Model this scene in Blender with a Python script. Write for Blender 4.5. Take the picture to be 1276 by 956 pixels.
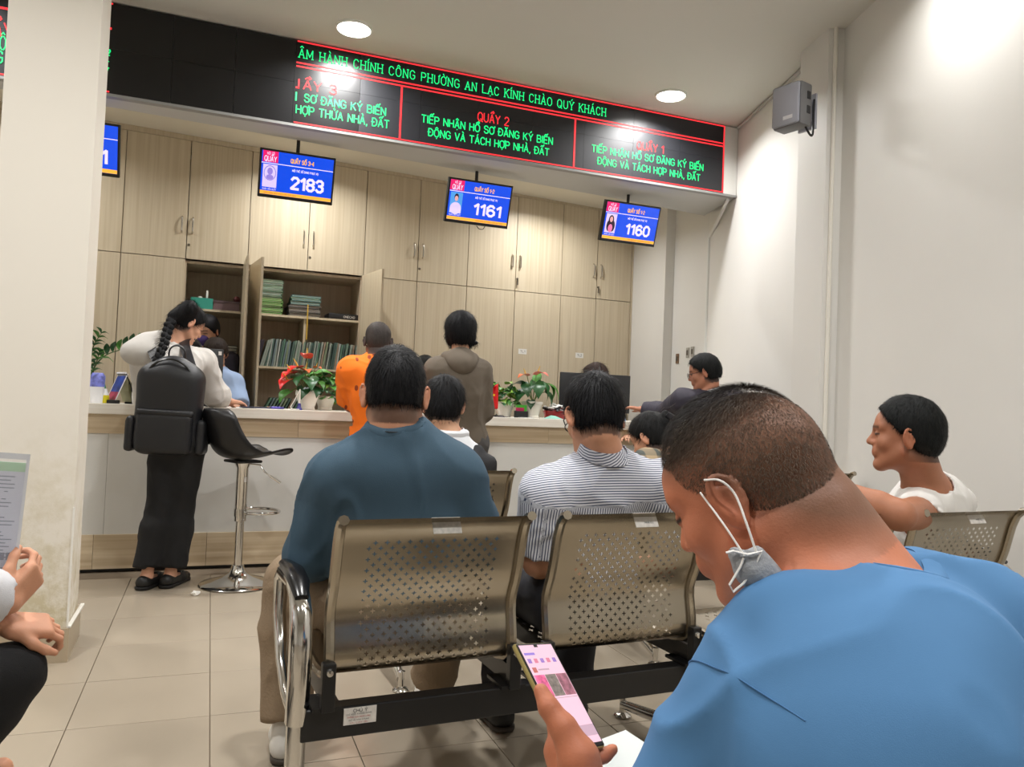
import bpy, bmesh, math, random
import numpy as np
from math import sin, cos, pi, radians, sqrt, atan2
from mathutils import Vector, Matrix

for o in list(bpy.data.objects): bpy.data.objects.remove(o, do_unlink=True)
SC = bpy.context.scene
COL = SC.collection
random.seed(7)
RNG = np.random.default_rng(7)

# ------------------------------------------------------------------ camera
FPX, CXP, CYP = 970.0, 638.0, 478.0
CAM = np.array([0, 0, 1.10])
_yaw, _pit, _rho = radians(21.1), radians(1.72), radians(2.29)
_h = np.array([sin(_yaw), cos(_yaw), 0]); _z = np.array([0, 0, 1.0]); _r0 = np.array([cos(_yaw), -sin(_yaw), 0])
CW = cos(_pit)*_h + sin(_pit)*_z
_d0 = -(cos(_pit)*_z - sin(_pit)*_h)
CR = _r0*cos(_rho) - _d0*sin(_rho)
CD = _r0*sin(_rho) + _d0*cos(_rho)
cam_data = bpy.data.cameras.new('camera'); cam = bpy.data.objects.new('camera', cam_data); COL.objects.link(cam)
cam_data.sensor_fit = 'HORIZONTAL'; cam_data.sensor_width = 36.0; cam_data.lens = FPX/1276*36
cam_data.clip_start = 0.02
m3 = Matrix(((CR[0], -CD[0], -CW[0]), (CR[1], -CD[1], -CW[1]), (CR[2], -CD[2], -CW[2])))
cam.matrix_world = Matrix.Translation(Vector(CAM)) @ m3.to_4x4()
SC.camera = cam
def cp(x, y, D):            # a point read from the photograph at a measured depth, in world metres
    return CAM + (CR*(x-CXP)/FPX + CD*(y-CYP)/FPX + CW)*D

# ------------------------------------------------------------------ world and light
wd = bpy.data.worlds.new('world'); SC.world = wd; wd.use_nodes = True
wd.node_tree.nodes['Background'].inputs[0].default_value = (0.80, 0.82, 0.80, 1)
wd.node_tree.nodes['Background'].inputs[1].default_value = 0.05
LIGHT_W = 26.0
def lamp_light(x, y, z, watt, size=0.17, col=(1.0, 0.99, 0.975)):
    l = bpy.data.lights.new('downlight_lamp', 'AREA'); l.shape = 'DISK'; l.size = size; l.energy = watt; l.color = col
    l.spread = radians(150)
    o = bpy.data.objects.new('downlight_lamp', l); o.location = (x, y, z); COL.objects.link(o)
    return o
SC.view_settings.view_transform = 'Standard'; SC.view_settings.look = 'None'; SC.view_settings.gamma = 1
SC.view_settings.use_curve_mapping = False
SC.view_settings.exposure = 0.12

# ------------------------------------------------------------------ materials
MATS = {}
def mat(name, col, rough=0.6, metal=0.0, noise=0.0, nscale=20.0, bump=0.0, bscale=60.0, emit=None, estr=1.0, attr=None,
        stretch=(1, 1, 1), coat=0.0, rand=0.0, rvar=0.0, spec=None, trans=0.0, alpha=1.0, sss=0.0):
    if name in MATS: return MATS[name]
    m = bpy.data.materials.new(name); m.use_nodes = True; nt = m.node_tree; N = nt.nodes; L = nt.links
    b = N['Principled BSDF']
    c4 = (*col, 1)
    b.inputs['Base Color'].default_value = c4; b.inputs['Roughness'].default_value = rough; b.inputs['Metallic'].default_value = metal
    if coat: b.inputs['Coat Weight'].default_value = coat; b.inputs['Coat Roughness'].default_value = 0.1
    if spec is not None: b.inputs['Specular IOR Level'].default_value = spec
    if trans: b.inputs['Transmission Weight'].default_value = trans
    if alpha < 1: b.inputs['Alpha'].default_value = alpha
    if sss: b.inputs['Subsurface Weight'].default_value = sss; b.inputs['Subsurface Radius'].default_value = (0.012, 0.005, 0.003)
    src = None
    if attr:
        a = N.new('ShaderNodeAttribute'); a.attribute_name = attr; src = a.outputs['Color']
    tc = N.new('ShaderNodeTexCoord'); mp = N.new('ShaderNodeMapping'); mp.inputs['Scale'].default_value = stretch
    L.new(tc.outputs['Object'], mp.inputs['Vector'])
    if noise or rand:
        mix = N.new('ShaderNodeMix'); mix.data_type = 'RGBA'; mix.blend_type = 'MULTIPLY'; mix.inputs[0].default_value = 1.0
        if src: L.new(src, mix.inputs[6])
        else: mix.inputs[6].default_value = c4
        val = None
        if noise:
            n = N.new('ShaderNodeTexNoise'); n.inputs['Scale'].default_value = nscale; n.inputs['Detail'].default_value = 5
            L.new(mp.outputs['Vector'], n.inputs['Vector'])
            mr = N.new('ShaderNodeMapRange'); mr.inputs['From Min'].default_value = 0.3; mr.inputs['From Max'].default_value = 0.7
            mr.inputs['To Min'].default_value = 1-noise; mr.inputs['To Max'].default_value = 1+noise
            L.new(n.outputs['Fac'], mr.inputs['Value']); val = mr.outputs['Result']
            if rvar:
                mr2 = N.new('ShaderNodeMapRange'); mr2.inputs['To Min'].default_value = rough-rvar; mr2.inputs['To Max'].default_value = rough+rvar
                L.new(n.outputs['Fac'], mr2.inputs['Value']); L.new(mr2.outputs['Result'], b.inputs['Roughness'])
        if rand:
            oi = N.new('ShaderNodeObjectInfo'); mr = N.new('ShaderNodeMapRange'); mr.inputs['To Min'].default_value = 1-rand; mr.inputs['To Max'].default_value = 1+rand
            L.new(oi.outputs['Random'], mr.inputs['Value'])
            if val is not None:
                mu = N.new('ShaderNodeMath'); mu.operation = 'MULTIPLY'; L.new(val, mu.inputs[0]); L.new(mr.outputs['Result'], mu.inputs[1]); val = mu.outputs[0]
            else: val = mr.outputs['Result']
        L.new(val, mix.inputs[7]); src = mix.outputs[2]
    if src: L.new(src, b.inputs['Base Color'])
    if bump:
        n2 = N.new('ShaderNodeTexNoise'); n2.inputs['Scale'].default_value = bscale; n2.inputs['Detail'].default_value = 4
        L.new(mp.outputs['Vector'], n2.inputs['Vector'])
        bp = N.new('ShaderNodeBump'); bp.inputs['Strength'].default_value = bump; bp.inputs['Distance'].default_value = 0.004
        L.new(n2.outputs['Fac'], bp.inputs['Height']); L.new(bp.outputs['Normal'], b.inputs['Normal'])
    if emit:
        b.inputs['Emission Color'].default_value = (*emit, 1); b.inputs['Emission Strength'].default_value = estr
    MATS[name] = m
    return m
def rgb(r, g, b):           # sRGB 0-255 to linear
    f = lambda c: ((c/255+0.055)/1.055)**2.4 if c > 10 else c/255/12.92
    return (f(r), f(g), f(b))

# ------------------------------------------------------------------ mesh helpers
def link(o, parent=None):
    COL.objects.link(o)
    if parent is not None: o.parent = parent
    return o
def tag(o, label=None, cat=None, group=None, kind=None):
    if label: o['label'] = label
    if cat: o['category'] = cat
    if group: o['group'] = group
    if kind: o['kind'] = kind
    return o
def empty(name, loc, rz=0, label=None, cat=None, group=None):
    o = bpy.data.objects.new(name, None); o.empty_display_size = 0.1
    o.location = loc; o.rotation_euler = (0, 0, rz); COL.objects.link(o)
    return tag(o, label, cat, group)
def finish(name, bm, m, parent=None, smooth=False, loc=(0, 0, 0), rot=(0, 0, 0)):
    me = bpy.data.meshes.new(name); bmesh.ops.recalc_face_normals(bm, faces=bm.faces); bm.to_mesh(me); bm.free()
    if smooth:
        me.polygons.foreach_set('use_smooth', [True]*len(me.polygons))
        try: me.set_sharp_from_angle(angle=radians(38))
        except Exception: pass
    for mm in (m if isinstance(m, (list, tuple)) else [m]): me.materials.append(mm)
    o = bpy.data.objects.new(name, me); o.location = loc; o.rotation_euler = rot
    return link(o, parent)
def obj_from(name, me, parent=None, loc=(0, 0, 0), rot=(0, 0, 0), scale=(1, 1, 1)):
    o = bpy.data.objects.new(name, me); o.location = loc; o.rotation_euler = rot; o.scale = scale
    return link(o, parent)
def B(): return bmesh.new()
def bx(bm, x0, x1, y0, y1, z0, z1, bev=0.0, M=None, mi=0):
    v = [bm.verts.new((x, y, z)) for x in (x0, x1) for y in (y0, y1) for z in (z0, z1)]
    fs = [bm.faces.new([v[i] for i in q]) for q in ((0, 1, 3, 2), (4, 6, 7, 5), (0, 4, 5, 1), (2, 3, 7, 6), (0, 2, 6, 4), (1, 5, 7, 3))]
    for f in fs: f.material_index = mi
    if M is not None:
        for q in v: q.co = M @ q.co
    if bev > 0:
        es = list({e for f in fs for e in f.edges})
        r = bmesh.ops.bevel(bm, geom=es, offset=bev, segments=2, affect='EDGES', profile=0.5)
        for f in r['faces']: f.material_index = mi
    return bm
def box(name, x0, x1, y0, y1, z0, z1, m, parent=None, bev=0.0, **k):
    return finish(name, bx(B(), x0, x1, y0, y1, z0, z1, bev), m, parent, **k)
def prism(bm, pts, z0, z1):
    a = [bm.verts.new((p[0], p[1], z0)) for p in pts]; b = [bm.verts.new((p[0], p[1], z1)) for p in pts]
    n = len(pts); bm.faces.new(a[::-1]); bm.faces.new(b)
    for i in range(n): bm.faces.new((a[i], a[(i+1) % n], b[(i+1) % n], b[i]))
    return bm
def lathe(bm, prof, seg=32, c=(0, 0, 0), cap=True):
    rings = []
    for r, z in prof:
        rings.append([bm.verts.new((c[0]+r*cos(2*pi*i/seg), c[1]+r*sin(2*pi*i/seg), c[2]+z)) for i in range(seg)])
    for a, b in zip(rings, rings[1:]):
        for i in range(seg): bm.faces.new((a[i], a[(i+1) % seg], b[(i+1) % seg], b[i]))
    if cap:
        if prof[0][0] > 1e-4: bm.faces.new(rings[0][::-1])
        if prof[-1][0] > 1e-4: bm.faces.new(rings[-1])
    return bm
def tube(bm, pts, r, seg=8, closed=False, flat=None):
    pts = [Vector(p) for p in pts]; n = len(pts); rings = []
    rr = r if isinstance(r, (list, tuple)) else [r]*n
    prev = None
    for i, p in enumerate(pts):
        if closed: t = pts[(i+1) % n]-pts[i-1]
        else: t = pts[min(i+1, n-1)]-pts[max(i-1, 0)]
        t.normalize()
        if prev is None:
            up = Vector((0, 0, 1)) if abs(t.z) < 0.9 else Vector((1, 0, 0))
            a = t.cross(up).normalized()
        else: a = (prev-t*prev.dot(t)).normalized()
        prev = a; b = t.cross(a)
        f = flat or 1.0
        rings.append([bm.verts.new(p+a*rr[i]*cos(2*pi*k/seg)+b*rr[i]*f*sin(2*pi*k/seg)) for k in range(seg)])
    m = n if closed else n-1
    for i in range(m):
        A, Bq = rings[i], rings[(i+1) % n]
        for k in range(seg): bm.faces.new((A[k], A[(k+1) % seg], Bq[(k+1) % seg], Bq[k]))
    if not closed: bm.faces.new(rings[0][::-1]); bm.faces.new(rings[-1])
    return bm
def spline(pts, n=8):       # Catmull-Rom through pts
    P = [np.array(p, float) for p in pts]; P = [2*P[0]-P[1]]+P+[2*P[-1]-P[-2]]; out = []
    for i in range(1, len(P)-2):
        for k in range(n):
            t = k/n
            out.append(0.5*((2*P[i])+(-P[i-1]+P[i+1])*t+(2*P[i-1]-5*P[i]+4*P[i+1]-P[i+2])*t*t+(-P[i-1]+3*P[i]-3*P[i+1]+P[i+2])*t**3))
    out.append(P[-2]); return [tuple(p) for p in out]
import unicodedata
_r = lambda pts: [pts]
GL = {   # stroke letters on a 4 x 6 grid
 'A': (4, [[(0, 0), (2, 6), (4, 0)], [(.8, 2), (3.2, 2)]]), 'B': (3.8, [[(0, 0), (0, 6), (2.6, 6), (3.5, 5.2), (3.5, 3.9), (2.6, 3.1), (0, 3.1)], [(2.6, 3.1), (3.8, 2.3), (3.8, .9), (2.8, 0), (0, 0)]]),
 'C': (3.8, [[(3.8, 1.2), (2.8, 0), (1.2, 0), (0, 1.4), (0, 4.6), (1.2, 6), (2.8, 6), (3.8, 4.8)]]), 'D': (3.9, [[(0, 0), (0, 6), (2.3, 6), (3.9, 4.5), (3.9, 1.5), (2.3, 0), (0, 0)]]),
 'E': (3.4, [[(3.4, 0), (0, 0), (0, 6), (3.4, 6)], [(0, 3.1), (3, 3.1)]]), 'F': (3.3, [[(0, 0), (0, 6), (3.3, 6)], [(0, 3.1), (2.8, 3.1)]]),
 'G': (4, [[(3.9, 4.8), (2.8, 6), (1.2, 6), (0, 4.6), (0, 1.4), (1.2, 0), (2.9, 0), (4, 1), (4, 2.8), (2.3, 2.8)]]), 'H': (3.8, [[(0, 0), (0, 6)], [(3.8, 0), (3.8, 6)], [(0, 3.1), (3.8, 3.1)]]),
 'I': (.3, [[(.15, 0), (.15, 6)]]), 'K': (3.8, [[(0, 0), (0, 6)], [(3.6, 6), (0, 2.4)], [(1.3, 3.5), (3.8, 0)]]), 'L': (3.2, [[(0, 6), (0, 0), (3.2, 0)]]),
 'M': (4.6, [[(0, 0), (0, 6), (2.3, 1.2), (4.6, 6), (4.6, 0)]]), 'N': (3.9, [[(0, 0), (0, 6), (3.9, 0), (3.9, 6)]]),
 'O': (4.2, [[(1.3, 0), (0, 1.5), (0, 4.5), (1.3, 6), (2.9, 6), (4.2, 4.5), (4.2, 1.5), (2.9, 0), (1.3, 0)]]), 'P': (3.7, [[(0, 0), (0, 6), (2.7, 6), (3.7, 5.1), (3.7, 3.7), (2.7, 2.8), (0, 2.8)]]),
 'Q': (4.2, [[(1.3, 0), (0, 1.5), (0, 4.5), (1.3, 6), (2.9, 6), (4.2, 4.5), (4.2, 1.5), (2.9, 0), (1.3, 0)], [(2.5, 1.6), (4.4, -.5)]]), 'R': (3.9, [[(0, 0), (0, 6), (2.7, 6), (3.7, 5.1), (3.7, 3.9), (2.7, 3), (0, 3)], [(2.2, 3), (3.9, 0)]]),
 'S': (3.7, [[(0, 1.3), (1, 0), (2.8, 0), (3.7, .9), (3.7, 2.2), (2.8, 3), (1, 3.3), (.1, 4), (.1, 5.1), (1, 6), (2.7, 6), (3.6, 4.9)]]), 'T': (3.9, [[(0, 6), (3.9, 6)], [(1.95, 6), (1.95, 0)]]),
 'U': (3.9, [[(0, 6), (0, 1.3), (1.2, 0), (2.7, 0), (3.9, 1.3), (3.9, 6)]]), 'V': (4, [[(0, 6), (2, 0), (4, 6)]]), 'X': (3.9, [[(0, 6), (3.9, 0)], [(0, 0), (3.9, 6)]]), 'Y': (4, [[(0, 6), (2, 2.8), (4, 6)], [(2, 2.8), (2, 0)]]),
 '0': (3.6, [[(1.2, 0), (0, 1.3), (0, 4.7), (1.2, 6), (2.4, 6), (3.6, 4.7), (3.6, 1.3), (2.4, 0), (1.2, 0)]]), '1': (1.9, [[(0, 4.6), (1.7, 6), (1.7, 0)]]), '2': (3.6, [[(0, 4.8), (1, 6), (2.6, 6), (3.6, 5), (3.6, 3.9), (0, .2), (0, 0), (3.7, 0)]]),
 '3': (3.5, [[(0, 5), (1, 6), (2.5, 6), (3.4, 5.2), (3.4, 4), (2.4, 3.2), (1.3, 3.2)], [(2.4, 3.2), (3.5, 2.3), (3.5, .9), (2.5, 0), (1, 0), (0, 1)]]), '4': (3.7, [[(2.8, 0), (2.8, 6), (0, 1.7), (3.7, 1.7)]]),
 '5': (3.5, [[(3.3, 6), (.4, 6), (.1, 3.2), (1.2, 3.7), (2.5, 3.7), (3.5, 2.7), (3.5, 1.1), (2.5, 0), (1, 0), (0, 1)]]), '6': (3.6, [[(3.4, 5), (2.5, 6), (1.2, 6), (0, 4.7), (0, 1.3), (1.2, 0), (2.4, 0), (3.6, 1.1), (3.6, 2.4), (2.5, 3.5), (1.2, 3.5), (0, 2.4)]]),
 '8': (3.6, [[(1.2, 3.2), (.1, 4), (.1, 5.1), (1.1, 6), (2.5, 6), (3.5, 5.1), (3.5, 4), (2.4, 3.2), (1.2, 3.2), (0, 2.3), (0, 1), (1.1, 0), (2.5, 0), (3.6, 1), (3.6, 2.3), (2.4, 3.2)]]),
 '-': (2, [[(0, 2.9), (2, 2.9)]]), ',': (.6, [[(.5, .3), (.1, -1.1)]]), ' ': (1.7, []), '.': (.3, [[(0, 0), (.3, .1)]])}
def text_obj(name, s, w, h, m, parent, loc, rot=(radians(90), 0, 0), bold=0.02, depth=0.0005, align='C', serif=False, thick=None):
    """raised stroke lettering, cap height fitted so the whole string (with its accents) is w wide and h tall"""
    segs = []; x = 0.0
    for ch in unicodedata.normalize('NFC', s.upper()):
        dd = ch == 'Đ'; base = 'D' if dd else unicodedata.normalize('NFD', ch)[0]; marks = [] if dd else list(unicodedata.normalize('NFD', ch)[1:])
        if base not in GL: continue
        gw, st = GL[base]; st = [list(p) for p in st]; c = gw/2; top = 6.9
        if dd: st.append([(-.8, 3.1), (1.6, 3.1)])
        if serif and base not in 'OCGQS,-':
            for p in [q for q in st]:
                for e in (p[0], p[-1]):
                    if e[1] in (0, 6) and len(p) < 6: st.append([(e[0]-.7, e[1]), (e[0]+.7, e[1])])
        for mk_ in marks:
            u = ord(mk_)
            if u == 0x302: st.append([(c-1.2, top), (c, top+1), (c+1.2, top)]); top += .6; c += 1.5
            elif u == 0x306: st.append([(c-1.2, top+.9), (c-.5, top), (c+.5, top), (c+1.2, top+.9)]); c += 1.5
            elif u == 0x31b: st.append([(gw-.5, 5.2 if base == 'O' else 5.6), (gw+.7, 5.9), (gw+.8, 6.9)])
            elif u == 0x301: st.append([(c-.4, top), (c+.6, top+1.2)])
            elif u == 0x300: st.append([(c+.4, top), (c-.6, top+1.2)])
            elif u == 0x309: st.append([(c, top), (c+.6, top+.7), (c, top+1.3), (c-.6, top+1)])
            elif u == 0x303: st.append([(c-1.1, top), (c-.4, top+.7), (c+.4, top+.1), (c+1.1, top+.8)])
            elif u == 0x323: st.append([(gw/2-.15, -1.3), (gw/2+.3, -1.3)])
        for p in st:
            for a, b in zip(p, p[1:]): segs.append((x+a[0], a[1], x+b[0], b[1]))
        x += gw+1.5+(0.6 if serif else 0)
    xs = [q for s_ in segs for q in (s_[0], s_[2])]; ys = [q for s_ in segs for q in (s_[1], s_[3])]
    x0, x1, y0, y1 = min(xs), max(xs), 0.0, 6.0
    th = thick or (0.55+14*bold); sy = h/(6.0+th) if h else w/(x1-x0+th); sx = w/(x1-x0+th) if w else sy
    if h is None: sy = sx
    cx = {'C': (x0+x1)/2, 'L': x0, 'R': x1}[align]; bm = B()
    for a0, b0, a1, b1 in segs:
        ax, ay, bx_, by = (a0-cx)*sx, (b0-3)*sy, (a1-cx)*sx, (b1-3)*sy; dx, dy = bx_-ax, by-ay; L_ = sqrt(dx*dx+dy*dy)+1e-9; t = th*min(sx, sy)/2
        ux, uy = dx/L_*t, dy/L_*t; e = .55
        q = [(ax-ux*e-uy, ay-uy*e+ux), (ax-ux*e+uy, ay-uy*e-ux), (bx_+ux*e+uy, by+uy*e-ux), (bx_+ux*e-uy, by+uy*e+ux)]
        v = [bm.verts.new((p[0], p[1], depth)) for p in q]; bm.faces.new(v)
    me = bpy.data.meshes.new(name); bm.to_mesh(me); bm.free(); me.materials.append(m)
    o = bpy.data.objects.new(name, me); o.location = loc; o.rotation_euler = rot; o['kind'] = 'stuff'
    return link(o, parent)

# ------------------------------------------------------------------ implicit-surface engine for bodies, clothes and hair
def V3(*a): return np.array(a if len(a) == 3 else a[0], float)
def unit(v): v = np.asarray(v, float); return v/(np.linalg.norm(v)+1e-12)
class Field:
    def __init__(s, lo, hi, h, fine=()):
        s.ax = []
        for a in range(3):
            x = lo[a]; o = [x]
            while x < hi[a]:
                st = h
                for (fl, fh, fhh) in fine:
                    if fl[a] <= x <= fh[a]: st = min(st, fhh)
                x += st; o.append(x)
            s.ax.append(np.array(o, np.float32))
        s.A = np.full([len(a) for a in s.ax], 1.0, np.float32)
    def reg(s, lo, hi):
        i = []
        for a in range(3):
            p, q = np.searchsorted(s.ax[a], [lo[a], hi[a]]); i.append(slice(max(0, p-1), min(len(s.ax[a]), q+1)))
        if any(q.stop-q.start < 1 for q in i): return None
        P = (s.ax[0][i[0]][:, None, None], s.ax[1][i[1]][None, :, None], s.ax[2][i[2]][None, None, :])
        return tuple(i), P
    def op(s, prim, k=0.0, mode='u'):
        f, lo, hi = prim; mg = k+0.02
        R = s.reg(np.asarray(lo)-mg, np.asarray(hi)+mg)
        if R is None: return s
        i, P = R; d = f(*P).astype(np.float32); a = s.A[i]
        if mode == 'u':
            o = np.minimum(a, d)
            if k > 0: h = np.maximum(k-np.abs(a-d), 0)/k; o = o-h*h*k*0.25
        elif mode == 's':
            d = -d; o = np.maximum(a, d)
            if k > 0: h = np.maximum(k-np.abs(a-d), 0)/k; o = o+h*h*k*0.25
        s.A[i] = o; return s
    def cut(s, p, n, rad=None, k=0.0):     # remove the side n points to
        p = np.asarray(p, float); n = unit(n)
        R = s.reg(p-rad, p+rad) if rad else s.reg(p-9, p+9)
        if R is None: return s
        i, P = R; d = ((P[0]-p[0])*n[0]+(P[1]-p[1])*n[1]+(P[2]-p[2])*n[2]).astype(np.float32)
        a = s.A[i]; o = np.maximum(a, d)
        if k > 0: h = np.maximum(k-np.abs(a-d), 0)/k; o = o+h*h*k*0.25
        s.A[i] = o; return s
    def inter(s, prim, k=0.0):
        f, lo, hi = prim; P = (s.ax[0][:, None, None], s.ax[1][None, :, None], s.ax[2][None, None, :])
        d = f(*P).astype(np.float32); s.A = np.maximum(s.A, d); return s
    def mesh(s):
        A = s.A; S = A < 0
        S8 = [S[i:A.shape[0]-1+i, j:A.shape[1]-1+j, k:A.shape[2]-1+k] for i in (0, 1) for j in (0, 1) for k in (0, 1)]
        c = S8[0].astype(np.int8)
        for q in S8[1:]: c = c+q
        act = (c > 0) & (c < 8); I = np.argwhere(act); n = len(I)
        if n == 0: return np.zeros((0, 3)), np.zeros((0, 4), int)
        ids = np.full(act.shape, -1, np.int32); ids[act] = np.arange(n)
        cor = np.array([(i, j, k) for i in (0, 1) for j in (0, 1) for k in (0, 1)])
        Vv = np.stack([A[I[:, 0]+q[0], I[:, 1]+q[1], I[:, 2]+q[2]] for q in cor], 1)
        sm = np.zeros((n, 3)); ct = np.zeros(n)
        for a in range(8):
            for b in range(a+1, 8):
                if np.abs(cor[a]-cor[b]).sum() != 1: continue
                va, vb = Vv[:, a], Vv[:, b]; m = (va < 0) != (vb < 0)
                t = np.where(m, va/np.where(m, va-vb, 1), 0)
                sm += np.where(m[:, None], cor[a]+t[:, None]*(cor[b]-cor[a]), 0); ct += m
        fr = sm/ct[:, None]; co = np.empty((n, 3))
        for a in range(3):
            x = s.ax[a]; co[:, a] = x[I[:, a]]+fr[:, a]*(x[I[:, a]+1]-x[I[:, a]])
        F = []
        def quads(E, sgn, o):
            i, j, k = E.T; q = np.stack([ids[i+d[0], j+d[1], k+d[2]] for d in o], 1)
            q = np.where(sgn[:, None], q, q[:, ::-1]); F.append(q[(q >= 0).all(1)])
        e = np.argwhere(S[:-1, 1:-1, 1:-1] != S[1:, 1:-1, 1:-1]); e = e+[0, 1, 1]
        quads(e, S[e[:, 0], e[:, 1], e[:, 2]], [(0, -1, -1), (0, 0, -1), (0, 0, 0), (0, -1, 0)])
        e = np.argwhere(S[1:-1, :-1, 1:-1] != S[1:-1, 1:, 1:-1]); e = e+[1, 0, 1]
        quads(e, S[e[:, 0], e[:, 1], e[:, 2]], [(-1, 0, -1), (-1, 0, 0), (0, 0, 0), (0, 0, -1)])
        e = np.argwhere(S[1:-1, 1:-1, :-1] != S[1:-1, 1:-1, 1:]); e = e+[1, 1, 0]
        quads(e, S[e[:, 0], e[:, 1], e[:, 2]], [(-1, -1, 0), (0, -1, 0), (0, 0, 0), (-1, 0, 0)])
        return co, np.concatenate(F)
def vnormals(co, F):
    a, b, c, d = (co[F[:, i]] for i in range(4)); n = np.cross(c-a, d-b); N = np.zeros_like(co)
    for i in range(4):
        for x in range(3): N[:, x] += np.bincount(F[:, i], n[:, x], len(co))
    return N/(np.linalg.norm(N, axis=1)[:, None]+1e-12)
def relax(co, F, it=1, w=0.5):
    for _ in range(it):
        sm = np.zeros_like(co); ct = np.zeros(len(co))
        for i in range(4):
            j = F[:, (i+1) % 4]
            for x in range(3): sm[:, x] += np.bincount(F[:, i], co[j, x], len(co))+np.bincount(j, co[F[:, i], x], len(co))
            ct += np.bincount(F[:, i], minlength=len(co))+np.bincount(j, minlength=len(co))
        co = co*(1-w)+w*sm/np.maximum(ct, 1)[:, None]
    return co
def wob(P, f, seed=0, stretch=(1, 1, 1)):      # smooth pseudo-noise in -1..1
    r = np.random.default_rng(seed); o = 0; P = P*np.array(stretch)
    for i in range(6):
        d = unit(r.normal(size=3)); e = unit(r.normal(size=3)); fr = f*(0.6+0.8*r.random())
        o = o+np.sin(P@d*fr+1.7*np.sin(P@e*fr*0.6+i)+r.random()*6)
    return o/4.0
def mk(name, co, F, m, parent=None, origin=(0, 0, 0), col=None, attrs=None):
    me = bpy.data.meshes.new(name); co = (co-np.asarray(origin)).astype(np.float32); n = len(co); q = len(F); k = F.shape[1]
    me.vertices.add(n); me.vertices.foreach_set('co', co.ravel()); me.loops.add(q*k); me.loops.foreach_set('vertex_index', F.astype(np.int32).ravel())
    me.polygons.add(q); me.polygons.foreach_set('loop_start', np.arange(0, q*k, k, dtype=np.int32))
    me.polygons.foreach_set('use_smooth', np.ones(q, bool)); me.update(calc_edges=True); me.validate()
    if col is not None:
        a = me.color_attributes.new('Col', 'FLOAT_COLOR', 'POINT'); c4 = np.ones((n, 4), np.float32); c4[:, :3] = col; a.data.foreach_set('color', c4.ravel())
    for an, av in (attrs or {}).items():
        a = me.attributes.new(an, 'FLOAT', 'POINT'); a.data.foreach_set('value', av.astype(np.float32))
    me.materials.append(m); o = bpy.data.objects.new(name, me)
    return o
def ell(c, r, R=None):
    c = np.asarray(c, float); r = np.asarray(r, float); R = np.eye(3) if R is None else np.asarray(R)
    def f(X, Y, Z):
        x, y, z = X-c[0], Y-c[1], Z-c[2]
        u = x*R[0, 0]+y*R[1, 0]+z*R[2, 0]; v = x*R[0, 1]+y*R[1, 1]+z*R[2, 1]; w = x*R[0, 2]+y*R[1, 2]+z*R[2, 2]
        k0 = np.sqrt((u/r[0])**2+(v/r[1])**2+(w/r[2])**2)+1e-9
        k1 = np.sqrt((u/r[0]**2)**2+(v/r[1]**2)**2+(w/r[2]**2)**2)+1e-9
        return k0*(k0-1)/k1
    e = np.sqrt(((R*r)**2).sum(1)); return f, c-e, c+e
def cone(a, b, ra, rb):
    a = np.asarray(a, float); b = np.asarray(b, float); ab = b-a; L2 = ab@ab+1e-12
    def f(X, Y, Z):
        x, y, z = X-a[0], Y-a[1], Z-a[2]; t = np.clip((x*ab[0]+y*ab[1]+z*ab[2])/L2, 0, 1)
        return np.sqrt((x-t*ab[0])**2+(y-t*ab[1])**2+(z-t*ab[2])**2)-(ra+(rb-ra)*t)
    return f, np.minimum(a-ra, b-rb), np.maximum(a+ra, b+rb)
def rbox(c, h, R=None, r=0.01):
    c = np.asarray(c, float); h = np.asarray(h, float)-r; R = np.eye(3) if R is None else np.asarray(R)
    def f(X, Y, Z):
        x, y, z = X-c[0], Y-c[1], Z-c[2]
        u = np.abs(x*R[0, 0]+y*R[1, 0]+z*R[2, 0])-h[0]; v = np.abs(x*R[0, 1]+y*R[1, 1]+z*R[2, 1])-h[1]; w = np.abs(x*R[0, 2]+y*R[1, 2]+z*R[2, 2])-h[2]
        return np.sqrt(np.maximum(u, 0)**2+np.maximum(v, 0)**2+np.maximum(w, 0)**2)+np.minimum(np.maximum(u, np.maximum(v, w)), 0)-r
    e = np.abs(R)@(h+r); return f, c-e, c+e
def chain(pts, rs, k=0.004):
    return [(cone(pts[i], pts[i+1], rs[i], rs[i+1]), k) for i in range(len(pts)-1)]
def Rz(a): return np.array([[cos(a), -sin(a), 0], [sin(a), cos(a), 0], [0, 0, 1]])
def Rx(a): return np.array([[1, 0, 0], [0, cos(a), -sin(a)], [0, sin(a), cos(a)]])
def Ry(a): return np.array([[cos(a), 0, sin(a)], [0, 1, 0], [-sin(a), 0, cos(a)]])
def bounds(prims, mg=0.03):
    lo = np.min([p[0][1] for p in prims], 0)-mg; hi = np.max([p[0][2] for p in prims], 0)+mg; return lo, hi
# ================================================================== ROOM
WALL = mat('wall_paint', rgb(224, 222, 217), 0.55, noise=0.02, nscale=1.5, bump=0.05, bscale=90)
CEIL = mat('ceiling_paint', rgb(214, 212, 204), 0.8)
def wx(y): return 3.744-0.2833*(5.021-y)
pts = [(3.87, 7.4), (3.87, 6.2), (3.965, 6.2), (3.93, 5.62), (3.744, 5.02), (wx(3.80), 3.80), (3.285, 3.80), (3.215, 3.49), (wx(3.46), 3.46), (wx(-3.0), -3.0), (5.2, -3.0), (5.2, 7.4)]
tag(finish('wall_right', prism(B(), pts, 0, 3.6), WALL), kind='structure')
tag(box('wall_back', -3.2, 5.2, 7.35, 7.5, 0, 3.6, WALL), kind='structure')
tag(box('wall_front', -3.2, 1.6, -3.12, -3.0, 0, 3.6, WALL), kind='structure')
tag(box('wall_left', -3.35, -3.2, -3.12, 7.5, 0, 3.6, WALL), kind='structure')
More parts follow.
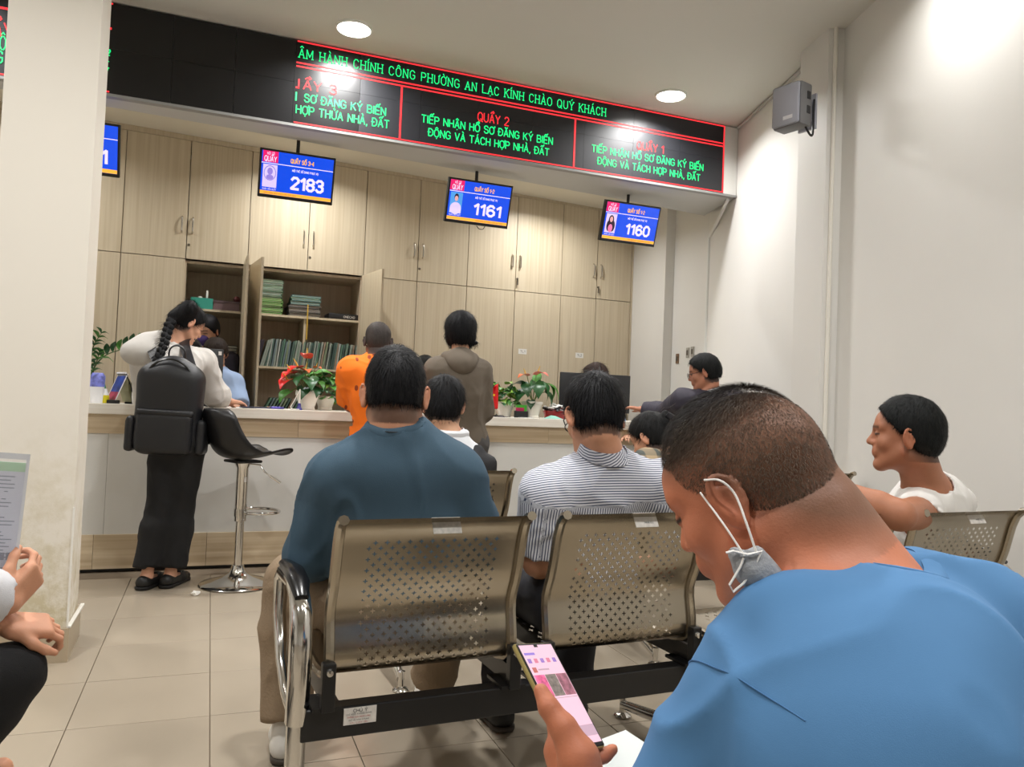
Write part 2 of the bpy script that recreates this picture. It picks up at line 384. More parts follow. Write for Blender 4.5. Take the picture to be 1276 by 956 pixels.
tag(finish('ceiling', prism(B(), [(-3.3, -3.1), (5.1, -3.1), (5.1, 5.06), (-3.3, 5.06)], 3.35, 3.5), CEIL), kind='structure')
# lower ceiling over the clerks, very slightly out of level
bm = B()
def rz_(x): return 3.215-0.03*(x+0.9)
v = [bm.verts.new((x, y, rz_(x)+dz)) for dz in (0, 0.1) for x, y in ((-3.2, 5.02), (4.2, 5.02), (4.2, 7.36), (-3.2, 7.36))]
bm.faces.new(v[:4]); bm.faces.new(v[4:][::-1])
for i in range(4): bm.faces.new((v[i], v[(i+1) % 4], v[4+(i+1) % 4], v[4+i]))
tag(finish('ceiling', bm, mat('rear_ceiling_paint', rgb(222, 216, 200), 0.7)), kind='structure')
# bulkhead that carries the display
bm = B(); prism(bm, [(-3.2, 5.035), (3.735, 5.035), (3.86, 5.60), (3.06, 5.50), (0.1, 5.245), (-0.56, 5.205), (-3.2, 5.12)], 2.80, 3.5)
tag(finish('trim_1', bm, mat('bulkhead_shaded', rgb(188, 188, 185), 0.5)), kind='structure')  # greyer than the ceiling: soffit shade put into the colour
# metal edge strip along the wall/ceiling joint
GREYM = mat('trim_grey', rgb(186, 186, 182), 0.45)
bm = B(); tube(bm, [(wx(4.98)-0.012, 4.98, 3.335), (wx(3.82)-0.012, 3.82, 3.335)], 0.012, 6)
tag(finish('trim_2', bm, GREYM), kind='structure')
bm = B(); tube(bm, [(3.925, 5.60, 0.0), (3.925, 5.60, 2.62)], 0.018, 10, ); 
tube(bm, [(3.925, 5.60, 2.62), (3.70, 5.06, 2.79)], 0.014, 8)
tag(finish('trim_3', bm, mat('conduit', rgb(225, 226, 222), 0.4), smooth=True), kind='structure')
# corner bead of wall column
bm = B(); tube(bm, [(3.245, 3.47, 0), (3.245, 3.47, 3.35)], 0.012, 8)
tag(finish('trim_4', bm, mat('bead', rgb(236, 232, 222), 0.5)), kind='structure')
# floor
tag(box('floor', -3.3, 5.2, -3.1, 7.5, -0.12, -0.006, mat('grout', rgb(120, 106, 88), 0.9)), kind='structure')
FLOOR = bpy.data.objects['floor']
TILE = mat('floor_tile', rgb(166, 154, 136), 0.25, noise=0.03, nscale=2.0, rand=0.03)
bm = B(); bx(bm, -0.2165, 0.2165, -0.2222, 0.2222, -0.01, 0, 0.0012); t0 = finish('tile', bm, TILE, FLOOR)
tm = t0.data; first = True
for i in range(-5, 8):
    for j in range(-5, 10):
        x, y = 0.05+0.436*i+0.218, 2.882+0.4475*(j-5)+0.2237
        if y < 0.0 or y > 5.7 or x > wx(y)+0.2: continue
        if first: t0.location = (x, y, 0); first = False
        else: obj_from('tile', tm, FLOOR, (x, y, random.uniform(-0.0006, 0.0)))
tag(box('floor', -3.2, 4.1, -3.0, -0.02, -0.006, 0, TILE), kind='structure')
tag(box('floor', -3.2, 4.1, 5.7, 7.35, -0.006, 0, TILE), kind='structure')
# pillar: worn paint low down
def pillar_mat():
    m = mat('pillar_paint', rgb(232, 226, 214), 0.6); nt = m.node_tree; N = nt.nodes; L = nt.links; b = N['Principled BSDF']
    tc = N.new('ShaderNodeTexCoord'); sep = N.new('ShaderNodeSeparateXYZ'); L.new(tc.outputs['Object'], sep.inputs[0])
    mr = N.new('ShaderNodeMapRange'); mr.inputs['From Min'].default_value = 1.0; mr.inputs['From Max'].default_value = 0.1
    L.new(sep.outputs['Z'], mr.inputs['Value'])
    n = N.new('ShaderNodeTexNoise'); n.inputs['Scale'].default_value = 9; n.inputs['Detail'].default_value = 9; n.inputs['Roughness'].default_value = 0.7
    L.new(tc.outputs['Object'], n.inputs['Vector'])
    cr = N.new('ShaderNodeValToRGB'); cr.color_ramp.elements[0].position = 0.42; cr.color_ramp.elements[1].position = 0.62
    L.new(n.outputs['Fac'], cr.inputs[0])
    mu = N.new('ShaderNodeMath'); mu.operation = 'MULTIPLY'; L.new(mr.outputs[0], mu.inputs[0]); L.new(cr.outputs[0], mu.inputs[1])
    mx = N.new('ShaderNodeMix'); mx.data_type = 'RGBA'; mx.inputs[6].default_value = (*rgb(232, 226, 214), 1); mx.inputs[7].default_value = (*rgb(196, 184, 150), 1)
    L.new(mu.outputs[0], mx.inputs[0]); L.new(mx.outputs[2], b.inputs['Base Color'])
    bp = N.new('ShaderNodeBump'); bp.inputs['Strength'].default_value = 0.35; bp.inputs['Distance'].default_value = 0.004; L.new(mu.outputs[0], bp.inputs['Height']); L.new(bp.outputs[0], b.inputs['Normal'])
    return m
bm = B(); P = [(-0.83, 3.61), (-0.497, 3.605), (-0.511, 3.97), (-0.845, 3.97)]
n = 24; rings = []
for k in range(n+1):
    z = 3.4*k/n; rings.append([bm.verts.new((p[0]+(random.uniform(-.0015, .0015) if z < 1 else 0), p[1], z)) for p in P])
for a, b in zip(rings, rings[1:]):
    for i in range(4): bm.faces.new((a[i], a[(i+1) % 4], b[(i+1) % 4], b[i]))
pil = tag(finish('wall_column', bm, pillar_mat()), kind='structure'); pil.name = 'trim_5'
BASEM = mat('base_tile', rgb(176, 160, 136), 0.3, noise=0.05, nscale=4)
bm = B(); prism(bm, [(-0.842, 3.593), (-0.487, 3.588), (-0.487, 3.607), (-0.842, 3.612)], 0, 0.135)
prism(bm, [(-0.487, 3.588), (-0.499, 3.985), (-0.513, 3.985), (-0.500, 3.604)], 0, 0.135)
tag(finish('baseboard_left', bm, BASEM), kind='structure')
bm = B(); bx(bm, -0.4985, -0.484, 3.60, 3.97, 0.134, 0.142); bx(bm, -0.500, -0.4935, 3.600, 3.612, 0.142, 0.62)
tag(finish('trim_6', bm, mat('chipped_plaster', rgb(235, 232, 224), 0.8, bump=0.6, bscale=80)), kind='structure')
# loose bit of plaster on the floor near the column foot, and the crumpled paper by the stool
def crumple(name, c, r, m, seed):
    bm = B(); bmesh.ops.create_icosphere(bm, subdivisions=2, radius=r); rr = random.Random(seed)
    for v in bm.verts: v.co *= rr.uniform(0.6, 1.25); v.co.z *= 0.6
    return finish(name, bm, m, loc=(c[0], c[1], r*0.5))
PAPER = mat('paper', rgb(238, 236, 230), 0.8)
tag(crumple('paper_scrap', (-0.025, 4.62), 0.022, PAPER, 3), 'small white crumpled paper scrap on the floor left of the stool foot', 'litter')

# ------------------------------------------------------------------ ceiling lights
EMW = mat('lamp_diffuser', (1, 1, 1), 0.4, emit=(1.0, 0.97, 0.9), estr=14.0)
RIMW = mat('lamp_rim', rgb(235, 235, 230), 0.4)
def downlight(x, y, z, r, watt, label, group):
    root = empty('ceiling_light', (x, y, z), 0, label, 'ceiling light', group)
    bm = B(); lathe(bm, [(r, -0.001), (r*1.13, -0.001), (r*1.13, -0.010), (r*1.02, -0.014), (r, -0.006)], 32, cap=False); finish('rim', bm, RIMW, root, True)
    bm = B(); lathe(bm, [(0.0001, -0.004), (r*1.01, -0.006), (r*1.01, -0.0005)], 32, cap=False); finish('diffuser', bm, EMW, root, True)
    lamp_light(x, y, z-0.02, watt, r*2)
for i, x in enumerate((0.70, 2.93)):
    for j, y in enumerate((4.70, 2.45, 0.2)):
        if x == 2.93 and j == 2: x = 2.15
        if x == 2.93 and j == 1: x = 2.70
        seen = j == 0
        downlight(x, y, 3.35, 0.098, LIGHT_W*(0.42 if x == 2.70 else 1.0 if j < 2 else 0.75), 'round ceiling light above the %s end of the red-edged display, in the main ceiling' % ('left' if i == 0 else 'right') if seen else 'round recessed ceiling light out of view behind the benches', 'round lights in the main ceiling')
        if x in (2.15, 2.70): x = 2.93
downlight(-1.53, 4.7, 3.35, 0.098, LIGHT_W*0.8, 'round recessed ceiling light beyond the pillar', 'round lights in the main ceiling')
downlight(-1.53, 0.2, 3.35, 0.098, LIGHT_W*0.8, 'round recessed ceiling light left of the benches, out of view', 'round lights in the main ceiling')
downlight(-1.10, 2.2, 3.35, 0.098, LIGHT_W*1.1, 'round recessed ceiling light added to brighten the pillar, out of view', 'round lights in the main ceiling')  # unseen lamp, added to lift the pillar's front face
for x, lb in ((-1.5, 'small round light over the clerks, hidden behind the pillar'), (0.62, 'small round light in the low rear ceiling above the left door bank'), (2.745, 'small round light in the low rear ceiling above the right-hand doors')):
    downlight(x, 6.25, rz_(x), 0.06, LIGHT_W*0.66, lb, 'small lights in the rear ceiling')

# ------------------------------------------------------------------ wall equipment, right
GREYB = mat('speaker_grey', rgb(168, 170, 182), 0.35)
DARK = mat('dark_plastic', rgb(40, 41, 44), 0.5)
BLACK = mat('black_plastic', rgb(20, 20, 22), 0.45)
c = Vector(cp(981, 139, 4.42)); 
sp = empty('wall_speaker', c, radians(-75.8+90), 'grey box speaker hung on the right wall below the ceiling', 'speaker')
bm = B(); bx(bm, -0.075, 0.03, -0.14, 0.04, -0.12, 0.12, 0.012); finish('housing', bm, mat('speaker_side', rgb(112, 112, 114), 0.5), sp, True)
bm = B(); bx(bm, -0.092, -0.074, -0.135, 0.035, -0.115, 0.115, 0.012); finish('front_cover', bm, GREYB, sp, True)
bm = B(); bx(bm, -0.0935, -0.0915, -0.10, -0.04, -0.085, -0.065); finish('badge', bm, mat('badge', rgb(225, 225, 230), 0.4), sp)
for dz in (0.05, -0.03):
    bm = B(); bx(bm, -0.02, 0.01, -0.143, -0.139, dz-0.022, dz+0.022, 0.003); finish('socket_cover', bm, DARK, sp)
bm = B(); bx(bm, 0.03, 0.115, -0.09, -0.03, -0.06, 0.06, 0.006); bx(bm, 0.105, 0.12, -0.11, 0.0, -0.10, 0.10); finish('bracket', bm, GREYB, sp, True)
bm = B(); tube(bm, spline([(0.0, -0.12, -0.118), (0.03, -0.13, -0.16), (0.07, -0.12, -0.14), (0.085, -0.11, -0.02), (0.09, -0.11, 0.06)]), 0.006, 6); finish('cable', bm, BLACK, sp, True)
for k, (y, z) in enumerate(((6.08, 1.60), (5.90, 1.645), (5.82, 1.65))):
    X = 3.965-(6.2-y)*0.06
    s = empty('wall_switch', (X-0.001, y, z), radians(-3.5), ['brown wall switch nearest the rear corner above the counter', 'small grey wall switch, middle of three on the rear right wall', 'small grey wall switch closest to the white conduit'][k], 'switch', 'switches on the rear right wall')
    bm = B(); bx(bm, -0.008, 0, -0.026, 0.026, -0.045, 0.045, 0.003); finish('plate', bm, mat('switch_plate%d' % (k > 0), rgb(128, 100, 76) if k == 0 else rgb(170, 166, 156), 0.5), s)
    bm = B(); bx(bm, -0.013, -0.006, -0.012, 0.012, -0.022, 0.022, 0.002); finish('rocker', bm, mat('rocker', rgb(90, 82, 74), 0.5), s)

# ================================================================== COUNTER
def wood_mat(name, c1, c2, sc=1.0, rough=0.45, vertical=True, rand=0.03):
    m = mat(name, c1, rough); nt = m.node_tree; N = nt.nodes; L = nt.links; b = N['Principled BSDF']
    tc = N.new('ShaderNodeTexCoord'); oi = N.new('ShaderNodeObjectInfo')
    mp = N.new('ShaderNodeMapping'); mp.inputs['Scale'].default_value = (60*sc, 60*sc, 1.1*sc) if vertical else (1.1*sc, 40*sc, 40*sc)
    ad = N.new('ShaderNodeVectorMath'); ad.operation = 'ADD'; L.new(tc.outputs['Object'], ad.inputs[0])
    sc_ = N.new('ShaderNodeMath'); sc_.operation = 'MULTIPLY'; sc_.inputs[1].default_value = 9.0; L.new(oi.outputs['Random'], sc_.inputs[0])
    L.new(sc_.outputs[0], ad.inputs[1]); L.new(ad.outputs[0], mp.inputs['Vector'])
    n = N.new('ShaderNodeTexNoise'); n.inputs['Scale'].default_value = 1.0; n.inputs['Detail'].default_value = 3; L.new(mp.outputs[0], n.inputs['Vector'])
    mx = N.new('ShaderNodeMix'); mx.data_type = 'RGBA'; mx.inputs[6].default_value = (*c1, 1); mx.inputs[7].default_value = (*c2, 1)
    mr = N.new('ShaderNodeMapRange'); mr.inputs['From Min'].default_value = 0.35; mr.inputs['From Max'].default_value = 0.65; L.new(n.outputs[0], mr.inputs[0])
    L.new(mr.outputs[0], mx.inputs[0])
    m2 = N.new('ShaderNodeMix'); m2.data_type = 'RGBA'; m2.blend_type = 'MULTIPLY'; m2.inputs[0].default_value = 1; L.new(mx.outputs[2], m2.inputs[6])
    mr3 = N.new('ShaderNodeMapRange'); mr3.inputs['To Min'].default_value = 1-rand; mr3.inputs['To Max'].default_value = 1+rand; L.new(oi.outputs['Random'], mr3.inputs[0]); L.new(mr3.outputs[0], m2.inputs[7])
    L.new(m2.outputs[2], b.inputs['Base Color'])
    return m
WOOD = wood_mat('cabinet_laminate', rgb(204, 191, 166), rgb(193, 178, 151))
WOODI = wood_mat('cabinet_inside', rgb(196, 180, 156), rgb(184, 166, 142))
OAK = wood_mat('oak_board', rgb(214, 196, 166), rgb(188, 166, 134), 0.7, vertical=False)
TOPM = wood_mat('white_oak_top', rgb(240, 236, 226), rgb(222, 214, 200), 0.6, 0.35, vertical=False)
cnt = empty('service_counter', (1.5, 5.3, 0), 0, 'long service counter with white front panel and pale worktop below the display', 'counter')
def cbox(name, *a, m, bev=0.0): return finish(name, bx(B(), a[0]-1.5, a[1]-1.5, a[2]-5.3, a[3]-5.3, a[4], a[5], bev), m, cnt)
cbox('worktop', -2.4, 3.78, 5.29, 5.86, 0.958, 1.022, m=TOPM, bev=0.003)
xs_ = [-2.4, -0.95, 0.55, 2.36, 3.75]
for a, b in zip(xs_, xs_[1:]):
    cbox('fascia_board', a+0.001, b-0.001, 5.32, 5.34, 0.84, 0.957, m=OAK)
xs_ = [-2.4, -0.57, 1.25, 3.75]
for a, b in zip(xs_, xs_[1:]):
    cbox('front_panel', a+0.0008, b-0.0008, 5.328, 5.345, 0.225, 0.84, m=mat('white_laminate', rgb(214, 213, 208), 0.3, noise=0.02, nscale=2))
xs_ = [-2.4, -0.62, 0.02, 0.75, 1.5, 2.5, 3.75]
for a, b in zip(xs_, xs_[1:]):
    cbox('base_board', a+0.001, b-0.001, 5.315, 5.335, 0.018, 0.225, m=OAK)
cbox('toe_gap', -2.4, 3.75, 5.335, 5.36, 0.0, 0.225, m=BLACK)
cbox('carcass', -2.4, 3.75, 5.36, 5.80, 0.0, 0.957, m=WOODI)

# ================================================================== CABINET WALL
ZS = 2.19
def ztop(x): return 3.165-0.0235*(x+0.7)
YC = 6.8
HND = mat('door_handle_chrome', rgb(200, 196, 188), 0.2, metal=0.9)
def door(parent, x0, x1, z0, z1, z1b=None, ox=0, name='door', y=YC):
    bm = B(); g = 0.003; z1b = z1 if z1b is None else z1b
    v = [bm.verts.new(p) for p in ((x0+g-ox, 0, z0+g), (x1-g-ox, 0, z0+g), (x1-g-ox, 0, z1b-g), (x0+g-ox, 0, z1-g))]
    w = [bm.verts.new((q.co.x, 0.018, q.co.z)) for q in v]
    bm.faces.new(v); bm.faces.new(w[::-1])
    for i in range(4): bm.faces.new((v[i], v[(i+1) % 4], w[(i+1) % 4], w[i]))
    return finish(name, bm, WOOD, parent, loc=(0, y-YC, 0))
hb = B(); 
tube(hb, [(0, 0, -0.065), (0, -0.022, -0.05), (0, -0.028, 0), (0, -0.022, 0.05), (0, 0, 0.065)], 0.0065, 8)
HM = finish('tmp', hb, HND, smooth=True); HMESH = HM.data; bpy.data.objects.remove(HM)
def handle(parent, x, z, y=0): return obj_from('handle', HMESH, parent, (x, y, z))
def lock(parent, x, z, keys=False):
    bm = B(); lathe(bm, [(0.0001, 0.006), (0.009, 0.006), (0.011, 0.0)], 12, cap=False)
    bmesh.ops.rotate(bm, verts=bm.verts, cent=(0, 0, 0), matrix=Matrix.Rotation(radians(90), 3, 'X'))
    if keys: bx(bm, -0.004, 0.004, -0.02, -0.006, -0.01, 0.006); bx(bm, -0.008, 0.006, -0.018, -0.012, -0.06, -0.012)
    return finish('lock', bm, mat('lock_metal', rgb(120, 112, 100), 0.35, metal=0.8), parent, loc=(x, 0, z))
X_ = [-1.66, -1.19, -0.713, -0.242, 0.232, 0.713, 1.192, 1.673, 2.141, 2.617, 3.09, 3.47, 3.852]
desc = ['tall beige cabinet half hidden by the pillar', 'beige cabinet behind the girl, its lower right door open', 'open beige cabinet with green file stacks and a full row of folders', 'closed beige cabinet behind the two people standing at the counter', 'closed beige cabinet with keys hanging from its lock', 'rightmost beige cabinet behind the rightmost hanging screen']
for u in range(6):
    xa, xm, xb = X_[2*u], X_[2*u+1], X_[2*u+2]
    cab = empty('file_cabinet', (xa, YC, 0), 0, desc[u], 'cabinet', 'cabinets along the rear wall')
    za, zm, zb = ztop(xa), ztop(xm), ztop(xb)
    w = xb-xa; inside = u in (1, 2)
    bm = B(); bx(bm, 0.001, 0.018, 0.019, 0.52, 0.0, zb); bx(bm, w-0.018, w-0.001, 0.019, 0.52, 0, zb); bx(bm, 0.018, w-0.018, 0.50, 0.52, 0, zb)
    bx(bm, 0.018, w-0.018, 0.019, 0.5, ZS-0.03, ZS-0.01); bx(bm, 0.018, w-0.018, 0.019, 0.5, 0.0, 0.08)
    if u == 1: bx(bm, xm-xa-0.009, xm-xa+0.009, 0.019, 0.5, 0.08, ZS-0.03)
    finish('carcass', bm, WOODI, cab)
    bm = B(); v = [bm.verts.new(p) for p in ((0, 0, za), (w, 0, zb), (w, 0, rz_(xb)-0.001), (0, 0, rz_(xa)-0.001))]; ww = [bm.verts.new(q.co+Vector((0, 0.05, 0))) for q in v]
    bm.faces.new(v); bm.faces.new(ww[::-1])
    for i in range(4): bm.faces.new((v[i], v[(i+1) % 4], ww[(i+1) % 4], ww[i]))
    finish('filler_strip', bm, WOOD, cab)
    d1 = door(cab, xa, xm, ZS, za, zm, xa); d2 = door(cab, xm, xb, ZS, zm, zb, xa)
    handle(d1, xm-xa-0.04, ZS+0.275); handle(d2, xm-xa+0.04, ZS+0.275); lock(d2, xm-xa+0.018, ZS+0.115, keys=u in (4, 5))
    if u == 1:
        door(cab, xa, xm, 0.08, ZS, None, xa)
        o = door(cab, xm, xb, 0.08, ZS, None, xb); o.location = (xb-xa-0.014, 0.0, 0); o.rotation_euler.z = radians(91)
        o['label'] = 'open cabinet door seen edge-on'; 
        for z in (1.80, 1.37, 0.95): finish('shelf', bx(B(), xm-xa+0.009, w-0.018, 0.03, 0.5, z-0.018, z), WOODI if 0 else WOOD, cab)
    elif u == 2:
        o = door(cab, xa, xm, 0.08, ZS, None, xa); o.location = (0.02, 0.0, 0); o.rotation_euler.z = radians(-82)
        o['label'] = 'open cabinet door seen edge-on'
        o = door(cab, xm, xb, 0.08, ZS, None, xb); o.location = (w, -0.02, 0); o.rotation_euler.z = radians(100)
        o['label'] = 'wide open cabinet door turned towards the room'
        for z in (1.80, 1.36, 0.95): finish('shelf', bx(B(), 0.018, w-0.018, 0.03, 0.5, z-0.018, z), WOOD, cab)
        finish('divider', bx(B(), 0.48, 0.498, 0.05, 0.5, 1.36, 1.782), WOOD, cab)
    else:
        door(cab, xa, xm, 0.08, ZS, None, xa); door(cab, xm, xb, 0.08, ZS, None, xa)
    if u in (4, 5):
        xx = 2.717 if u == 4 else 3.312
        s = finish('sticker', bx(B(), xx-0.042-xa, xx+0.042-xa, -0.0015, 0, 1.60, 1.65), mat('sticker_white', rgb(232, 230, 224), 0.5), cab)
        text_obj('lettering', 'TL1' if u == 4 else 'TL2', 0.05, 0.022, DARK, s, (xx-xa, -0.002, 1.625))
box_end = tag(box('cabinet_end_panel', 3.854, 3.868, 6.79, 7.3, 0, 3.05, WOOD), 'narrow beige end panel closing the cabinet wall at its right end', 'panel')

# shelf contents -----------------------------------------------------
def folder_mat(i):
    cols = [(92, 128, 108), (120, 146, 128), (150, 160, 150), (84, 108, 100), (172, 178, 172), (110, 128, 132), (70, 92, 84), (134, 150, 120), (160, 140, 120)]
    return mat('folder_%d' % i, rgb(*cols[i % 9]), 0.7, noise=0.12, nscale=40)
def folder_mesh(t, h, d, i):
    bm = B(); bx(bm, 0, 0.0012, 0, d, 0, h); bx(bm, t-0.0012, t, 0, d, 0, h); bx(bm, 0, t, 0, 0.0012, 0, h)
    bx(bm, 0.0015, t-0.0015, 0.002, d-0.006, 0.004, h-0.006, mi=1)
    me = bpy.data.meshes.new('folder'); bm.to_mesh(me); bm.free(); me.materials.append(folder_mat(i)); me.materials.append(mat('pages', rgb(214, 212, 200), 0.8)); return me
FM = [folder_mesh(0.0135, 0.235, 0.26, i) for i in range(9)]
x = 0.372; k = 0; rr = random.Random(4)
while x < 1.165:
    i = rr.randrange(9) if rr.random() > .25 else 2
    o = obj_from('file_folder', FM[i], None, (x, 6.85+rr.uniform(-.006, .012), 1.361), (0, radians(rr.uniform(5, 9)) if x > 0.42 else radians(14), 0), (1, 1, rr.uniform(0.94, 1.02)))
    tag(o, 'thin upright file folder in the full row on the middle shelf of the open cabinet', 'folder', 'folders in the full row'); x += 0.0158+rr.uniform(0, 0.003); k += 1
dk = mat('binder_dark', rgb(44, 36, 48), 0.6)
me = folder_mesh(0.03, 0.23, 0.26, 0).copy(); me.materials[0] = dk
tag(obj_from('file_folder', me, None, (0.325, 6.85, 1.361), (0, radians(12), 0)), 'dark binder leaning at the left end of the full folder row', 'folder')
x = 0.40
for k in range(14):
    o = obj_from('file_folder', FM[(k*5) % 9], None, (x, 6.84, 0.951), (0, radians(26), 0), (1, 1, 0.7)); x += 0.026
    tag(o, 'folder slumped against its neighbours on the low shelf left of the big red-flowered plant', 'folder', 'slumped folders on the low shelf')
def stack(x0, y0, z0, n, w, d, t, mats, label, group, jit=0.008, sag=0.0):
    for k in range(n):
        bm = B(); m_ = mats[k % len(mats)]
        bx(bm, 0, w, 0, d, 0.0, 0.004); bx(bm, 0, w, 0, d, t-0.004, t); bx(bm, 0, 0.0012, 0, d, 0, t); bx(bm, 0.002, w-0.006, 0.004, d-0.004, 0.0041, t-0.0041, mi=1)
        o = finish('document_folder', bm, [m_, mat('pages', rgb(214, 212, 200), 0.8)], loc=(x0+rr.uniform(-jit, jit), y0+rr.uniform(-jit, jit), z0+k*(t+0.0004)), rot=(0, 0, radians(rr.uniform(-2, 2))))
        tag(o, label, 'folder', group)
G1, G2, G3 = mat('green_dark', rgb(80, 116, 92), 0.7), mat('green_mid', rgb(128, 158, 136), 0.7), mat('green_bright', rgb(96, 148, 74), 0.7)
stack(0.34, 6.86, 1.80, 9, 0.19, 0.3, 0.0145, [G3, G3, mat('green_lime', rgb(120, 168, 90), 0.7)], 'bright green folder in the lower half of the tall left stack on the top shelf', 'bright green folders of the tall stack')
stack(0.335, 6.86, 1.80+9*0.0149, 11, 0.19, 0.3, 0.0145, [G2, G1, mat('green_grey', rgb(140, 160, 150), 0.7)], 'grey-green folder in the upper half of the tall left stack on the top shelf', 'grey-green folders of the tall stack')
stack(0.585, 6.86, 1.80, 8, 0.265, 0.28, 0.0125, [mat('grey_file', rgb(110, 106, 104), 0.7), mat('brown_file', rgb(136, 124, 116), 0.7), DARK], 'grey and brown document bundle under the blue-green folders, centre of the top shelf', 'grey bundles under the blue-green folders')
stack(0.60, 6.86, 1.80+8*0.0129, 5, 0.245, 0.28, 0.0155, [mat('bluegreen_file', rgb(104, 146, 146), 0.7), G1], 'blue-green folder on top of the grey bundles, centre of the top shelf', 'blue-green folders of the middle stack')
stack(-0.02, 6.86, 1.371, 6, 0.20, 0.27, 0.024, [mat('grey_file2', rgb(120, 120, 112), 0.7), mat('pale_file', rgb(168, 168, 160), 0.7), DARK], 'grey folder in the short stack on the lower shelf right of the girl\'s head', 'grey folders behind the girl')
tag(box('ribbon', 0.728, 0.738, 6.782, 6.786, 1.60, 1.90, mat('yellow_ribbon', rgb(196, 160, 60), 0.6)), 'thin yellow ribbon hanging over the top shelf edge from the folder stack', 'ribbon')
bb = empty('document_case', (1.05, 6.93, 1.80), radians(3), 'flat black case with white lettering at the right end of the top shelf', 'case')
bm = B(); bx(bm, -0.135, 0.14, -0.08, 0.14, 0, 0.052, 0.008); finish('case_body', bm, BLACK, bb, True)
text_obj('lettering', 'onecad', 0.10, 0.02, mat('sticker_white', rgb(232, 230, 224), 0.5), bb, (0.04, -0.082, 0.026))
tb = empty('tissue_box', (-0.105, 6.9, 1.80), 0, 'teal cardboard box with white bits sticking out, on the shelf above the girl', 'box')
TEAL = mat('teal_card', rgb(52, 150, 132), 0.6)
bm = B(); bx(bm, -0.085, 0.085, -0.06, 0.1, 0, 0.09); finish('box_body', bm, TEAL, tb)
bm = B(); bx(bm, -0.03, 0.0, -0.02, 0.0, 0.09, 0.105); bx(bm, 0.03, 0.045, 0.0, 0.02, 0.085, 0.16); finish('paper_slips', bm, PAPER, tb)
pb = empty('storage_box', (0.085, 6.9, 1.80), 0, 'flat purple-brown storage box beside the teal box', 'box')
PUR = mat('purple_card', rgb(108, 86, 88), 0.6)
bm = B(); bx(bm, -0.1, 0.1, -0.06, 0.12, 0, 0.07); finish('box_body', bm, PUR, pb); bm = B(); bx(bm, -0.104, 0.104, -0.064, 0.124, 0.062, 0.08); finish('lid', bm, mat('purple_lid', rgb(84, 66, 68), 0.6), pb)
bm = B(); bmesh.ops.create_uvsphere(bm, u_segments=16, v_segments=10, radius=0.028); tag(finish('round_trinket', bm, mat('maroon', rgb(84, 30, 30), 0.5), smooth=True, loc=(0.165, 6.92, 1.907)), 'small dark red ball on top of the purple storage box', 'trinket')
def hairclip_bag():
    bm = B(); bmesh.ops.create_icosphere(bm, subdivisions=3, radius=0.07)
    for v in bm.verts: v.co.x *= 0.7; v.co.z *= 1.35; v.co *= 1+0.08*sin(v.co.x*90)*cos(v.co.z*70)
    return finish('clerk_bag', bm, mat('sequin', rgb(26, 26, 32), 0.3, bump=1.0, bscale=300), smooth=True)

# ================================================================== LED DISPLAY
LED = empty('led_display', (1.5, 5.0, 2.81), 0, 'long black message board with green and red glowing words above the counter', 'display board')
LBLK = mat('led_black', rgb(30, 31, 36), 0.45, noise=0.06, nscale=3)
LBK2 = mat('led_dead', rgb(16, 16, 18), 0.35)
GRN = mat('led_green', (0, .2, .05), 0.6, emit=(0.01, 0.85, 0.22), estr=1.3)
RED = mat('led_red', (.2, 0, 0), 0.6, emit=(1.0, 0.03, 0.04), estr=1.3)
def lx(x): return x-1.5
H0, H1 = 2.815, 3.345
mods = [-2.2, -1.5, -0.655]+[-0.655+1.045*i/3 for i in (1, 2, 3)]+[0.40+k*0.4015 for k in range(1, 9)]
for a, b in zip(mods, mods[1:]):
    for z0, z1 in ((0, 0.265), (0.265, 0.53)):
        finish('led_module', bx(B(), lx(a)+0.0006, lx(b)-0.0006, 0, 0.03, z0+0.0006, z1-0.0006), LBLK if a > 0.39 or a < -0.7 else LBK2, LED)
finish('side_cover', bx(B(), lx(3.615), lx(3.735), 0, 0.03, 0, 0.53), mat('cover_white', rgb(220, 220, 216), 0.4), LED)
finish('bottom_rail', bx(B(), lx(-2.2), lx(3.755), -0.01, 0.036, -0.016, 0.0), mat('rail_grey', rgb(140, 140, 138), 0.4), LED)
def led_line(x0, z0, x1, z1, t=0.011):
    bm = B()
    if abs(z1-z0) < 1e-6: bx(bm, lx(x0), lx(x1), -0.002, 0, z0-t/2-2.81, z0+t/2-2.81)
    else: bx(bm, lx(x0-t/2), lx(x0+t/2), -0.002, 0, z0-2.81, z1-2.81)
    return finish('led_line', bm, RED, LED)
for seg in ((0.40, 3.335, 3.61, 3.335, .008), (0.40, 3.177, 3.61, 3.177, .009), (0.40, 3.200, 3.61, 3.200, .009), (0.40, 2.822, 3.61, 2.822, .008), (3.606, 2.82, 3.606, 3.335, .009), (1.072, 2.82, 1.072, 3.177, .012), (2.334, 2.82, 2.334, 3.177, .012),
            (-2.2, 3.335, -0.655+.02, 3.335, .008), (-2.2, 3.19, -0.655+.02, 3.19, .012), (-2.2, 2.822, -0.63, 2.822, .008)):
    led_line(*seg)
def led_text(s, x0, x1, z, h, m, bold=0.02, serif=False):
    return text_obj('lettering', s, x1-x0, h, m, LED, (lx((x0+x1)/2), -0.001, z-2.81), bold=bold, depth=0.001, serif=serif)
led_text('ÂM HÀNH CHÍNH CÔNG PHƯỜNG AN LẠC KÍNH CHÀO QUÝ KHÁCH', 0.405, 2.58, 3.262, 0.062, GRN, 0.012, serif=True)
led_text('ẦY 3', 0.445, 0.655, 3.068, 0.064, RED); 
led_text('SƠ ĐĂNG KÝ BIẾN', 0.455, 0.975, 2.985, 0.056, GRN, .03); led_text('HỢP THỬA NHÀ, ĐẤT', 0.408, 1.0, 2.906, 0.058, GRN, .03)
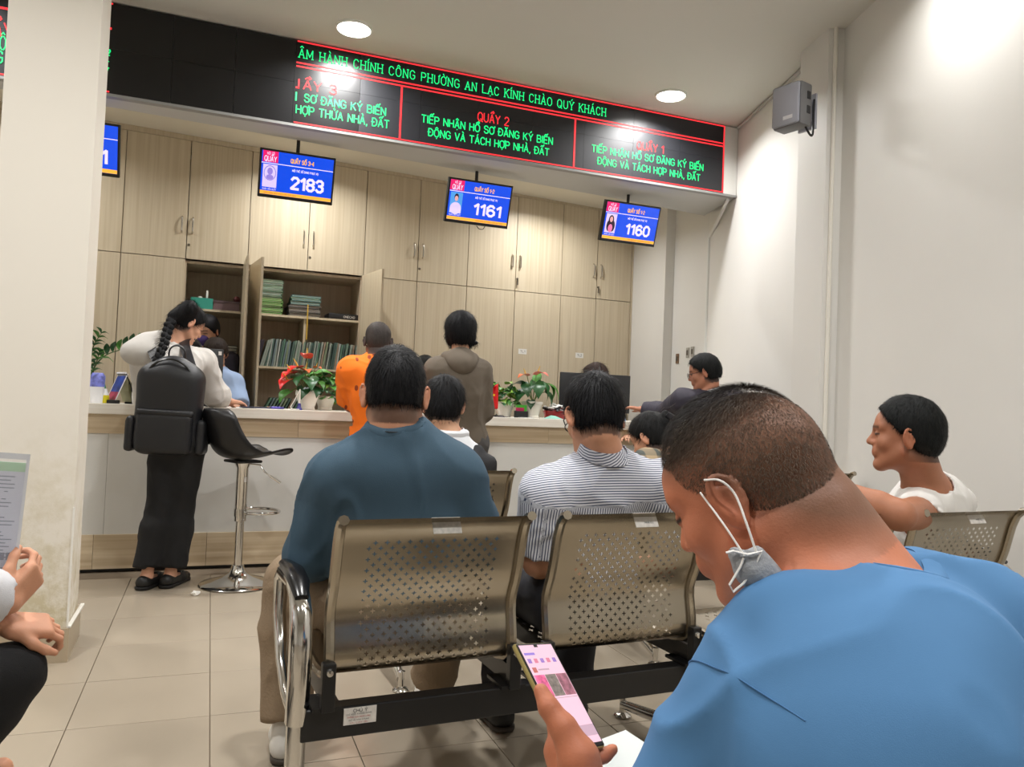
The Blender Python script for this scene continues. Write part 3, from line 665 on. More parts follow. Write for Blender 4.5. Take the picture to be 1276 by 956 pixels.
led_text('QUẦY 2', 1.60, 1.83, 3.066, 0.064, RED); led_text('TIẾP NHẬN HỒ SƠ ĐĂNG KÝ BIẾN', 1.21, 2.165, 2.985, 0.056, GRN, .03); led_text('ĐỘNG VÀ TÁCH HỢP NHÀ, ĐẤT', 1.255, 2.14, 2.902, 0.056, GRN, .03)
led_text('QUẦY 1', 2.84, 3.07, 3.066, 0.064, RED); led_text('TIẾP NHẬN HỒ SƠ ĐĂNG KÝ BIẾN', 2.47, 3.425, 2.985, 0.056, GRN, .03); led_text('ĐỘNG VÀ TÁCH HỢP NHÀ, ĐẤT', 2.515, 3.40, 2.902, 0.056, GRN, .03)
led_text('TIẾP NHẬN HỒ SƠ HỘ KINH DOANH CÁ THỂ', -1.66, -0.632, 2.995, 0.085, GRN, .03); led_text('VÀ CHỨNG THỰC, SAO Y, TƯ', -1.45, -0.64, 2.915, 0.075, GRN, .03); led_text('QUẦY 5', -1.3, -1.06, 3.07, 0.085, RED)
bm = B(); bx(bm, lx(0.402), lx(0.412), -0.002, 0, 0.148, 0.203); finish('led_line', bm, GRN, LED)
bm = B(); bx(bm, lx(0.402), lx(0.424), -0.002, 0, 0.227, 0.237); bx(bm, lx(0.415), lx(0.424), -0.002, 0, 0.229, 0.288); finish('led_line', bm, RED, LED)

# ================================================================== HANGING SCREENS
SBLUE = mat('screen_blue', (0.0, 0.03, 0.3), 0.25, emit=rgb(8, 72, 224), estr=0.95)
SWHT = mat('screen_white', (.3, .3, .3), 0.25, emit=rgb(226, 214, 255), estr=1.0)
SORG = mat('screen_orange', (.3, .2, 0), 0.25, emit=rgb(246, 176, 66), estr=1.0)
SPNK = mat('screen_pink', (.3, 0, .1), 0.25, emit=rgb(222, 24, 96), estr=1.0)
SLIL = mat('screen_lilac', (.3, .25, .3), 0.25, emit=rgb(214, 196, 244), estr=0.95)
SPUR = mat('screen_purple', (.1, .1, .3), 0.25, emit=rgb(150, 128, 216), estr=0.9)
SHAIR = mat('screen_hair', (.02, .01, .02), 0.25, emit=rgb(42, 26, 46), estr=0.8)
SSKN = mat('screen_skin', (.3, .2, .2), 0.25, emit=rgb(226, 160, 160), estr=0.9)
SSKY = mat('screen_sky', (.1, .2, .3), 0.25, emit=rgb(60, 150, 230), estr=0.9)
def disc(bm, cx, cz, rx, rz, y, seg=20, d=0.0006):
    a = [bm.verts.new((cx+rx*cos(2*pi*i/seg), y, cz+rz*sin(2*pi*i/seg))) for i in range(seg)]; b = [bm.verts.new((q.co.x, y-d, q.co.z)) for q in a]
    bm.faces.new(b); 
    for i in range(seg): bm.faces.new((a[i], a[(i+1) % seg], b[(i+1) % seg], b[i]))
def monitor(cx, y, zc, w, h, num, counter, kind, label, tilt=17, polex=0.0):
    root = empty('hanging_screen', (cx, y, zc), 0, label, 'screen', 'screens hung below the display board')
    fr = empty('x', (0, 0, 0)); bpy.data.objects.remove(fr)
    T = (radians(tilt), 0, 0)
    f = finish('frame', bx(bx(B(), -w/2, w/2, -0.012, 0.03, -h/2, h/2, 0.004), -w*0.3, w*0.3, 0.02, 0.06, -h*.35, h*.35, 0.01), BLACK, root, rot=T)
    iw, ih = w/2-0.013, h/2-0.013
    s = finish('panel', bx(B(), -iw, iw, -0.0132, -0.012, -ih+0.008, ih), SBLUE, root, rot=T)
    def q(nm, x0, x1, z0, z1, m, y=-0.0142): return finish(nm, bx(B(), x0*iw, x1*iw, y, y+0.0008, z0*ih, z1*ih), m, s)
    q('ticker', -1, 1, -0.94, -0.78, SORG); q('rule', -1, 1, 0.44, 0.475, SWHT); q('corner_tag', -1 if kind else -.97, -0.55, 0.50, 1, SPNK)
    t = lambda st, w_, h_, m, x, z, b=0.02: text_obj('lettering', st, w_*iw, h_*ih, m, s, (x*iw, -0.0145, z*ih), bold=b, depth=0.0004)
    t('MỜI TỚI', 0.2, 0.13, SWHT, -0.76, 0.88); t('QUẦY', 0.34, 0.27, SWHT, -0.76, 0.65, .04)
    t('QUẦY SỐ '+counter, 0.66, 0.22, SORG, 0.12, 0.68, .075); t('MỜI THẺ SỐ ĐANG PHỤC VỤ', 0.74, 0.11, SWHT, 0.22, 0.26, .06)
    t(num, 0.95, 0.62, SWHT, 0.30, -0.30, .062)
    t('NHÂN VIÊN QUẦY', .38, .08, SWHT, -.75, -.70); t('CHÀO MỪNG QUÝ KHÁCH ĐẾN GIAO DỊCH', .9, .07, mat('screen_red', (.3, 0, 0), .3, emit=rgb(220, 60, 40)), (-0.45 if kind == 0 else .4), -0.87)
    q('portrait', -0.95, -0.56, -0.62, 0.40, SLIL if kind != 1 else SSKY)
    px_ = -0.755*iw
    if kind == 0:
        bm = B(); disc(bm, px_, 0.02*ih, .17*iw, .34*ih, -0.0142); finish('portrait_ring', bm, SPUR, s)
        bm = B(); disc(bm, px_, 0.02*ih, .15*iw, .30*ih, -0.0150); finish('portrait_ring', bm, SLIL, s)
        bm = B(); disc(bm, px_, 0.10*ih, .075*iw, .16*ih, -0.0158); disc(bm, px_, -0.16*ih, .1*iw, .11*ih, -0.0158); finish('portrait_figure', bm, SPUR, s)
    elif kind == 1:
        bm = B(); disc(bm, px_, 0.17*ih, .07*iw, .17*ih, -0.0142); finish('portrait_hair', bm, SHAIR, s)
        bm = B(); disc(bm, px_, 0.10*ih, .055*iw, .13*ih, -0.0150); finish('portrait_face', bm, SSKN, s)
        bm = B(); disc(bm, px_, -0.38*ih, .18*iw, .30*ih, -0.0142); bx(bm, px_-.18*iw, px_+.18*iw, -0.0148, -0.0142, -.61*ih, -.38*ih); finish('portrait_shirt', bm, SLIL, s)
    else:
        bm = B(); disc(bm, px_, 0.05*ih, .10*iw, .27*ih, -0.0142); disc(bm, px_-.06*iw, -0.25*ih, .09*iw, .3*ih, -0.0142); disc(bm, px_+.07*iw, -0.25*ih, .09*iw, .3*ih, -0.0142); finish('portrait_hair', bm, SHAIR, s)
        bm = B(); disc(bm, px_, 0.10*ih, .055*iw, .15*ih, -0.0150); finish('portrait_face', bm, SSKN, s)
        bm = B(); disc(bm, px_, -0.38*ih, .08*iw, .22*ih, -0.0150); finish('portrait_shirt', bm, mat('screen_rose', (.3, .1, .2), .3, emit=rgb(226, 110, 160)), s)
    bm = B(); top = rz_(cx)-zc
    tube(bm, [(polex, 0.05, 0.02), (polex+0.004, 0.05, top*0.45), (polex, 0.05, top)], 0.012, 10)
    lathe(bm, [(0.035, 0), (0.035, 0.006)], 16, (polex, 0.05, top-0.006)); bx(bm, polex-0.05, polex+0.05, 0.03, 0.06, -0.05, 0.05)
    finish('mounting_pole', bm, BLACK, root, True)
    if kind == 1:
        bm = B(); tube(bm, spline([(0.0, 0.03, -h/2), (0.02, 0.03, -h/2-0.02), (0.05, 0.03, -h/2-0.02), (0.065, 0.03, -h/2+0.005)]), 0.003, 6); finish('cable_loop', bm, BLACK, root)
    return root
monitor(-0.83, 5.30, 2.567, 0.48, 0.315, '3101', '5-6', 0, 'hanging screen cut off by the pillar, number ending in 01')
monitor(0.462, 5.30, 2.563, 0.482, 0.31, '2183', '3-4', 0, 'hanging screen showing the number 2183')
monitor(1.732, 5.30, 2.555, 0.482, 0.31, '1161', '1-2', 1, 'hanging screen showing the number 1161 and a portrait in white', polex=-0.01)
monitor(2.976, 5.30, 2.561, 0.485, 0.31, '1160', '1-2', 2, 'hanging screen showing the number 1160 and a long-haired portrait', polex=-0.0)
# ================================================================== BENCHES
STEEL = mat("brushed_steel", rgb(174, 165, 149), 0.24, metal=0.97, noise=0.10, nscale=4, rvar=0.08, stretch=(1, 1, 1))
CHROME = mat('chrome', rgb(214, 212, 208), 0.12, metal=1.0)
BLKM = mat('black_metal', rgb(22, 22, 23), 0.35)
PADB = mat('arm_pad', rgb(18, 18, 20), 0.25)
PROF = [(-0.050, 0.824), (-0.034, 0.820), (-0.015, 0.800), (0.0, 0.765), (0.012, 0.72), (0.022, 0.68), (0.034, 0.645), (0.048, 0.615), (0.056, 0.59), (0.056, 0.56), (0.050, 0.53), (0.044, 0.50), (0.042, 0.47), (0.052, 0.447), (0.075, 0.435)]
def prof_at(t):     # arc-length position on the curved back
    P = [np.array(p) for p in PROF]; L_ = [0]
    for a, b in zip(P, P[1:]): L_.append(L_[-1]+np.linalg.norm(b-a))
    d = t*L_[-1]
    for i in range(len(P)-1):
        if d <= L_[i+1]+1e-9:
            f = (d-L_[i])/(L_[i+1]-L_[i]); return P[i]+(P[i+1]-P[i])*f
    return P[-1]
def plus_grid(bm, mapf, u0, u1, v0, v1, U0, U1, Vv0, Vv1, nu, nv, cu=1.0):
    """sheet u0..u1 x v0..v1 with a checkerboard of plus-shaped holes in U0..U1 x Vv0..Vv1"""
    cache = {}
    def vt(u, v):
        k = (round(u, 5), round(v, 5))
        if k not in cache: cache[k] = bm.verts.new(mapf(u, v))
        return cache[k]
    us = [u0, (u0+U0)/2]+[U0+(U1-U0)*i/nu for i in range(nu+1)]+[(u1+U1)/2, u1]
    nb = 3; vs = [v0+(Vv0-v0)*i/nb for i in range(nb)]+[Vv0+(Vv1-Vv0)*j/nv for j in range(nv+1)]+[Vv1+(v1-Vv1)*i/2 for i in (1, 2)]
    for i in range(len(us)-1):
        for j in range(len(vs)-1):
            a, b, c, d = us[i], us[i+1], vs[j], vs[j+1]
            inn = 2 <= i < 2+nu and nb <= j < nb+nv and (i+j) % 2 == 0
            if not inn: bm.faces.new((vt(a, c), vt(b, c), vt(b, d), vt(a, d))); continue
            mu, mv = (a+b)/2, (c+d)/2; hu, hv = (b-a)*0.40, (d-c)*0.40*cu; tu, tv = (b-a)*0.085, (d-c)*0.085*cu
            pl = [(mu-hu, mv-tv), (mu-tu, mv-tv), (mu-tu, mv-hv), (mu+tu, mv-hv), (mu+tu, mv-tv), (mu+hu, mv-tv), (mu+hu, mv+tv), (mu+tu, mv+tv), (mu+tu, mv+hv), (mu-tu, mv+hv), (mu-tu, mv+tv), (mu-hu, mv+tv)]
            p = [bm.verts.new(mapf(*q)) for q in pl]; A, B_, C_, D_ = vt(a, c), vt(b, c), vt(b, d), vt(a, d)
            for f in ((A, p[0], p[1], p[2]), (A, p[2], p[3], B_), (B_, p[3], p[4], p[5]), (B_, p[5], p[6], C_), (C_, p[6], p[7], p[8]), (C_, p[8], p[9], D_), (D_, p[9], p[10], p[11]), (D_, p[11], p[0], A)):
                bm.faces.new(f)
SW = 0.51
def back_map(u, v): p = prof_at(v); return (u*SW, p[0], p[1])
bm = B(); plus_grid(bm, back_map, 0.045, 0.955, 0.0, 1.0, 0.165, 0.845, 0.185, 0.97, 24, 24)
bk = finish('tmp', bm, STEEL, smooth=True); BACKM = bk.data; bpy.data.objects.remove(bk)
SEATP = [(0.05, 0.44), (0.10, 0.425), (0.18, 0.418), (0.30, 0.425), (0.40, 0.437), (0.45, 0.436), (0.475, 0.42), (0.48, 0.395)]
def seat_map(u, v):
    i = min(int(v*(len(SEATP)-1)), len(SEATP)-2); f = v*(len(SEATP)-1)-i; a, b = SEATP[i], SEATP[i+1]; return (u*SW, a[0]+(b[0]-a[0])*f, a[1]+(b[1]-a[1])*f)
bm = B(); plus_grid(bm, seat_map, 0.045, 0.955, 0.0, 1.0, 0.165, 0.845, 0.15, 0.80, 20, 18)
bk = finish('tmp', bm, STEEL, smooth=True); SEATM = bk.data; bpy.data.objects.remove(bk)
bm = B()       # side rail: flat bent tube following back then seat
path = [(p[0]-0.004, p[1]) for p in PROF[:-1]]+[(0.07, 0.432), (0.12, 0.42), (0.2, 0.412), (0.32, 0.42), (0.42, 0.43), (0.47, 0.42), (0.485, 0.39)]
tube(bm, [(0, y, z) for y, z in path], 0.0135, 8, flat=0.9)
bk = finish('tmp', bm, STEEL, smooth=True); RAILM = bk.data; bpy.data.objects.remove(bk)
bm = B(); lathe(bm, [(0.0001, 0.008), (0.008, 0.007), (0.010, 0)], 10, cap=False); bmesh.ops.rotate(bm, verts=bm.verts, cent=(0, 0, 0), matrix=Matrix.Rotation(radians(90), 3, 'X'))
bk = finish('tmp', bm, CHROME, smooth=True); BOLTM = bk.data; bpy.data.objects.remove(bk)
STW = mat('worn_label', rgb(214, 210, 204), 0.6, noise=0.15, nscale=60)
STG = mat('label_grey', rgb(176, 172, 164), 0.5, noise=0.2, nscale=90)
def bench(x, y, rz, n, pitch, label, legs, arm=(True, False), sticker=1, group='perforated steel waiting benches'):
    root = empty('waiting_bench', (x, y, 0), rz, label, 'bench', group)
    for k in range(n):
        bk = obj_from('backrest', BACKM, root, (k*pitch, 0, 0)); st = obj_from('seat', SEATM, root, (k*pitch, 0, 0))
        for s in (0.0145, SW-0.0145): obj_from('side_rail', RAILM, root, (k*pitch+s, 0, 0))
        for s in (0.012, SW-0.012):
            bm = B(); cx = k*pitch+s
            bx(bm, cx-0.016, cx+0.016, 0.012, 0.040, 0.36, 0.475, 0.003); bx(bm, cx-0.035, cx+0.035, 0.02, 0.12, 0.362, 0.370); bx(bm, cx-0.006, cx+0.006, 0.03, 0.38, 0.365, 0.415)
            b = finish('bracket', bm, BLKM, root); obj_from('bolt', BOLTM, b, (cx, 0.012, 0.455))
        if sticker:
            p = prof_at(0.085)
            q = finish('sticker', bx(B(), -0.037, 0.037, -0.002, 0.0, -0.021, 0.021), STG if k % 2 == 0 else STW, bk, loc=(0.255+0.02, p[0]-0.0075, p[1]-0.004), rot=(radians(-30), 0, 0))
            if k % 2: text_obj('lettering', 'MADE WELL', 0.03, 0.006, DARK, q, (0.008, -0.0025, -0.008))
    L_ = (n-1)*pitch+SW
    finish('beam', bx(B(), -0.045, L_+0.045, 0.035, 0.085, 0.288, 0.362, 0.004), BLKM, root)
    for e in legs:
        bm = B(); tube(bm, [(e, 0.06, 0.30), (e, 0.02, 0.18), (e, -0.13, 0.085), (e, -0.245, 0.045)], [0.026, 0.026, 0.021, 0.016], 12); tube(bm, [(e, 0.06, 0.30), (e, 0.12, 0.18), (e, 0.30, 0.085), (e, 0.555, 0.045)], [0.026, 0.026, 0.021, 0.016], 12)
        lg = finish('leg', bm, CHROME, root, True)
        for yy in (-0.25, 0.56):
            bm = B(); lathe(bm, [(0.0001, 0.0), (0.03, 0.0), (0.032, 0.006), (0.026, 0.012), (0.012, 0.018), (0.011, 0.05), (0.015, 0.075), (0.0001, 0.08)], 20, (e, yy, 0), cap=False); finish('glide_foot', bm, CHROME, lg, True)
    for i, on_ in enumerate(arm):
        if not on_: continue
        xa = -0.052 if i == 0 else L_+0.052
        bm = B(); tube(bm, [(xa, 0.06, 0.03), (xa, 0.06, 0.34)], 0.0235, 14); tube(bm, [(xa, 0.06, 0.33), (xa, 0.05, 0.42), (xa, 0.045, 0.52), (xa, 0.06, 0.585), (xa, 0.10, 0.622), (xa, 0.17, 0.632)], [0.0275, 0.0275, 0.028, 0.0275, 0.025, 0.022], 14)
        tube(bm, [(xa, 0.17, 0.632), (xa, 0.36, 0.625), (xa, 0.40, 0.60), (xa, 0.40, 0.50), (xa, 0.33, 0.40), (xa, 0.22, 0.345), (xa, 0.08, 0.33)], [0.02, 0.02, 0.02, 0.018, 0.016, 0.016, 0.016], 12)
        a = finish('armrest', bm, CHROME, root, True)
        bm = B(); tube(bm, [(xa, 0.065, 0.622), (xa, 0.11, 0.650), (xa, 0.2, 0.660), (xa, 0.34, 0.652)], [0.017, 0.026, 0.027, 0.018], 14, flat=0.65); finish('arm_pad', bm, PADB, a, True)
        bm = B(); bx(bm, min(xa, xa+0.03 if i == 0 else xa-0.03), max(xa, xa+0.03 if i == 0 else xa-0.03), 0.04, 0.08, 0.29, 0.36); finish('beam_end', bm, BLKM, a)
        bm = B(); tube(bm, [(xa, 0.06, 0.05), (xa, -0.06, 0.05), (xa, -0.20, 0.03)], [0.02, 0.018, 0.014], 10); tube(bm, [(xa, 0.06, 0.05), (xa, 0.25, 0.05), (xa, 0.42, 0.03)], [0.02, 0.018, 0.014], 10); finish('foot_bar', bm, BLKM, a, True)
        bm = B(); [lathe(bm, [(0.0001, 0.0), (0.026, 0.0), (0.026, 0.010), (0.012, 0.03)], 16, (xa, yy, 0)) for yy in (-0.20, 0.42)]; finish('foot_cap', bm, CHROME, a, True)
    return root
R32 = radians(3.2)
bA = bench(0.282, 1.866, R32, 2, 0.584, 'steel waiting bench holding the man in teal and the man in stripes', (1.19,), (True, False))
# beam sticker
s = finish('warning_sticker', bx(B(), 0.055, 0.135, 0.0335, 0.0352, 0.318, 0.358), STW, bA)
text_obj('lettering', 'CHÚ Ý', 0.035, 0.008, DARK, s, (0.095, 0.033, 0.351))
for k, z in enumerate((0.343, 0.336, 0.329, 0.322)): text_obj('lettering', ['CHỈ NGỒI KHÔNG ĐỨNG', 'KHÔNG DỰA MẠNH LƯNG', 'GIỮ VỆ SINH CHUNG', 'XIN CẢM ƠN'][k], 0.062 - 0.006*k, 0.0036, mat('red_ink', rgb(170, 40, 40), .6) if k % 2 else DARK, s, (0.092, 0.033, z))
bB = bench(1.475, 1.805, R32*0.9, 2, 0.584, 'steel waiting bench holding the man in the white sleeveless top', (0.25, 0.85), (False, True))
bC = bench(0.745, 3.19, radians(1.0), 2, 0.584, 'steel waiting bench one row ahead, seen between the teal and striped men', (-0.02, 1.115), (False, False))
bD = bench(1.955, 3.19, radians(0.6), 2, 0.70, 'steel waiting bench one row ahead whose right end touches the right wall', (0.2, 0.98), (False, False))
bE = bench(0.40, 0.36, radians(2), 2, 0.584, 'steel waiting bench under the man in the bright blue T-shirt', (0.1, 0.95), (False, False), sticker=0)
bF = bench(-1.60, 1.62, radians(0), 2, 0.584, 'steel waiting bench at the left edge under the person holding papers', (0.2, 0.9), (False, True), sticker=0)

# ================================================================== BAR STOOL
st = empty('bar_stool', (0.195, 4.83, 0), radians(28), 'black shell bar stool on a chrome pedestal beside the girl with the backpack', 'stool')
bm = B(); lathe(bm, [(0.0001, 0.0), (0.205, 0.0), (0.212, 0.006), (0.205, 0.014), (0.15, 0.028), (0.09, 0.046), (0.05, 0.07), (0.036, 0.10), (0.034, 0.115), (0.0001, 0.118)], 48, cap=False); finish('base', bm, CHROME, st, True)
bm = B(); lathe(bm, [(0.0235, 0.11), (0.0235, 0.42)], 24); finish('inner_pole', bm, CHROME, st, True)
bm = B(); lathe(bm, [(0.03, 0.37), (0.034, 0.372), (0.034, 0.68), (0.045, 0.70), (0.05, 0.715)], 24); finish('outer_pole', bm, CHROME, st, True)
bm = B(); pts = [(0.02, 0, 0.418)]+[(0.115+0.115*cos(a), 0.115*sin(a)*1.15, 0.42) for a in np.linspace(radians(155), radians(-155), 22)]+[(0.02, 0, 0.418)]
tube(bm, pts, 0.009, 10); lathe(bm, [(0.038, 0.40), (0.038, 0.44)], 20); finish('footrest', bm, CHROME, st, True)
bm = B(); tube(bm, [(0.02, -0.03, 0.705), (0.07, -0.07, 0.70), (0.09, -0.09, 0.66), (0.16, -0.14, 0.60)], 0.0045, 8); tube(bm, [(0.115, -0.108, 0.638), (0.165, -0.145, 0.597)], 0.0075, 8); finish('height_lever', bm, CHROME, st, True)
bm = B(); bx(bm, -0.08, 0.08, -0.08, 0.08, 0.712, 0.728, 0.006); finish('seat_plate', bm, BLACK, st, True)
bm = B(); bx(bm, -0.006, 0.008, -0.0355, -0.034, 0.60, 0.63); finish('sticker', bm, STW, st)
sp_ = [(0.235, 0.755), (0.21, 0.772), (0.15, 0.768), (0.05, 0.748), (-0.06, 0.74), (-0.13, 0.765), (-0.175, 0.83), (-0.20, 0.90), (-0.225, 0.97), (-0.24, 1.02)]
sp_ = [(p[0], p[2]) for p in spline([(a, 0, b) for a, b in sp_], 4)]
bm = B(); nv = 17; rows = []
for i, (a, z) in enumerate(sp_):
    t = i/(len(sp_)-1); hw = 0.205*(0.80+0.20*sin(pi*min(1, t*1.15)))*(1.0 if t < 0.86 else sqrt(max(0.05, 1-((t-0.86)/0.16)**2)))*(1 if t > 0.06 else 0.8+t*3.3)
    row = []
    for j in range(nv):
        s = -1+2*j/(nv-1); side = abs(s)**2.6
        wrap = 0.05*side*(1 if t > 0.35 else 0.5+t)         # sides rise on the pan and come forward on the back
        row.append(bm.verts.new((a+(wrap*1.7 if t > 0.5 else wrap*1.7*(max(0, t-0.3)/0.2)), s*hw, z+(wrap if t < 0.55 else wrap*max(0, (0.8-t)/0.25)))))
    rows.append(row)
for A_, B_ in zip(rows, rows[1:]):
    for j in range(nv-1): bm.faces.new((A_[j], A_[j+1], B_[j+1], B_[j]))
o = finish('seat_shell', bm, mat('shell_black', rgb(17, 17, 19), 0.38), st, True)
md = o.modifiers.new('thick', 'SOLIDIFY'); md.thickness = 0.008

# ================================================================== PLANTS AND COUNTER ITEMS
POT = mat('pot_white', rgb(228, 224, 214), 0.35)
SOIL = mat('soil', rgb(60, 44, 30), 0.95, bump=0.8)
LEAFD = mat('leaf_dark', rgb(38, 84, 44), 0.35, noise=0.25, nscale=18, rand=0.25, rvar=0.05)
LEAFM = mat('leaf_mid', rgb(66, 128, 44), 0.4, noise=0.25, nscale=18, rand=0.3)
LEAFL = mat('leaf_light', rgb(120, 160, 60), 0.4, noise=0.2, nscale=18, rand=0.25)
STEMG = mat('stem_green', rgb(110, 136, 60), 0.5)
SPRED = mat('spathe_red', rgb(200, 20, 22), 0.3, noise=0.1, nscale=20)
SPPNK = mat('spathe_pink', rgb(226, 96, 84), 0.35, noise=0.15, nscale=20)
SPYEL = mat('spadix', rgb(226, 196, 90), 0.5)
def leaf_mesh(kind, m):
    bm = B(); n = 9; rows = []
    for i in range(n):
        t = i/(n-1)
        if kind == 'heart': w = 0.42*sin(pi*min(1, (t*0.93+0.07))**0.75)*(1.25-0.55*t)
        elif kind == 'lance': w = 0.16*sin(pi*(t*0.96+0.02))**0.8
        else: w = 0.30*sin(pi*(t*0.97+0.015))**0.8
        rows.append([bm.verts.new((s*w, t-(0.16*(abs(s))*(1-t)**4 if kind == 'heart' else 0), 0.16*sin(pi*t)-0.13*t*t+0.10*abs(s)*w*2)) for s in (-1, -.5, 0, .5, 1)])
    for a, b in zip(rows, rows[1:]):
        for j in range(4): bm.faces.new((a[j], a[j+1], b[j+1], b[j]))
    bmesh.ops.remove_doubles(bm, verts=bm.verts, dist=1e-4)
    r = bmesh.ops.solidify(bm, geom=bm.faces[:], thickness=0.012)
    o = finish('tmp', bm, m, smooth=True); me = o.data; bpy.data.objects.remove(o); return me
HEART = {k: leaf_mesh('heart', m) for k, m in dict(d=LEAFD, m=LEAFM, l=LEAFL, r=SPRED, p=SPPNK, o=mat('spathe_orange', rgb(206, 104, 60), 0.4)).items()}
LANCE = {k: leaf_mesh('lance', m) for k, m in dict(d=LEAFD, m=LEAFM, l=LEAFL).items()}
OVAL = {k: leaf_mesh('oval', m) for k, m in dict(d=LEAFD, m=LEAFM, l=LEAFL).items()}
def put_leaf(me, root, p, d, size, roll=0.0, name='leaf', wf=1.0):
    d = Vector(d).normalized(); up = Vector((0, 0, 1)); x = d.cross(up)
    if x.length < 1e-3: x = Vector((1, 0, 0))
    x.normalize(); z = x.cross(d); M = Matrix((x, d, z)).transposed() @ Matrix.Rotation(roll, 3, 'Y')
    o = obj_from(name, me, root, p); o.rotation_euler = M.to_euler(); o.scale = (size*wf, size, size); return o
def pot(root, r0, r1, h, scallop=0.0, name='pot'):
    bm = B(); seg = 32; pr = [(r0*0.98, 0.0), (r0, 0.004), (r0, 0.016), (r0*0.95, 0.018), (r1, h-0.02), (r1*1.06, h-0.018), (r1*1.06, h), (r1*0.95, h), (r1*0.92, h-0.02)]
    lathe(bm, pr, seg)
    if scallop:
        for v in bm.verts:
            if v.co.z > h-0.03: v.co.z += scallop*sin(atan2(v.co.y, v.co.x)*4)
    o = finish(name, bm, POT, root, True)
    bm = B(); lathe(bm, [(0.0001, 0), (r1*0.93, 0)], 20, (0, 0, h-0.022), cap=False); finish('soil', bm, SOIL, root)
def stem(bm, a, b, r=0.003, sag=0.3):
    a, b = np.array(a, float), np.array(b, float); m_ = (a+b)/2+np.array([0, 0, np.linalg.norm((b-a)[:2])*sag]); tube(bm, spline([a, m_, b], 4), r, 5)
ZC_ = 1.0222
def anthurium(loc, label, leaves, flowers, pr, h, scal=0.0, extra=0):
    root = empty('anthurium', loc, 0, label, 'plant'); pot(root, pr*0.72, pr, h, scal)
    sb = B()
    for (x, y, z, dx, dy, dz, s, k) in leaves:
        stem(sb, (random.uniform(-.01, .01), random.uniform(-.01, .01), h-0.02), (x, y, z)); put_leaf(HEART[k], root, (x, y, z), (dx, dy, dz), s, random.uniform(-.3, .3))
    for (x, y, z, dx, dy, dz, s, k) in flowers:
        stem(sb, (0, 0, h-0.02), (x, y, z), 0.0028); f = put_leaf(HEART[k], root, (x, y, z), (dx, dy, dz), s, 0, 'spathe')
        bm = B(); tube(bm, [(0, 0.12, 0.05), (0, 0.2, 0.35), (0, 0.32, 0.62)], [0.05, 0.045, 0.02], 8); finish('spadix', bm, SPYEL, f, True)
    finish('stems', sb, STEMG, root, True)
    return root
random.seed(11)
lv = [(-0.05, -0.03, 0.24, -.3, -.7, -.5, 0.13, 'd'), (0.0, -0.04, 0.22, .1, -.8, -.6, 0.13, 'd'), (-0.09, 0.0, 0.20, -.8, -.3, -.4, 0.12, 'm'), (0.04, -0.02, 0.20, .5, -.6, -.4, 0.11, 'm'), (-0.02, 0.03, 0.27, -.2, .4, .1, 0.11, 'd'), (0.06, 0.02, 0.25, .8, -.1, .1, 0.11, 'm'), (-0.12, -0.02, 0.12, -.7, -.3, -.7, 0.11, 'm'), (-0.03, -0.05, 0.15, -.2, -.6, -.7, 0.10, 'd'), (0.03, -0.05, 0.16, .2, -.6, -.6, 0.10, 'd')]
fl = [(-0.015, -0.02, 0.355, -.3, -.75, .25, 0.10, 'p'), (-0.06, -0.03, 0.285, -.8, -.5, -.3, 0.12, 'r'), (-0.10, -0.04, 0.245, -.8, -.5, -.35, 0.12, 'r'), (-0.13, -0.05, 0.20, -.6, -.6, -.5, 0.11, 'r'), (-0.03, -0.05, 0.27, .2, -.8, -.1, 0.085, 'o'), (0.04, -0.03, 0.29, .5, -.6, .0, 0.06, 'o')]
anthurium((0.618, 5.49, ZC_), 'red and pink anthurium in a scalloped white pot left of the orange shirt', lv, fl, 0.075, 0.125, 0.008)
root = empty('pothos', (0.755, 5.60, ZC_), 0, 'dense bushy green trailing plant behind the red anthurium, beside the orange shirt', 'plant'); pot(root, 0.05, 0.065, 0.10)
rr = random.Random(5)
for i in range(120):
    a = rr.uniform(0, 2*pi); e = rr.uniform(-0.35, 1.0); q = rr.uniform(0.6, 1.0); p = (0.145*q*cos(a)*cos(e*0.9), 0.11*q*sin(a)*cos(e*.9), 0.125+0.155*q*sin(e*1.3))
    p = (p[0], p[1], max(0.02, p[2])); put_leaf(HEART[rr.choice('ddmml')], root, p, (cos(a), sin(a), rr.uniform(-.9, .3)), rr.uniform(0.045, 0.065), rr.uniform(-.7, .7))
lv = [(-0.05, -0.05, 0.26, -.3, -.5, -.7, 0.13, 'd'), (0.0, -0.05, 0.27, .0, -.5, -.8, 0.14, 'd'), (0.06, -0.03, 0.27, .3, -.4, -.7, 0.11, 'd'), (-0.10, -0.02, 0.25, -.9, -.2, -.2, 0.12, 'd'), (-0.08, -0.02, 0.20, -.6, -.3, -.7, 0.11, 'd'), (0.09, -0.02, 0.20, .45, -.3, -.8, 0.12, 'd'), (0.04, 0.02, 0.28, .2, .2, .5, 0.09, 'm'), (0.07, 0.0, 0.24, .4, -.4, -.9, 0.12, 'm'), (-0.03, -0.04, 0.13, -.2, -.5, -.7, 0.08, 'd')]
fl = [(0.01, -0.03, 0.325, .5, -.7, .05, 0.11, 'p'), (-0.06, -0.02, 0.315, -.9, -.3, -.1, 0.095, 'o')]
r_ = anthurium((2.275, 5.45, ZC_), 'anthurium with one pink flower in a plain white pot right of the hooded person', lv, fl, 0.075, 0.125)
for (x, z, dx, dz, s) in ((0.10, 0.27, .75, -.75, .16), (0.12, 0.27, .35, -1.0, .13)): put_leaf(LANCE['m'], r_, (x, -0.02, z), (dx, -.2, dz), s, 0.4)
root = empty('pothos', (2.07, 5.50, ZC_), 0, 'small leafy green plant in a white pot between the flag and the pink anthurium', 'plant'); pot(root, 0.05, 0.07, 0.115)
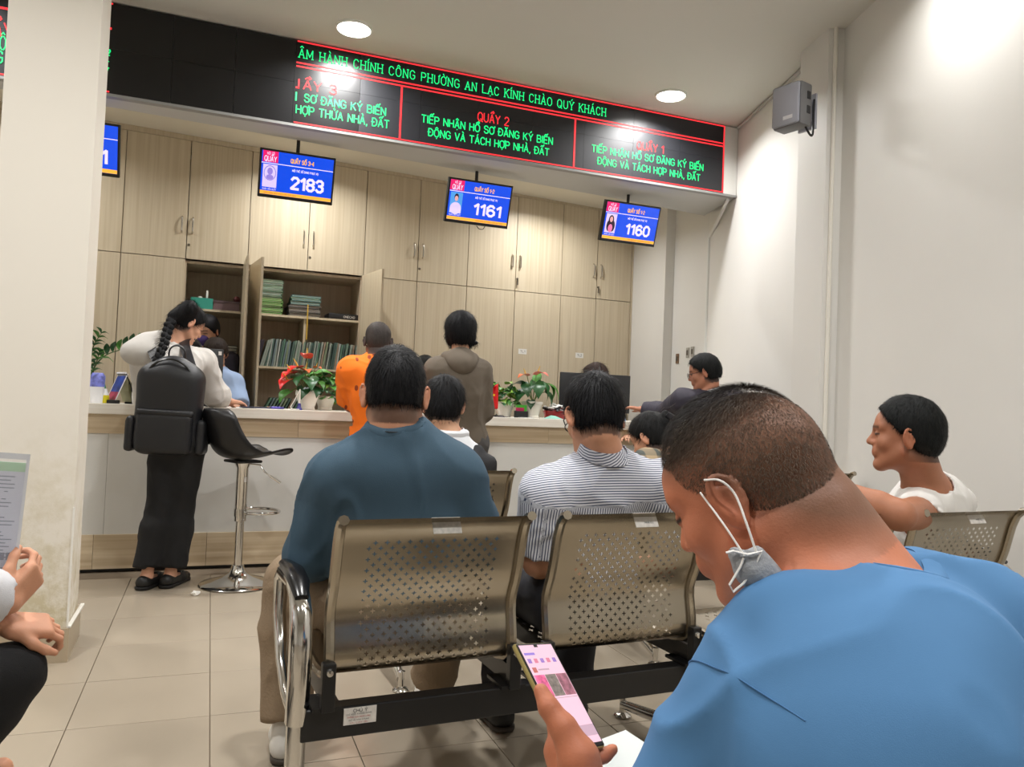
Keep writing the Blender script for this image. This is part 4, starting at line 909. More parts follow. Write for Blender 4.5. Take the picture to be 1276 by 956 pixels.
for i in range(70):
    a = rr.uniform(0, 2*pi); e = rr.uniform(-0.3, 1.1); q = rr.uniform(0.5, 1.0); p = (0.105*q*cos(a)*cos(e*0.9)-0.01, 0.09*q*sin(a)*cos(e*.9), 0.13+0.13*q*sin(e*1.3))
    put_leaf(HEART[rr.choice('dmmll')], root, p, (cos(a), sin(a), rr.uniform(-.8, .4)), rr.uniform(0.05, 0.075), rr.uniform(-.7, .7))
# ZZ plant at the left end
root = empty('zz_plant', (-0.715, 5.55, ZC_), 0, 'glossy green plant with long arching stems in a white pot beside the pillar', 'plant'); pot(root, 0.05, 0.068, 0.13)
sb = B()
def frond(pts, n, s, k0=0.15, km='d'):
    P = spline([(p[0], p[1], p[2]) for p in pts], 8); tube(sb, P, [0.006-0.004*i/len(P) for i in range(len(P))], 6)
    for i in range(n):
        t = k0+(1-k0)*i/(n-1); q = int(t*(len(P)-1)); p = P[q]; d = np.array(P[min(q+1, len(P)-1)])-np.array(P[max(0, q-1)]); d = unit(d)
        for sd in (1, -1):
            nrm = unit(np.cross(d, [0, 1, 0]))*sd
            if sd == -1 and len(pts) > 4 and i % 3: continue
            put_leaf(OVAL[km if i % 3 else 'm'], root, p, tuple(nrm*0.9+d*0.55+np.array([0, -0.25, 0])), s*(1 if i < n-1 else .8), 0.3*sd, wf=.8)
frond([(0, 0, 0.12), (0.02, -0.01, 0.22), (0.08, -0.02, 0.30), (0.17, -0.03, 0.345), (0.27, -0.03, 0.40)], 7, 0.075, 0.45)
frond([(-0.01, 0, 0.12), (-0.005, 0, 0.25), (0.01, 0, 0.36), (0.05, -0.02, 0.44)], 8, 0.062, 0.25)
frond([(-0.02, 0, 0.12), (-0.03, 0, 0.25), (-0.05, 0, 0.40)], 7, 0.07, 0.2)
frond([(0, -0.01, 0.12), (0.02, -0.03, 0.20), (0.04, -0.05, 0.27), (0.05, -0.06, 0.32)], 6, 0.055, 0.2)
frond([(0, 0.02, 0.12), (-0.05, 0.02, 0.22), (-0.10, 0.0, 0.36)], 6, 0.07, 0.2)
finish('stems', sb, mat('stem_dark', rgb(58, 84, 40), 0.5), root, True)
# desk calendar
dc = empty('desk_calendar', (-0.53, 5.50, ZC_), radians(32), 'tent-shaped desk calendar with a blue and red picture, left end of the counter', 'calendar')
CB = mat('calendar_board', rgb(232, 230, 234), 0.5)
def slab(name, m, x0, x1, thick, ang, h, dx, parent, y0=-0.06, y1=0.06):
    bm = bx(B(), 0, thick, y0, y1, 0, h); o = finish(name, bm, m, parent, loc=(dx, 0, 0.004)); o.rotation_euler = (0, ang, 0); return o
cf = slab('front_card', CB, 0, 0, 0.003, radians(22), 0.20, -0.07, dc)
f = finish('picture', bx(B(), -0.001, 0.0, -0.052, 0.052, 0.075, 0.185), mat('picture_blue', rgb(40, 70, 160), 0.4, noise=0.6, nscale=14), cf)
f = finish('picture', bx(B(), -0.0012, 0.0, -0.052, 0.052, 0.02, 0.075), mat('picture_red', rgb(176, 60, 90), 0.4, noise=0.5, nscale=18), cf)
slab('back_card', mat('card_dark', rgb(40, 40, 44), .5), 0, 0, 0.003, radians(-22), 0.20, 0.072, dc)
for k in range(5):
    pts = [(0.004-0.002*k, 0.19), (0.012+0.004*k, 0.14), (0.018+0.008*k, 0.08), (0.04+0.005*k, 0.012)]; bm = B(); q = [[bm.verts.new((a, y, b)) for y in (-.055, .055)] for a, b in pts]
    for a, b in zip(q, q[1:]): bm.faces.new((a[0], a[1], b[1], b[0]))
    finish('page', bm, mat('page_olive', rgb(176, 176, 140), .6), dc)
bm = B(); tube(bm, [(-0.004, -0.055, 0.193), (-0.004, 0.055, 0.193)], 0.006, 8); finish('binding', bm, CB, dc)
tag(box('phone_stand', -0.60, -0.53, 5.40, 5.46, ZC_, ZC_+0.022, BLACK, bev=.004), 'flat black block at the foot of the desk calendar', 'stand')
# yellow topped pot item and figured mug at the pillar
gb = empty('glue_bottle', (-0.622, 5.43, ZC_), 0, 'small squat white and yellow bottle with a green cap beside the pillar', 'bottle')
bm = B(); lathe(bm, [(0.03, 0), (0.034, 0.006), (0.034, 0.05)], 20); finish('bottle_body', bm, mat('yellow_plastic', rgb(222, 210, 40), .4), gb, True)
bm = B(); lathe(bm, [(0.032, 0.05), (0.022, 0.075), (0.018, 0.09)], 20); finish('shoulder', bm, mat('white_plastic', rgb(230, 230, 232), .4), gb, True)
bm = B(); lathe(bm, [(0.012, 0.09), (0.012, 0.10), (0.004, 0.125)], 16); finish('cap', bm, mat('green_plastic', rgb(40, 130, 90), .4), gb, True)
mg = empty('pen_holder', (-0.655, 5.40, ZC_), 0, 'blue and white patterned cup stacked above the white pot by the pillar', 'cup')
bm = B(); lathe(bm, [(0.034, 0.0), (0.04, 0.10), (0.036, 0.10), (0.03, 0.01)], 20); finish('cup_body', bm, mat('white_plastic', rgb(230, 230, 232), .4), mg, True)
bm = B(); lathe(bm, [(0.0405, 0.10), (0.043, 0.165), (0.03, 0.185), (0.0001, 0.187)], 20, cap=False); finish('cup_insert', bm, mat('blue_pattern', rgb(110, 116, 190), .4, noise=.7, nscale=30), mg, True)
# computer screens on the counter, seen from behind
def pc(x, y, rz, w, h, label, back_only=True, z0=ZC_):
    r = empty('computer_monitor', (x, y, z0), rz, label, 'computer screen')
    bm = B(); bx(bm, -w/2, w/2, -0.02, 0.0, 0.06 if h < .36 else 0.03, 0.06+h, 0.006); finish('casing', bm, mat('monitor_black', rgb(26, 27, 30), .4), r, True)
    bm = B(); bx(bm, -w/2+0.008, w/2-0.008, 0.0, 0.002, 0.07, 0.05+h); finish('panel', bm, mat('monitor_glow', (.02, .02, .02), .3, emit=rgb(180, 190, 210), estr=.35), r)
    bm = B(); bx(bm, -0.02, 0.02, -0.01, 0.012, 0.01, 0.12); finish('stand', bm, BLACK, r); bm = B(); bx(bm, -0.11, 0.11, -0.05, 0.1, 0, 0.012, 0.004); finish('foot', bm, BLACK, r, True)
    return r
pc(2.875, 5.60, radians(0), 0.63, 0.31, 'black computer monitor on the counter behind the striped man, a clerk\'s hair showing over it')
m1 = pc(-0.05, 5.58, radians(0), 0.235, 0.325, 'black monitor on the counter hiding the clerk\'s face, right of the girl')
finish('sticker', bx(B(), 0.085, 0.105, -0.0215, -0.02, 0.345, 0.37), STW, m1)
pc(-0.40, 5.56, radians(0), 0.16, 0.33, 'black monitor on the counter left of the girl, mostly behind her')
# papers, pens, pen on cord, tray
tag(box('paper_sheet', 0.28, 0.50, 5.33, 5.62, ZC_, ZC_+0.002, PAPER), 'white paper sheet lying on the counter left of the red anthurium', 'paper')
cbk = empty('clipboard', (0.30, 5.40, ZC_+0.0022), radians(4), 'dark clipboard lying on the counter to the right of the girl\'s hand', 'clipboard'); finish('board', bx(B(), -0.11, 0.09, -0.05, 0.12, 0, 0.008, .002), mat('navy_board', rgb(34, 36, 60), .5), cbk); finish('clip', bx(B(), 0.06, 0.085, -0.02, 0.06, 0.008, 0.014), CHROME, cbk)
hl = empty('highlighter', (0.41, 5.35, ZC_+0.0095), radians(8), 'purple marker pen lying on the paper at the counter edge', 'pen'); bm = B(); tube(bm, [(-0.035, 0, 0), (0.02, 0, 0)], 0.009, 10); finish('barrel', bm, mat('violet', rgb(82, 70, 170), .4), hl, True); bm = B(); tube(bm, [(0.02, 0, 0), (0.045, 0, 0)], [0.0095, 0.007], 10); finish('cap', bm, mat('violet_dark', rgb(50, 44, 120), .4), hl, True)
pn = empty('counter_pen', (0.555, 5.375, ZC_), 0, 'white pen with a coiled cord standing in a purple holder beside the scalloped pot', 'pen')
bm = B(); lathe(bm, [(0.022, 0), (0.018, 0.012), (0.012, 0.02), (0.010, 0.045)], 16); finish('holder', bm, mat('violet_dark', rgb(50, 44, 120), .4), pn, True)
bm = B(); tube(bm, [(0, 0, 0.045), (0, 0, 0.14)], [0.007, 0.005], 8); finish('pen_barrel', bm, POT, pn, True)
bm = B(); tube(bm, spline([(0, 0, 0.138), (-0.012, -0.005, 0.11), (-0.035, -0.01, 0.06), (-0.055, -0.01, 0.02), (-0.045, -0.012, 0.005), (-0.02, -0.015, 0.004), (0, -0.02, 0.004)]), 0.003, 6); finish('cord', bm, POT, pn, True)
# flag
fg = empty('small_flag', (1.97, 5.40, ZC_), 0, 'small red table flag hanging in folds beside the hooded person', 'flag')
bm = B(); lathe(bm, [(0.03, 0), (0.03, 0.01), (0.006, 0.016), (0.004, 0.02)], 16); finish('flag_base', bm, BLACK, fg, True); bm = B(); tube(bm, [(0, 0, 0.015), (0.005, 0, 0.255)], 0.003, 6); finish('flag_pole', bm, CHROME, fg, True)
bm = B(); rows = []
for i in range(12):
    t = i/11; z = 0.25-0.19*t; w = 0.012+0.055*sin(pi*min(1, t*0.85+0.05))
    rows.append([bm.verts.new((0.006-w*1.15*s-(0.03*t*s), -0.012*sin(s*7+t*2), z-0.02*s)) for s in np.linspace(0, 1, 9)])
for a, b in zip(rows, rows[1:]):
    for j in range(8): bm.faces.new((a[j], a[j+1], b[j+1], b[j]))
o = finish('flag_cloth', bm, mat('flag_red', rgb(205, 16, 22), .6), fg, True); md = o.modifiers.new('t', 'SOLIDIFY'); md.thickness = 0.0015
bm = B(); q = [(0.012 if i % 2 == 0 else 0.005) for i in range(10)]; vs = [bm.verts.new((-0.03+q[i]*sin(2*pi*i/10), -0.0155, 0.16+q[i]*cos(2*pi*i/10))) for i in range(10)]; bm.faces.new(vs); finish('star', bm, mat('star_yellow', rgb(250, 214, 40), .5), fg)
# card block, striped bowl, mask, small things right of hooded person
cb_ = empty('card_stand', (2.165, 5.40, ZC_), 0, 'black card holder with green and magenta cards between the two white pots', 'card holder')
bm = B(); bx(bm, -0.05, 0.05, -0.02, 0.02, 0, 0.05, .004); finish('holder', bm, BLACK, cb_, True)
finish('green_card', bx(B(), -0.04, 0.045, 0.0, 0.004, 0.04, 0.095), mat('card_green', rgb(80, 190, 60), .5), cb_); finish('magenta_card', bx(B(), -0.045, 0.02, -0.01, -0.006, 0.04, 0.075), mat('card_magenta', rgb(190, 30, 90), .5), cb_)
bw = empty('paper_basket', (2.475, 5.46, ZC_), 0, 'red tray heaped with black-and-white wrapped sweets left of the computer monitor', 'tray')
bm = B(); lathe(bm, [(0.085, 0.0), (0.10, 0.06), (0.096, 0.06), (0.08, 0.006)], 28); finish('tray', bm, mat('red_gloss', rgb(150, 20, 24), .25), bw, True)
rr = random.Random(9)
for i in range(34):
    a = rr.uniform(0, 2*pi); q = sqrt(rr.random())*0.085; z = 0.06+0.055*(1-(q/0.09)**2)*rr.random()+0.008
    bm = B(); bx(bm, -0.026, 0.026, -0.009, 0.009, -0.006, 0.006, 0.003)
    finish('wrapper', bm, mat('wrap_white', rgb(236, 236, 232), .4) if i % 3 else BLACK, bw, loc=(q*cos(a), q*sin(a), z), rot=(rr.uniform(-.5, .5), rr.uniform(-.5, .5), rr.uniform(0, pi)))
fm = empty('folded_mask', (2.40, 5.345, ZC_), 0, 'pale green folded face mask lying on the counter in front of the red tray', 'mask')
bm = B(); v = [bm.verts.new(p) for p in ((-0.075, -.02, 0.001), (0.075, -.02, 0.001), (0.08, .04, 0.001), (-0.06, .04, 0.001), (-0.01, 0.01, 0.026), (0.03, 0.012, 0.022))]
for f in ((0, 1, 5, 4), (1, 2, 5), (2, 3, 4, 5), (3, 0, 4)): bm.faces.new([v[i] for i in f])
finish('mask_cloth', bm, mat('mask_green', rgb(140, 196, 180), .7), fm)
tag(box('paper_sheet', 2.13, 2.24, 5.32, 5.37, ZC_, ZC_+0.004, mat('paper_grey', rgb(200, 200, 198), .6)), 'small grey slip of paper on the counter edge below the card holder', 'paper')
ms = empty('computer_mouse', (1.99, 5.36, ZC_), 0.4, 'small dark object like a computer mouse at the counter edge under the flag', 'mouse'); bm = B(); bmesh.ops.create_uvsphere(bm, u_segments=16, v_segments=8, radius=0.03)
for v in bm.verts: v.co.x *= 1.1; v.co.z = max(0, v.co.z)*0.5
finish('mouse_body', bm, mat('mouse_grey', rgb(60, 58, 62), .4), ms, True)
bm = B(); tube(bm, [(0.02, 0, 0.01), (0.05, 0.01, 0.004), (0.09, 0.02, 0.002)], 0.002, 6); finish('cord', bm, BLACK, ms)
yb = empty('spray_bottle', (3.40, 5.50, ZC_), 0, 'white bottle with a yellow top on the counter beside the man in the dark jacket', 'bottle')
bm = B(); lathe(bm, [(0.03, 0), (0.032, 0.01), (0.032, 0.085), (0.014, 0.115), (0.012, 0.12)], 20); finish('bottle_body', bm, mat('white_plastic', rgb(230, 230, 232), .4), yb, True)
bm = B(); lathe(bm, [(0.02, 0.12), (0.03, 0.135), (0.03, 0.15), (0.012, 0.165)], 16); finish('cap', bm, mat('yellow_cap', rgb(236, 226, 60), .4), yb, True)
# ================================================================== PEOPLE
from mathutils.bvhtree import BVHTree
SKIN = mat('skin', (.5, .3, .2), 0.5, attr='Col', noise=0.05, nscale=25, bump=0.12, bscale=260, sss=0.08, spec=0.35)
HAIRM = mat('hair', (.02, .02, .02), 0.55, attr='Col', bump=0.6, bscale=30, stretch=(9, 9, 1.2), spec=0.2)
STRM = mat('hair_strand', (.02, .02, .02), 0.6, attr='Col', spec=0.12)
def cloth(name, c, rough=0.85, noise=0.05, bump=0.35, bscale=500, **k): return mat(name, c, rough, noise=noise, nscale=7, bump=bump, bscale=bscale, **k)
def frame_from(up, right):
    z = unit(up); x = np.asarray(right, float); x = unit(x-z*(x@z)); y = np.cross(z, x); return np.stack([x, y, z], 1)
class Person:
    def __init__(s, label, yaw, hip, neck, head, hrot, sL=None, sR=None, eL=None, wL=None, eR=None, wR=None, kL=None, aL=None, kR=None, aR=None, stand=False,
                 size=1.0, hs=1.0, skin=rgb(196, 142, 110), handL=None, handR=None, base=None, chest=None, belly=1.0, trap=0.0):
        s.trap = trap
        s.f = np.array([-sin(yaw), cos(yaw), 0]); s.rt = np.array([cos(yaw), sin(yaw), 0]); s.s = size; s.hs = hs; f, rt = s.f, s.rt; z = _z
        s.P = V3(hip); s.N = V3(neck); s.H = V3(head); s.belly = belly
        s.Rh = Rz(hrot[0]) @ Rx(-hrot[1]) @ Ry(hrot[2] if len(hrot) > 2 else 0)
        s.C = s.P+(s.N-s.P)*0.60-f*0.02*size if chest is None else V3(chest)
        U = unit(s.N-s.C); s.U = U
        s.SL = s.N-rt*0.175*size-U*0.055 if sL is None else V3(sL); s.SR = s.N+rt*0.175*size-U*0.055 if sR is None else V3(sR)
        s.EL = s.SL-z*0.25*size+f*0.10-rt*0.06 if eL is None else V3(eL); s.ER = s.SR-z*0.25*size+f*0.10+rt*0.06 if eR is None else V3(eR)
        s.WL = s.EL+f*0.22*size+rt*0.07-z*0.02 if wL is None else V3(wL); s.WR = s.ER+f*0.22*size-rt*0.07-z*0.02 if wR is None else V3(wR)
        s.HL = s.P-rt*0.085*size-z*0.02; s.HR = s.P+rt*0.085*size-z*0.02
        if stand:
            s.KL = s.HL-z*(s.HL[2]*0.48)+f*0.02 if kL is None else V3(kL); s.KR = s.HR-z*(s.HR[2]*0.48)+f*0.02 if kR is None else V3(kR)
            s.AL = np.array([s.KL[0], s.KL[1], 0.085]) if aL is None else V3(aL); s.AR = np.array([s.KR[0], s.KR[1], 0.085]) if aR is None else V3(aR)
        else:
            s.KL = s.HL+f*0.40*size-rt*0.05 if kL is None else V3(kL); s.KR = s.HR+f*0.40*size+rt*0.05 if kR is None else V3(kR)
            s.AL = s.KL*[1, 1, 0]+f*0.02+z*0.085 if aL is None else V3(aL); s.AR = s.KR*[1, 1, 0]+f*0.02+z*0.085 if aR is None else V3(aR)
        s.skin = np.array(skin); s.base = np.array([s.P[0], s.P[1], 0.0]) if base is None else V3(base)
        s.root = empty('person', tuple(s.base), 0, label, 'person'); s.hand = {'L': handL, 'R': handR}
        s.Rc = frame_from(s.N-s.C, s.SR-s.SL); s.Rp = frame_from(s.C-s.P, rt)
    def hl(s, x, y, z): return s.H+s.Rh @ (np.array([x, y, z])*s.hs)
    def local(s, co): return ((co-s.H) @ s.Rh)/s.hs
    def torso(s, t=0.0, w=1.0):
        q = s.s; U = unit(s.N-s.C); F = s.Rc[:, 1]; W = (s.P+s.C)/2; b = s.belly
        pr = [(ell(s.P+s.Rp[:, 2]*0.02, np.array([.158, .118*b, .125])*q+t, s.Rp), .03), (ell(W+F*0.012*b, np.array([.140*b, .108*b, .15])*q+t, s.Rp), .06),
              (ell(s.C, np.array([.158*w, .112, .165])*q+t, s.Rc), .06), (ell(s.N-U*0.115-F*0.012, np.array([.165*w, .092, .09])*q+t, s.Rc), .05)]
        for S_ in (s.SL, s.SR): pr.append((cone(s.N-U*(0.045+s.trap*.8), S_, .050*q+t, .060*q+t), .045)); pr.append((cone(s.N-U*(.005+s.trap), s.N-U*(.05+s.trap)+(S_-s.N)*.55, .040*q+t-s.trap*.4, .045*q+t-s.trap*.3), .05))
        return pr
    def arm(s, side, t=0.0, lower=True, tl=None):
        q = s.s; S_, E_, W_ = (s.SL, s.EL, s.WL) if side == 'L' else (s.SR, s.ER, s.WR); tl = t if tl is None else tl
        pr = [(cone(S_, E_, .054*q+t, .043*q+t), .03)]
        if lower: m_ = E_+(W_-E_)*.3; pr += [(cone(E_, m_, .042*q+t, .043*q+tl), .02), (cone(m_, W_, .043*q+tl, .027*q+tl), .015)]
        return pr
    def legs(s, t=0.0, loose=0.0, low=True):
        q = s.s; pr = []
        for Hh, K, A in ((s.HL, s.KL, s.AL), (s.HR, s.KR, s.AR)):
            pr += [(cone(Hh, K, .086*q+t, .058*q+t+loose*.4), .04)]
            if low: m_ = K+(A-K)*.35; pr += [(cone(K, m_, .056*q+t+loose*.4, .054*q+t+loose*.8), .03), (cone(m_, A, .054*q+t+loose*.8, .036*q+t+loose), .02)]
        return pr
    def handprims(s, side):
        h = s.hand[side]; E_, W_ = (s.EL, s.WL) if side == 'L' else (s.ER, s.WR); q = s.s
        if h is not None and 'chains' in h: return [(p, k) for ch in h['chains'] for p, k in chain(ch[0], ch[1], 0.006)]
        h = h or {}; D = unit(h.get('D', W_-E_)); Np = unit(np.asarray(h.get('N', [0, 0, -1]), float)-D*(np.asarray(h.get('N', [0, 0, -1]), float)@D)); T = np.cross(D, Np)*(1 if side == 'R' else -1)
        R = np.stack([T, D, Np], 1); cu = h.get('curl', [.35]*4); pr = [(rbox(W_+D*.048*q, np.array([.040, .050, .0135])*q, R, .012*q), .018), (ell(W_+D*.035*q+T*.022*q+Np*.008*q, np.array([.018, .034, .016])*q, R), .015)]
        for i, L_ in enumerate((.070, .078, .072, .057)):
            b = W_+D*(.090-.004*abs(i-1.2))*q+T*(.030-.0205*i)*q; pts = [b]; a = 0
            for sg, ca in ((.45, .5), (.31, 1.0), (.24, .8)):
                a += cu[i]*ca; d = D*cos(a)+Np*sin(a)+T*(.06*(1.2-i)); pts.append(pts[-1]+unit(d)*L_*sg*q)
            pr += chain(pts, [.0092*q, .0086*q, .0078*q, .0066*q], .003)
        td = unit(D*.75+T*.62+Np*h.get('thumb', .35)); p0 = W_+D*.02*q+T*.026*q; p1 = p0+td*.045*q; p2 = p1+unit(D*.9+T*.25+Np*.3)*.032*q; p3 = p2+unit(D+Np*.3)*.024*q
        return pr+chain([p0, p1, p2, p3], [.015*q, .012*q, .0105*q, .008*q], .006)
    def headprims(s):
        c = lambda p, r, k=.012, R=None: (ell(s.hl(*p), np.array(r)*s.hs, s.Rh if R is None else s.Rh @ R), k*s.hs)
        cn = lambda a, b, ra, rb, k=.01: (cone(s.hl(*a), s.hl(*b), ra*s.hs, rb*s.hs), k*s.hs)
        pr = [c((0, -.012, .035), (.076, .096, .088)), c((0, .028, -.028), (.060, .062, .076), .03), c((0, .058, .045), (.058, .036, .045), .02)]
        for e in (-1, 1):
            pr += [cn((e*.052, .0, -.045), (e*.016, .070, -.090), .024, .018, .025), c((e*.040, .058, -.018), (.026, .022, .024), .02), cn((e*.050, .066, .034), (e*.010, .089, .030), .010, .009, .014)]
        pr += [c((0, .076, -.092), (.020, .018, .016), .02), cn((0, .088, .022), (0, .108, -.016), .0075, .0115, .012), cn((-.013, .096, -.020), (.013, .096, -.020), .009, .009, .008), cn((-.016, .089, -.043), (.016, .089, -.043), .0075, .0075, .006), cn((-.014, .089, -.054), (.014, .089, -.054), .0085, .0085, .006), c((0, .084, -.048), (.034, .014, .022), .012)]
        return pr
    def ears(s, F):
        for e in (-1, 1):
            R = Ry(e*radians(8)) @ Rx(radians(-12)) @ Rz(e*radians(-34)); b = np.array([e*.083, -.014, .0])
            L_ = lambda x, y, z: s.hl(*(b+R @ (np.array([x*e, y, z])*.93)))
            F.op((ell(L_(.0, .004, -.004), np.array([.009, .017, .028])*s.hs, s.Rh @ R)), .008*s.hs)
            pts = [L_(.004, .016*cos(a)-.002, .006+.027*sin(a)) for a in np.linspace(radians(-20), radians(250), 11)]
            for a, b_ in zip(pts, pts[1:]): F.op(cone(a, b_, .0042*s.hs, .0042*s.hs), .003)
            F.op(ell(L_(.003, .004, -.027), np.array([.006, .009, .010])*s.hs, s.Rh @ R), .006)
            F.op(ell(L_(.011, .003, .003), np.array([.0065, .009, .017])*s.hs, s.Rh @ R), .004, 's')
            F.op(cone(L_(.005, -.006, -.014), L_(.006, -.006, .014), .0032*s.hs, .003*s.hs), .003)
    def body(s, h=0.010, hf=0.005, fine_hands=(), scalp=None, neck_r=.056, headh=None, skinx=(), bw=1.0):
        nb = s.hl(0, -.030, -.055); pr = s.torso(-.006, bw)+s.arm('L')+s.arm('R')+s.legs(-.004)
        pr += [(cone(s.N-s.U*.05, nb, neck_r*1.12*s.s, neck_r*s.hs), .04)]
        for A, K in ((s.AL, s.KL), (s.AR, s.KR)):
            fd = s.f; pr += [(cone(A-[0, 0, .045], A+fd*.13-[0, 0, .055], .034, .026), .02), (cone(A-[0, 0, .03]-fd*.02, A-[0, 0, .01], .03, .03), .02)]
        hp = s.headprims(); hd = s.handprims('L')+s.handprims('R')
        lo, hi = bounds(pr+hp+hd); fine = [(s.H-.135*s.hs, s.H+.15*s.hs, headh or hf)]
        for sd in fine_hands: hl_ = [p for p in s.handprims(sd)]; a, b = bounds(hl_, .01); fine.append((a, b, .004))
        F = Field(lo, hi, h, fine)
        for p, k in pr: F.op(p, k)
        for p, k in hp: F.op(p, k)
        for p, k in skinx: F.op(p, k)
        for e in (-1, 1):
            F.op(ell(s.hl(e*.032, .096, .012), np.array([.015, .012, .010])*s.hs, s.Rh), .012, 's'); F.op(ell(s.hl(e*.031, .078, .010), np.array([.013, .013, .012])*s.hs), .002)
        s.ears(F)
        for p, k in hd: F.op(p, k)
        co, Q = F.mesh(); co = relax(co, Q, 1, .4); L_ = s.local(co); x, y, z = L_.T; ax = np.abs(x)
        c = np.tile(s.skin, (len(co), 1)); near = (np.linalg.norm(L_, axis=1) < .16)
        def blend(m, col): c[:] = c*(1-m[:, None])+np.array(col)*m[:, None]
        sm = lambda v, a, b: np.clip((v-a)/(b-a), 0, 1)
        blend(near*np.clip(1-np.abs(z+.0485)/.010, 0, 1)*(ax < .026)*(y > .083)*.8, s.skin*np.array([.85, .55, .55]))
        brow = near*(y > .05)*(ax > .010)*(ax < .056)*np.clip(1-np.abs(z-(.034+.05*(.03-ax)*(ax > .03)))/.007, 0, 1); blend(brow*.9, (.012, .010, .009))
        eye = near*(y > .06)*(ax > .016)*(ax < .048)*np.clip(1-np.abs(z-.010)/.0055, 0, 1); blend(np.clip(eye*1.3, 0, 1), (.02, .014, .012))
        blend(near*(ax > .074)*(ax < .12)*(z < .05)*(np.abs(y) < .04)*.35, s.skin*np.array([1.05, .75, .7]))
        mot = wob(co, 30, 3); c *= (1+.05*mot)[:, None]
        if scalp is not None: scalp(s, c, x, y, z, near, blend, sm)
        ob = mk('body', co, Q, SKIN, None, s.base, np.clip(c, 0, 1)); link(ob, s.root); s.bodyo = ob; return ob
    def garment(s, name, prims, m, cuts=(), subs=(), h=0.010, amp=0.004, freq=16, hole=True, fine=(), attrs=None, extra=None, seed=1, neck_r=.064, it=2, label=None, gravity=0.0):
        lo, hi = bounds(prims, .04); F = Field(lo, hi, h, fine)
        for p, k in prims: F.op(p, k)
        for p, k in subs: F.op(p, k, 's')
        if hole: F.op(cone(s.N-s.U*.022, s.hl(0, -.03, -.07)+s.U*.10, neck_r*s.s, neck_r*s.s*1.05), .008, 's')
        for c_ in cuts: F.cut(*c_)
        if extra: extra(F)
        co, Q = F.mesh(); co = relax(co, Q, it, .5); n = vnormals(co, Q)
        w = wob(co, freq, seed, (1, 1, .5)); w2 = wob(co, freq*2.0, seed+5, (1, .8, .6)); w3 = wob(co, freq*1.4, seed+11, (.6, 1, 1)); rd = (1-np.minimum(1, np.abs(w2)*2.6))**2+(1-np.minimum(1, np.abs(w3)*2.6))**2; co = co+n*(amp*1.0*w+amp*.75*(rd-.4))[:, None]
        a = attrs(co) if attrs else None
        ob = mk(name, co, Q, m, None, s.base, None, a); link(ob, s.root)
        if label: ob['label'] = label
        return ob
    def shirt(s, m, t=.012, hem=None, sleeve='long', slen=.8, w=1.0, amp=.005, h=.010, name='shirt', cuff=True, puff=.0, **k):
        pr = s.torso(t, w); cuts = []
        if hem is None: cuts.append((s.P-s.Rp[:, 2]*.05, -s.Rp[:, 2], .35))
        else: cuts.append((s.P+s.Rp[:, 2]*hem, -s.Rp[:, 2], .40))
        for sd in 'LR':
            S_, E_, W_ = (s.SL, s.EL, s.WL) if sd == 'L' else (s.SR, s.ER, s.WR)
            if sleeve == 'long': pr += s.arm(sd, t+puff, True, t+puff*1.1); cuts.append((E_+(W_-E_)*.93, W_-E_, .085))
            elif sleeve == 'short': pr += s.arm(sd, t+puff+.006, False); cuts.append((S_+(E_-S_)*slen, E_-S_, .12))
        return s.garment(name, pr, m, cuts, h=h, amp=amp, **k)
    def trousers(s, m, t=.012, loose=.012, amp=.005, h=.011, name='trousers', top=.10, **k):
        pr = [(ell(s.P, np.array([.165, .125*s.belly, .125])*s.s+t, s.Rp), .03)]+s.legs(t, loose); cuts = [(s.P+s.Rp[:, 2]*top, s.Rp[:, 2], .3)]
        for K, A in ((s.KL, s.AL), (s.KR, s.AR)): cuts.append((A+(K-A)*.06, A-K, .12))
        return s.garment(name, pr, m, cuts, hole=False, h=h, amp=amp, freq=13, seed=9, **k)
    def shoes(s, m, sole, low=False):
        for A in (s.AL, s.AR):
            fd = unit((s.f+0.0)*[1, 1, 0]); c = A*[1, 1, 0]; pr = [(cone(c+[0, 0, .038]-fd*.035, c+fd*.09+[0, 0, .032], .040, .041), .02), (cone(c+fd*.09+[0, 0, .032], c+fd*.16+[0, 0, .026], .041, .030), .02)]
            if not low: pr.append((cone(c+[0, 0, .05]-fd*.02, c+[0, 0, .10]-fd*.01, .042, .040), .02))
            lo, hi = bounds(pr, .02); F = Field(lo, hi, .007); [F.op(p, k) for p, k in pr]; F.cut(c+[0, 0, .018], [0, 0, -1], .4)
            if low: F.op(ell(c+[0, 0, .085]+fd*.035, (.036, .07, .045), frame_from([0, 0, 1], np.cross(fd, [0, 0, 1]))), .005, 's')
            co, Q = F.mesh(); ob = mk('shoe', relax(co, Q), Q, m, None, s.base); link(ob, s.root)
            F = Field(lo-[0, 0, .02], hi, .007); [F.op(p, k) for p, k in pr]; 
            for p, k in pr: pass
            F2 = Field(np.array([lo[0]-.01, lo[1]-.01, -.01]), np.array([hi[0]+.01, hi[1]+.01, .04]), .007); F2.op(cone(c-fd*.035+[0, 0, .012], c+fd*.155+[0, 0, .012], .043, .035), 0); F2.cut(c+[0, 0, .0195], [0, 0, 1], .5); F2.cut(c+[0, 0, .001], [0, 0, -1], .5)
            co, Q = F2.mesh(); o2 = mk('sole', co, Q, sole, None, s.base); link(o2, ob)
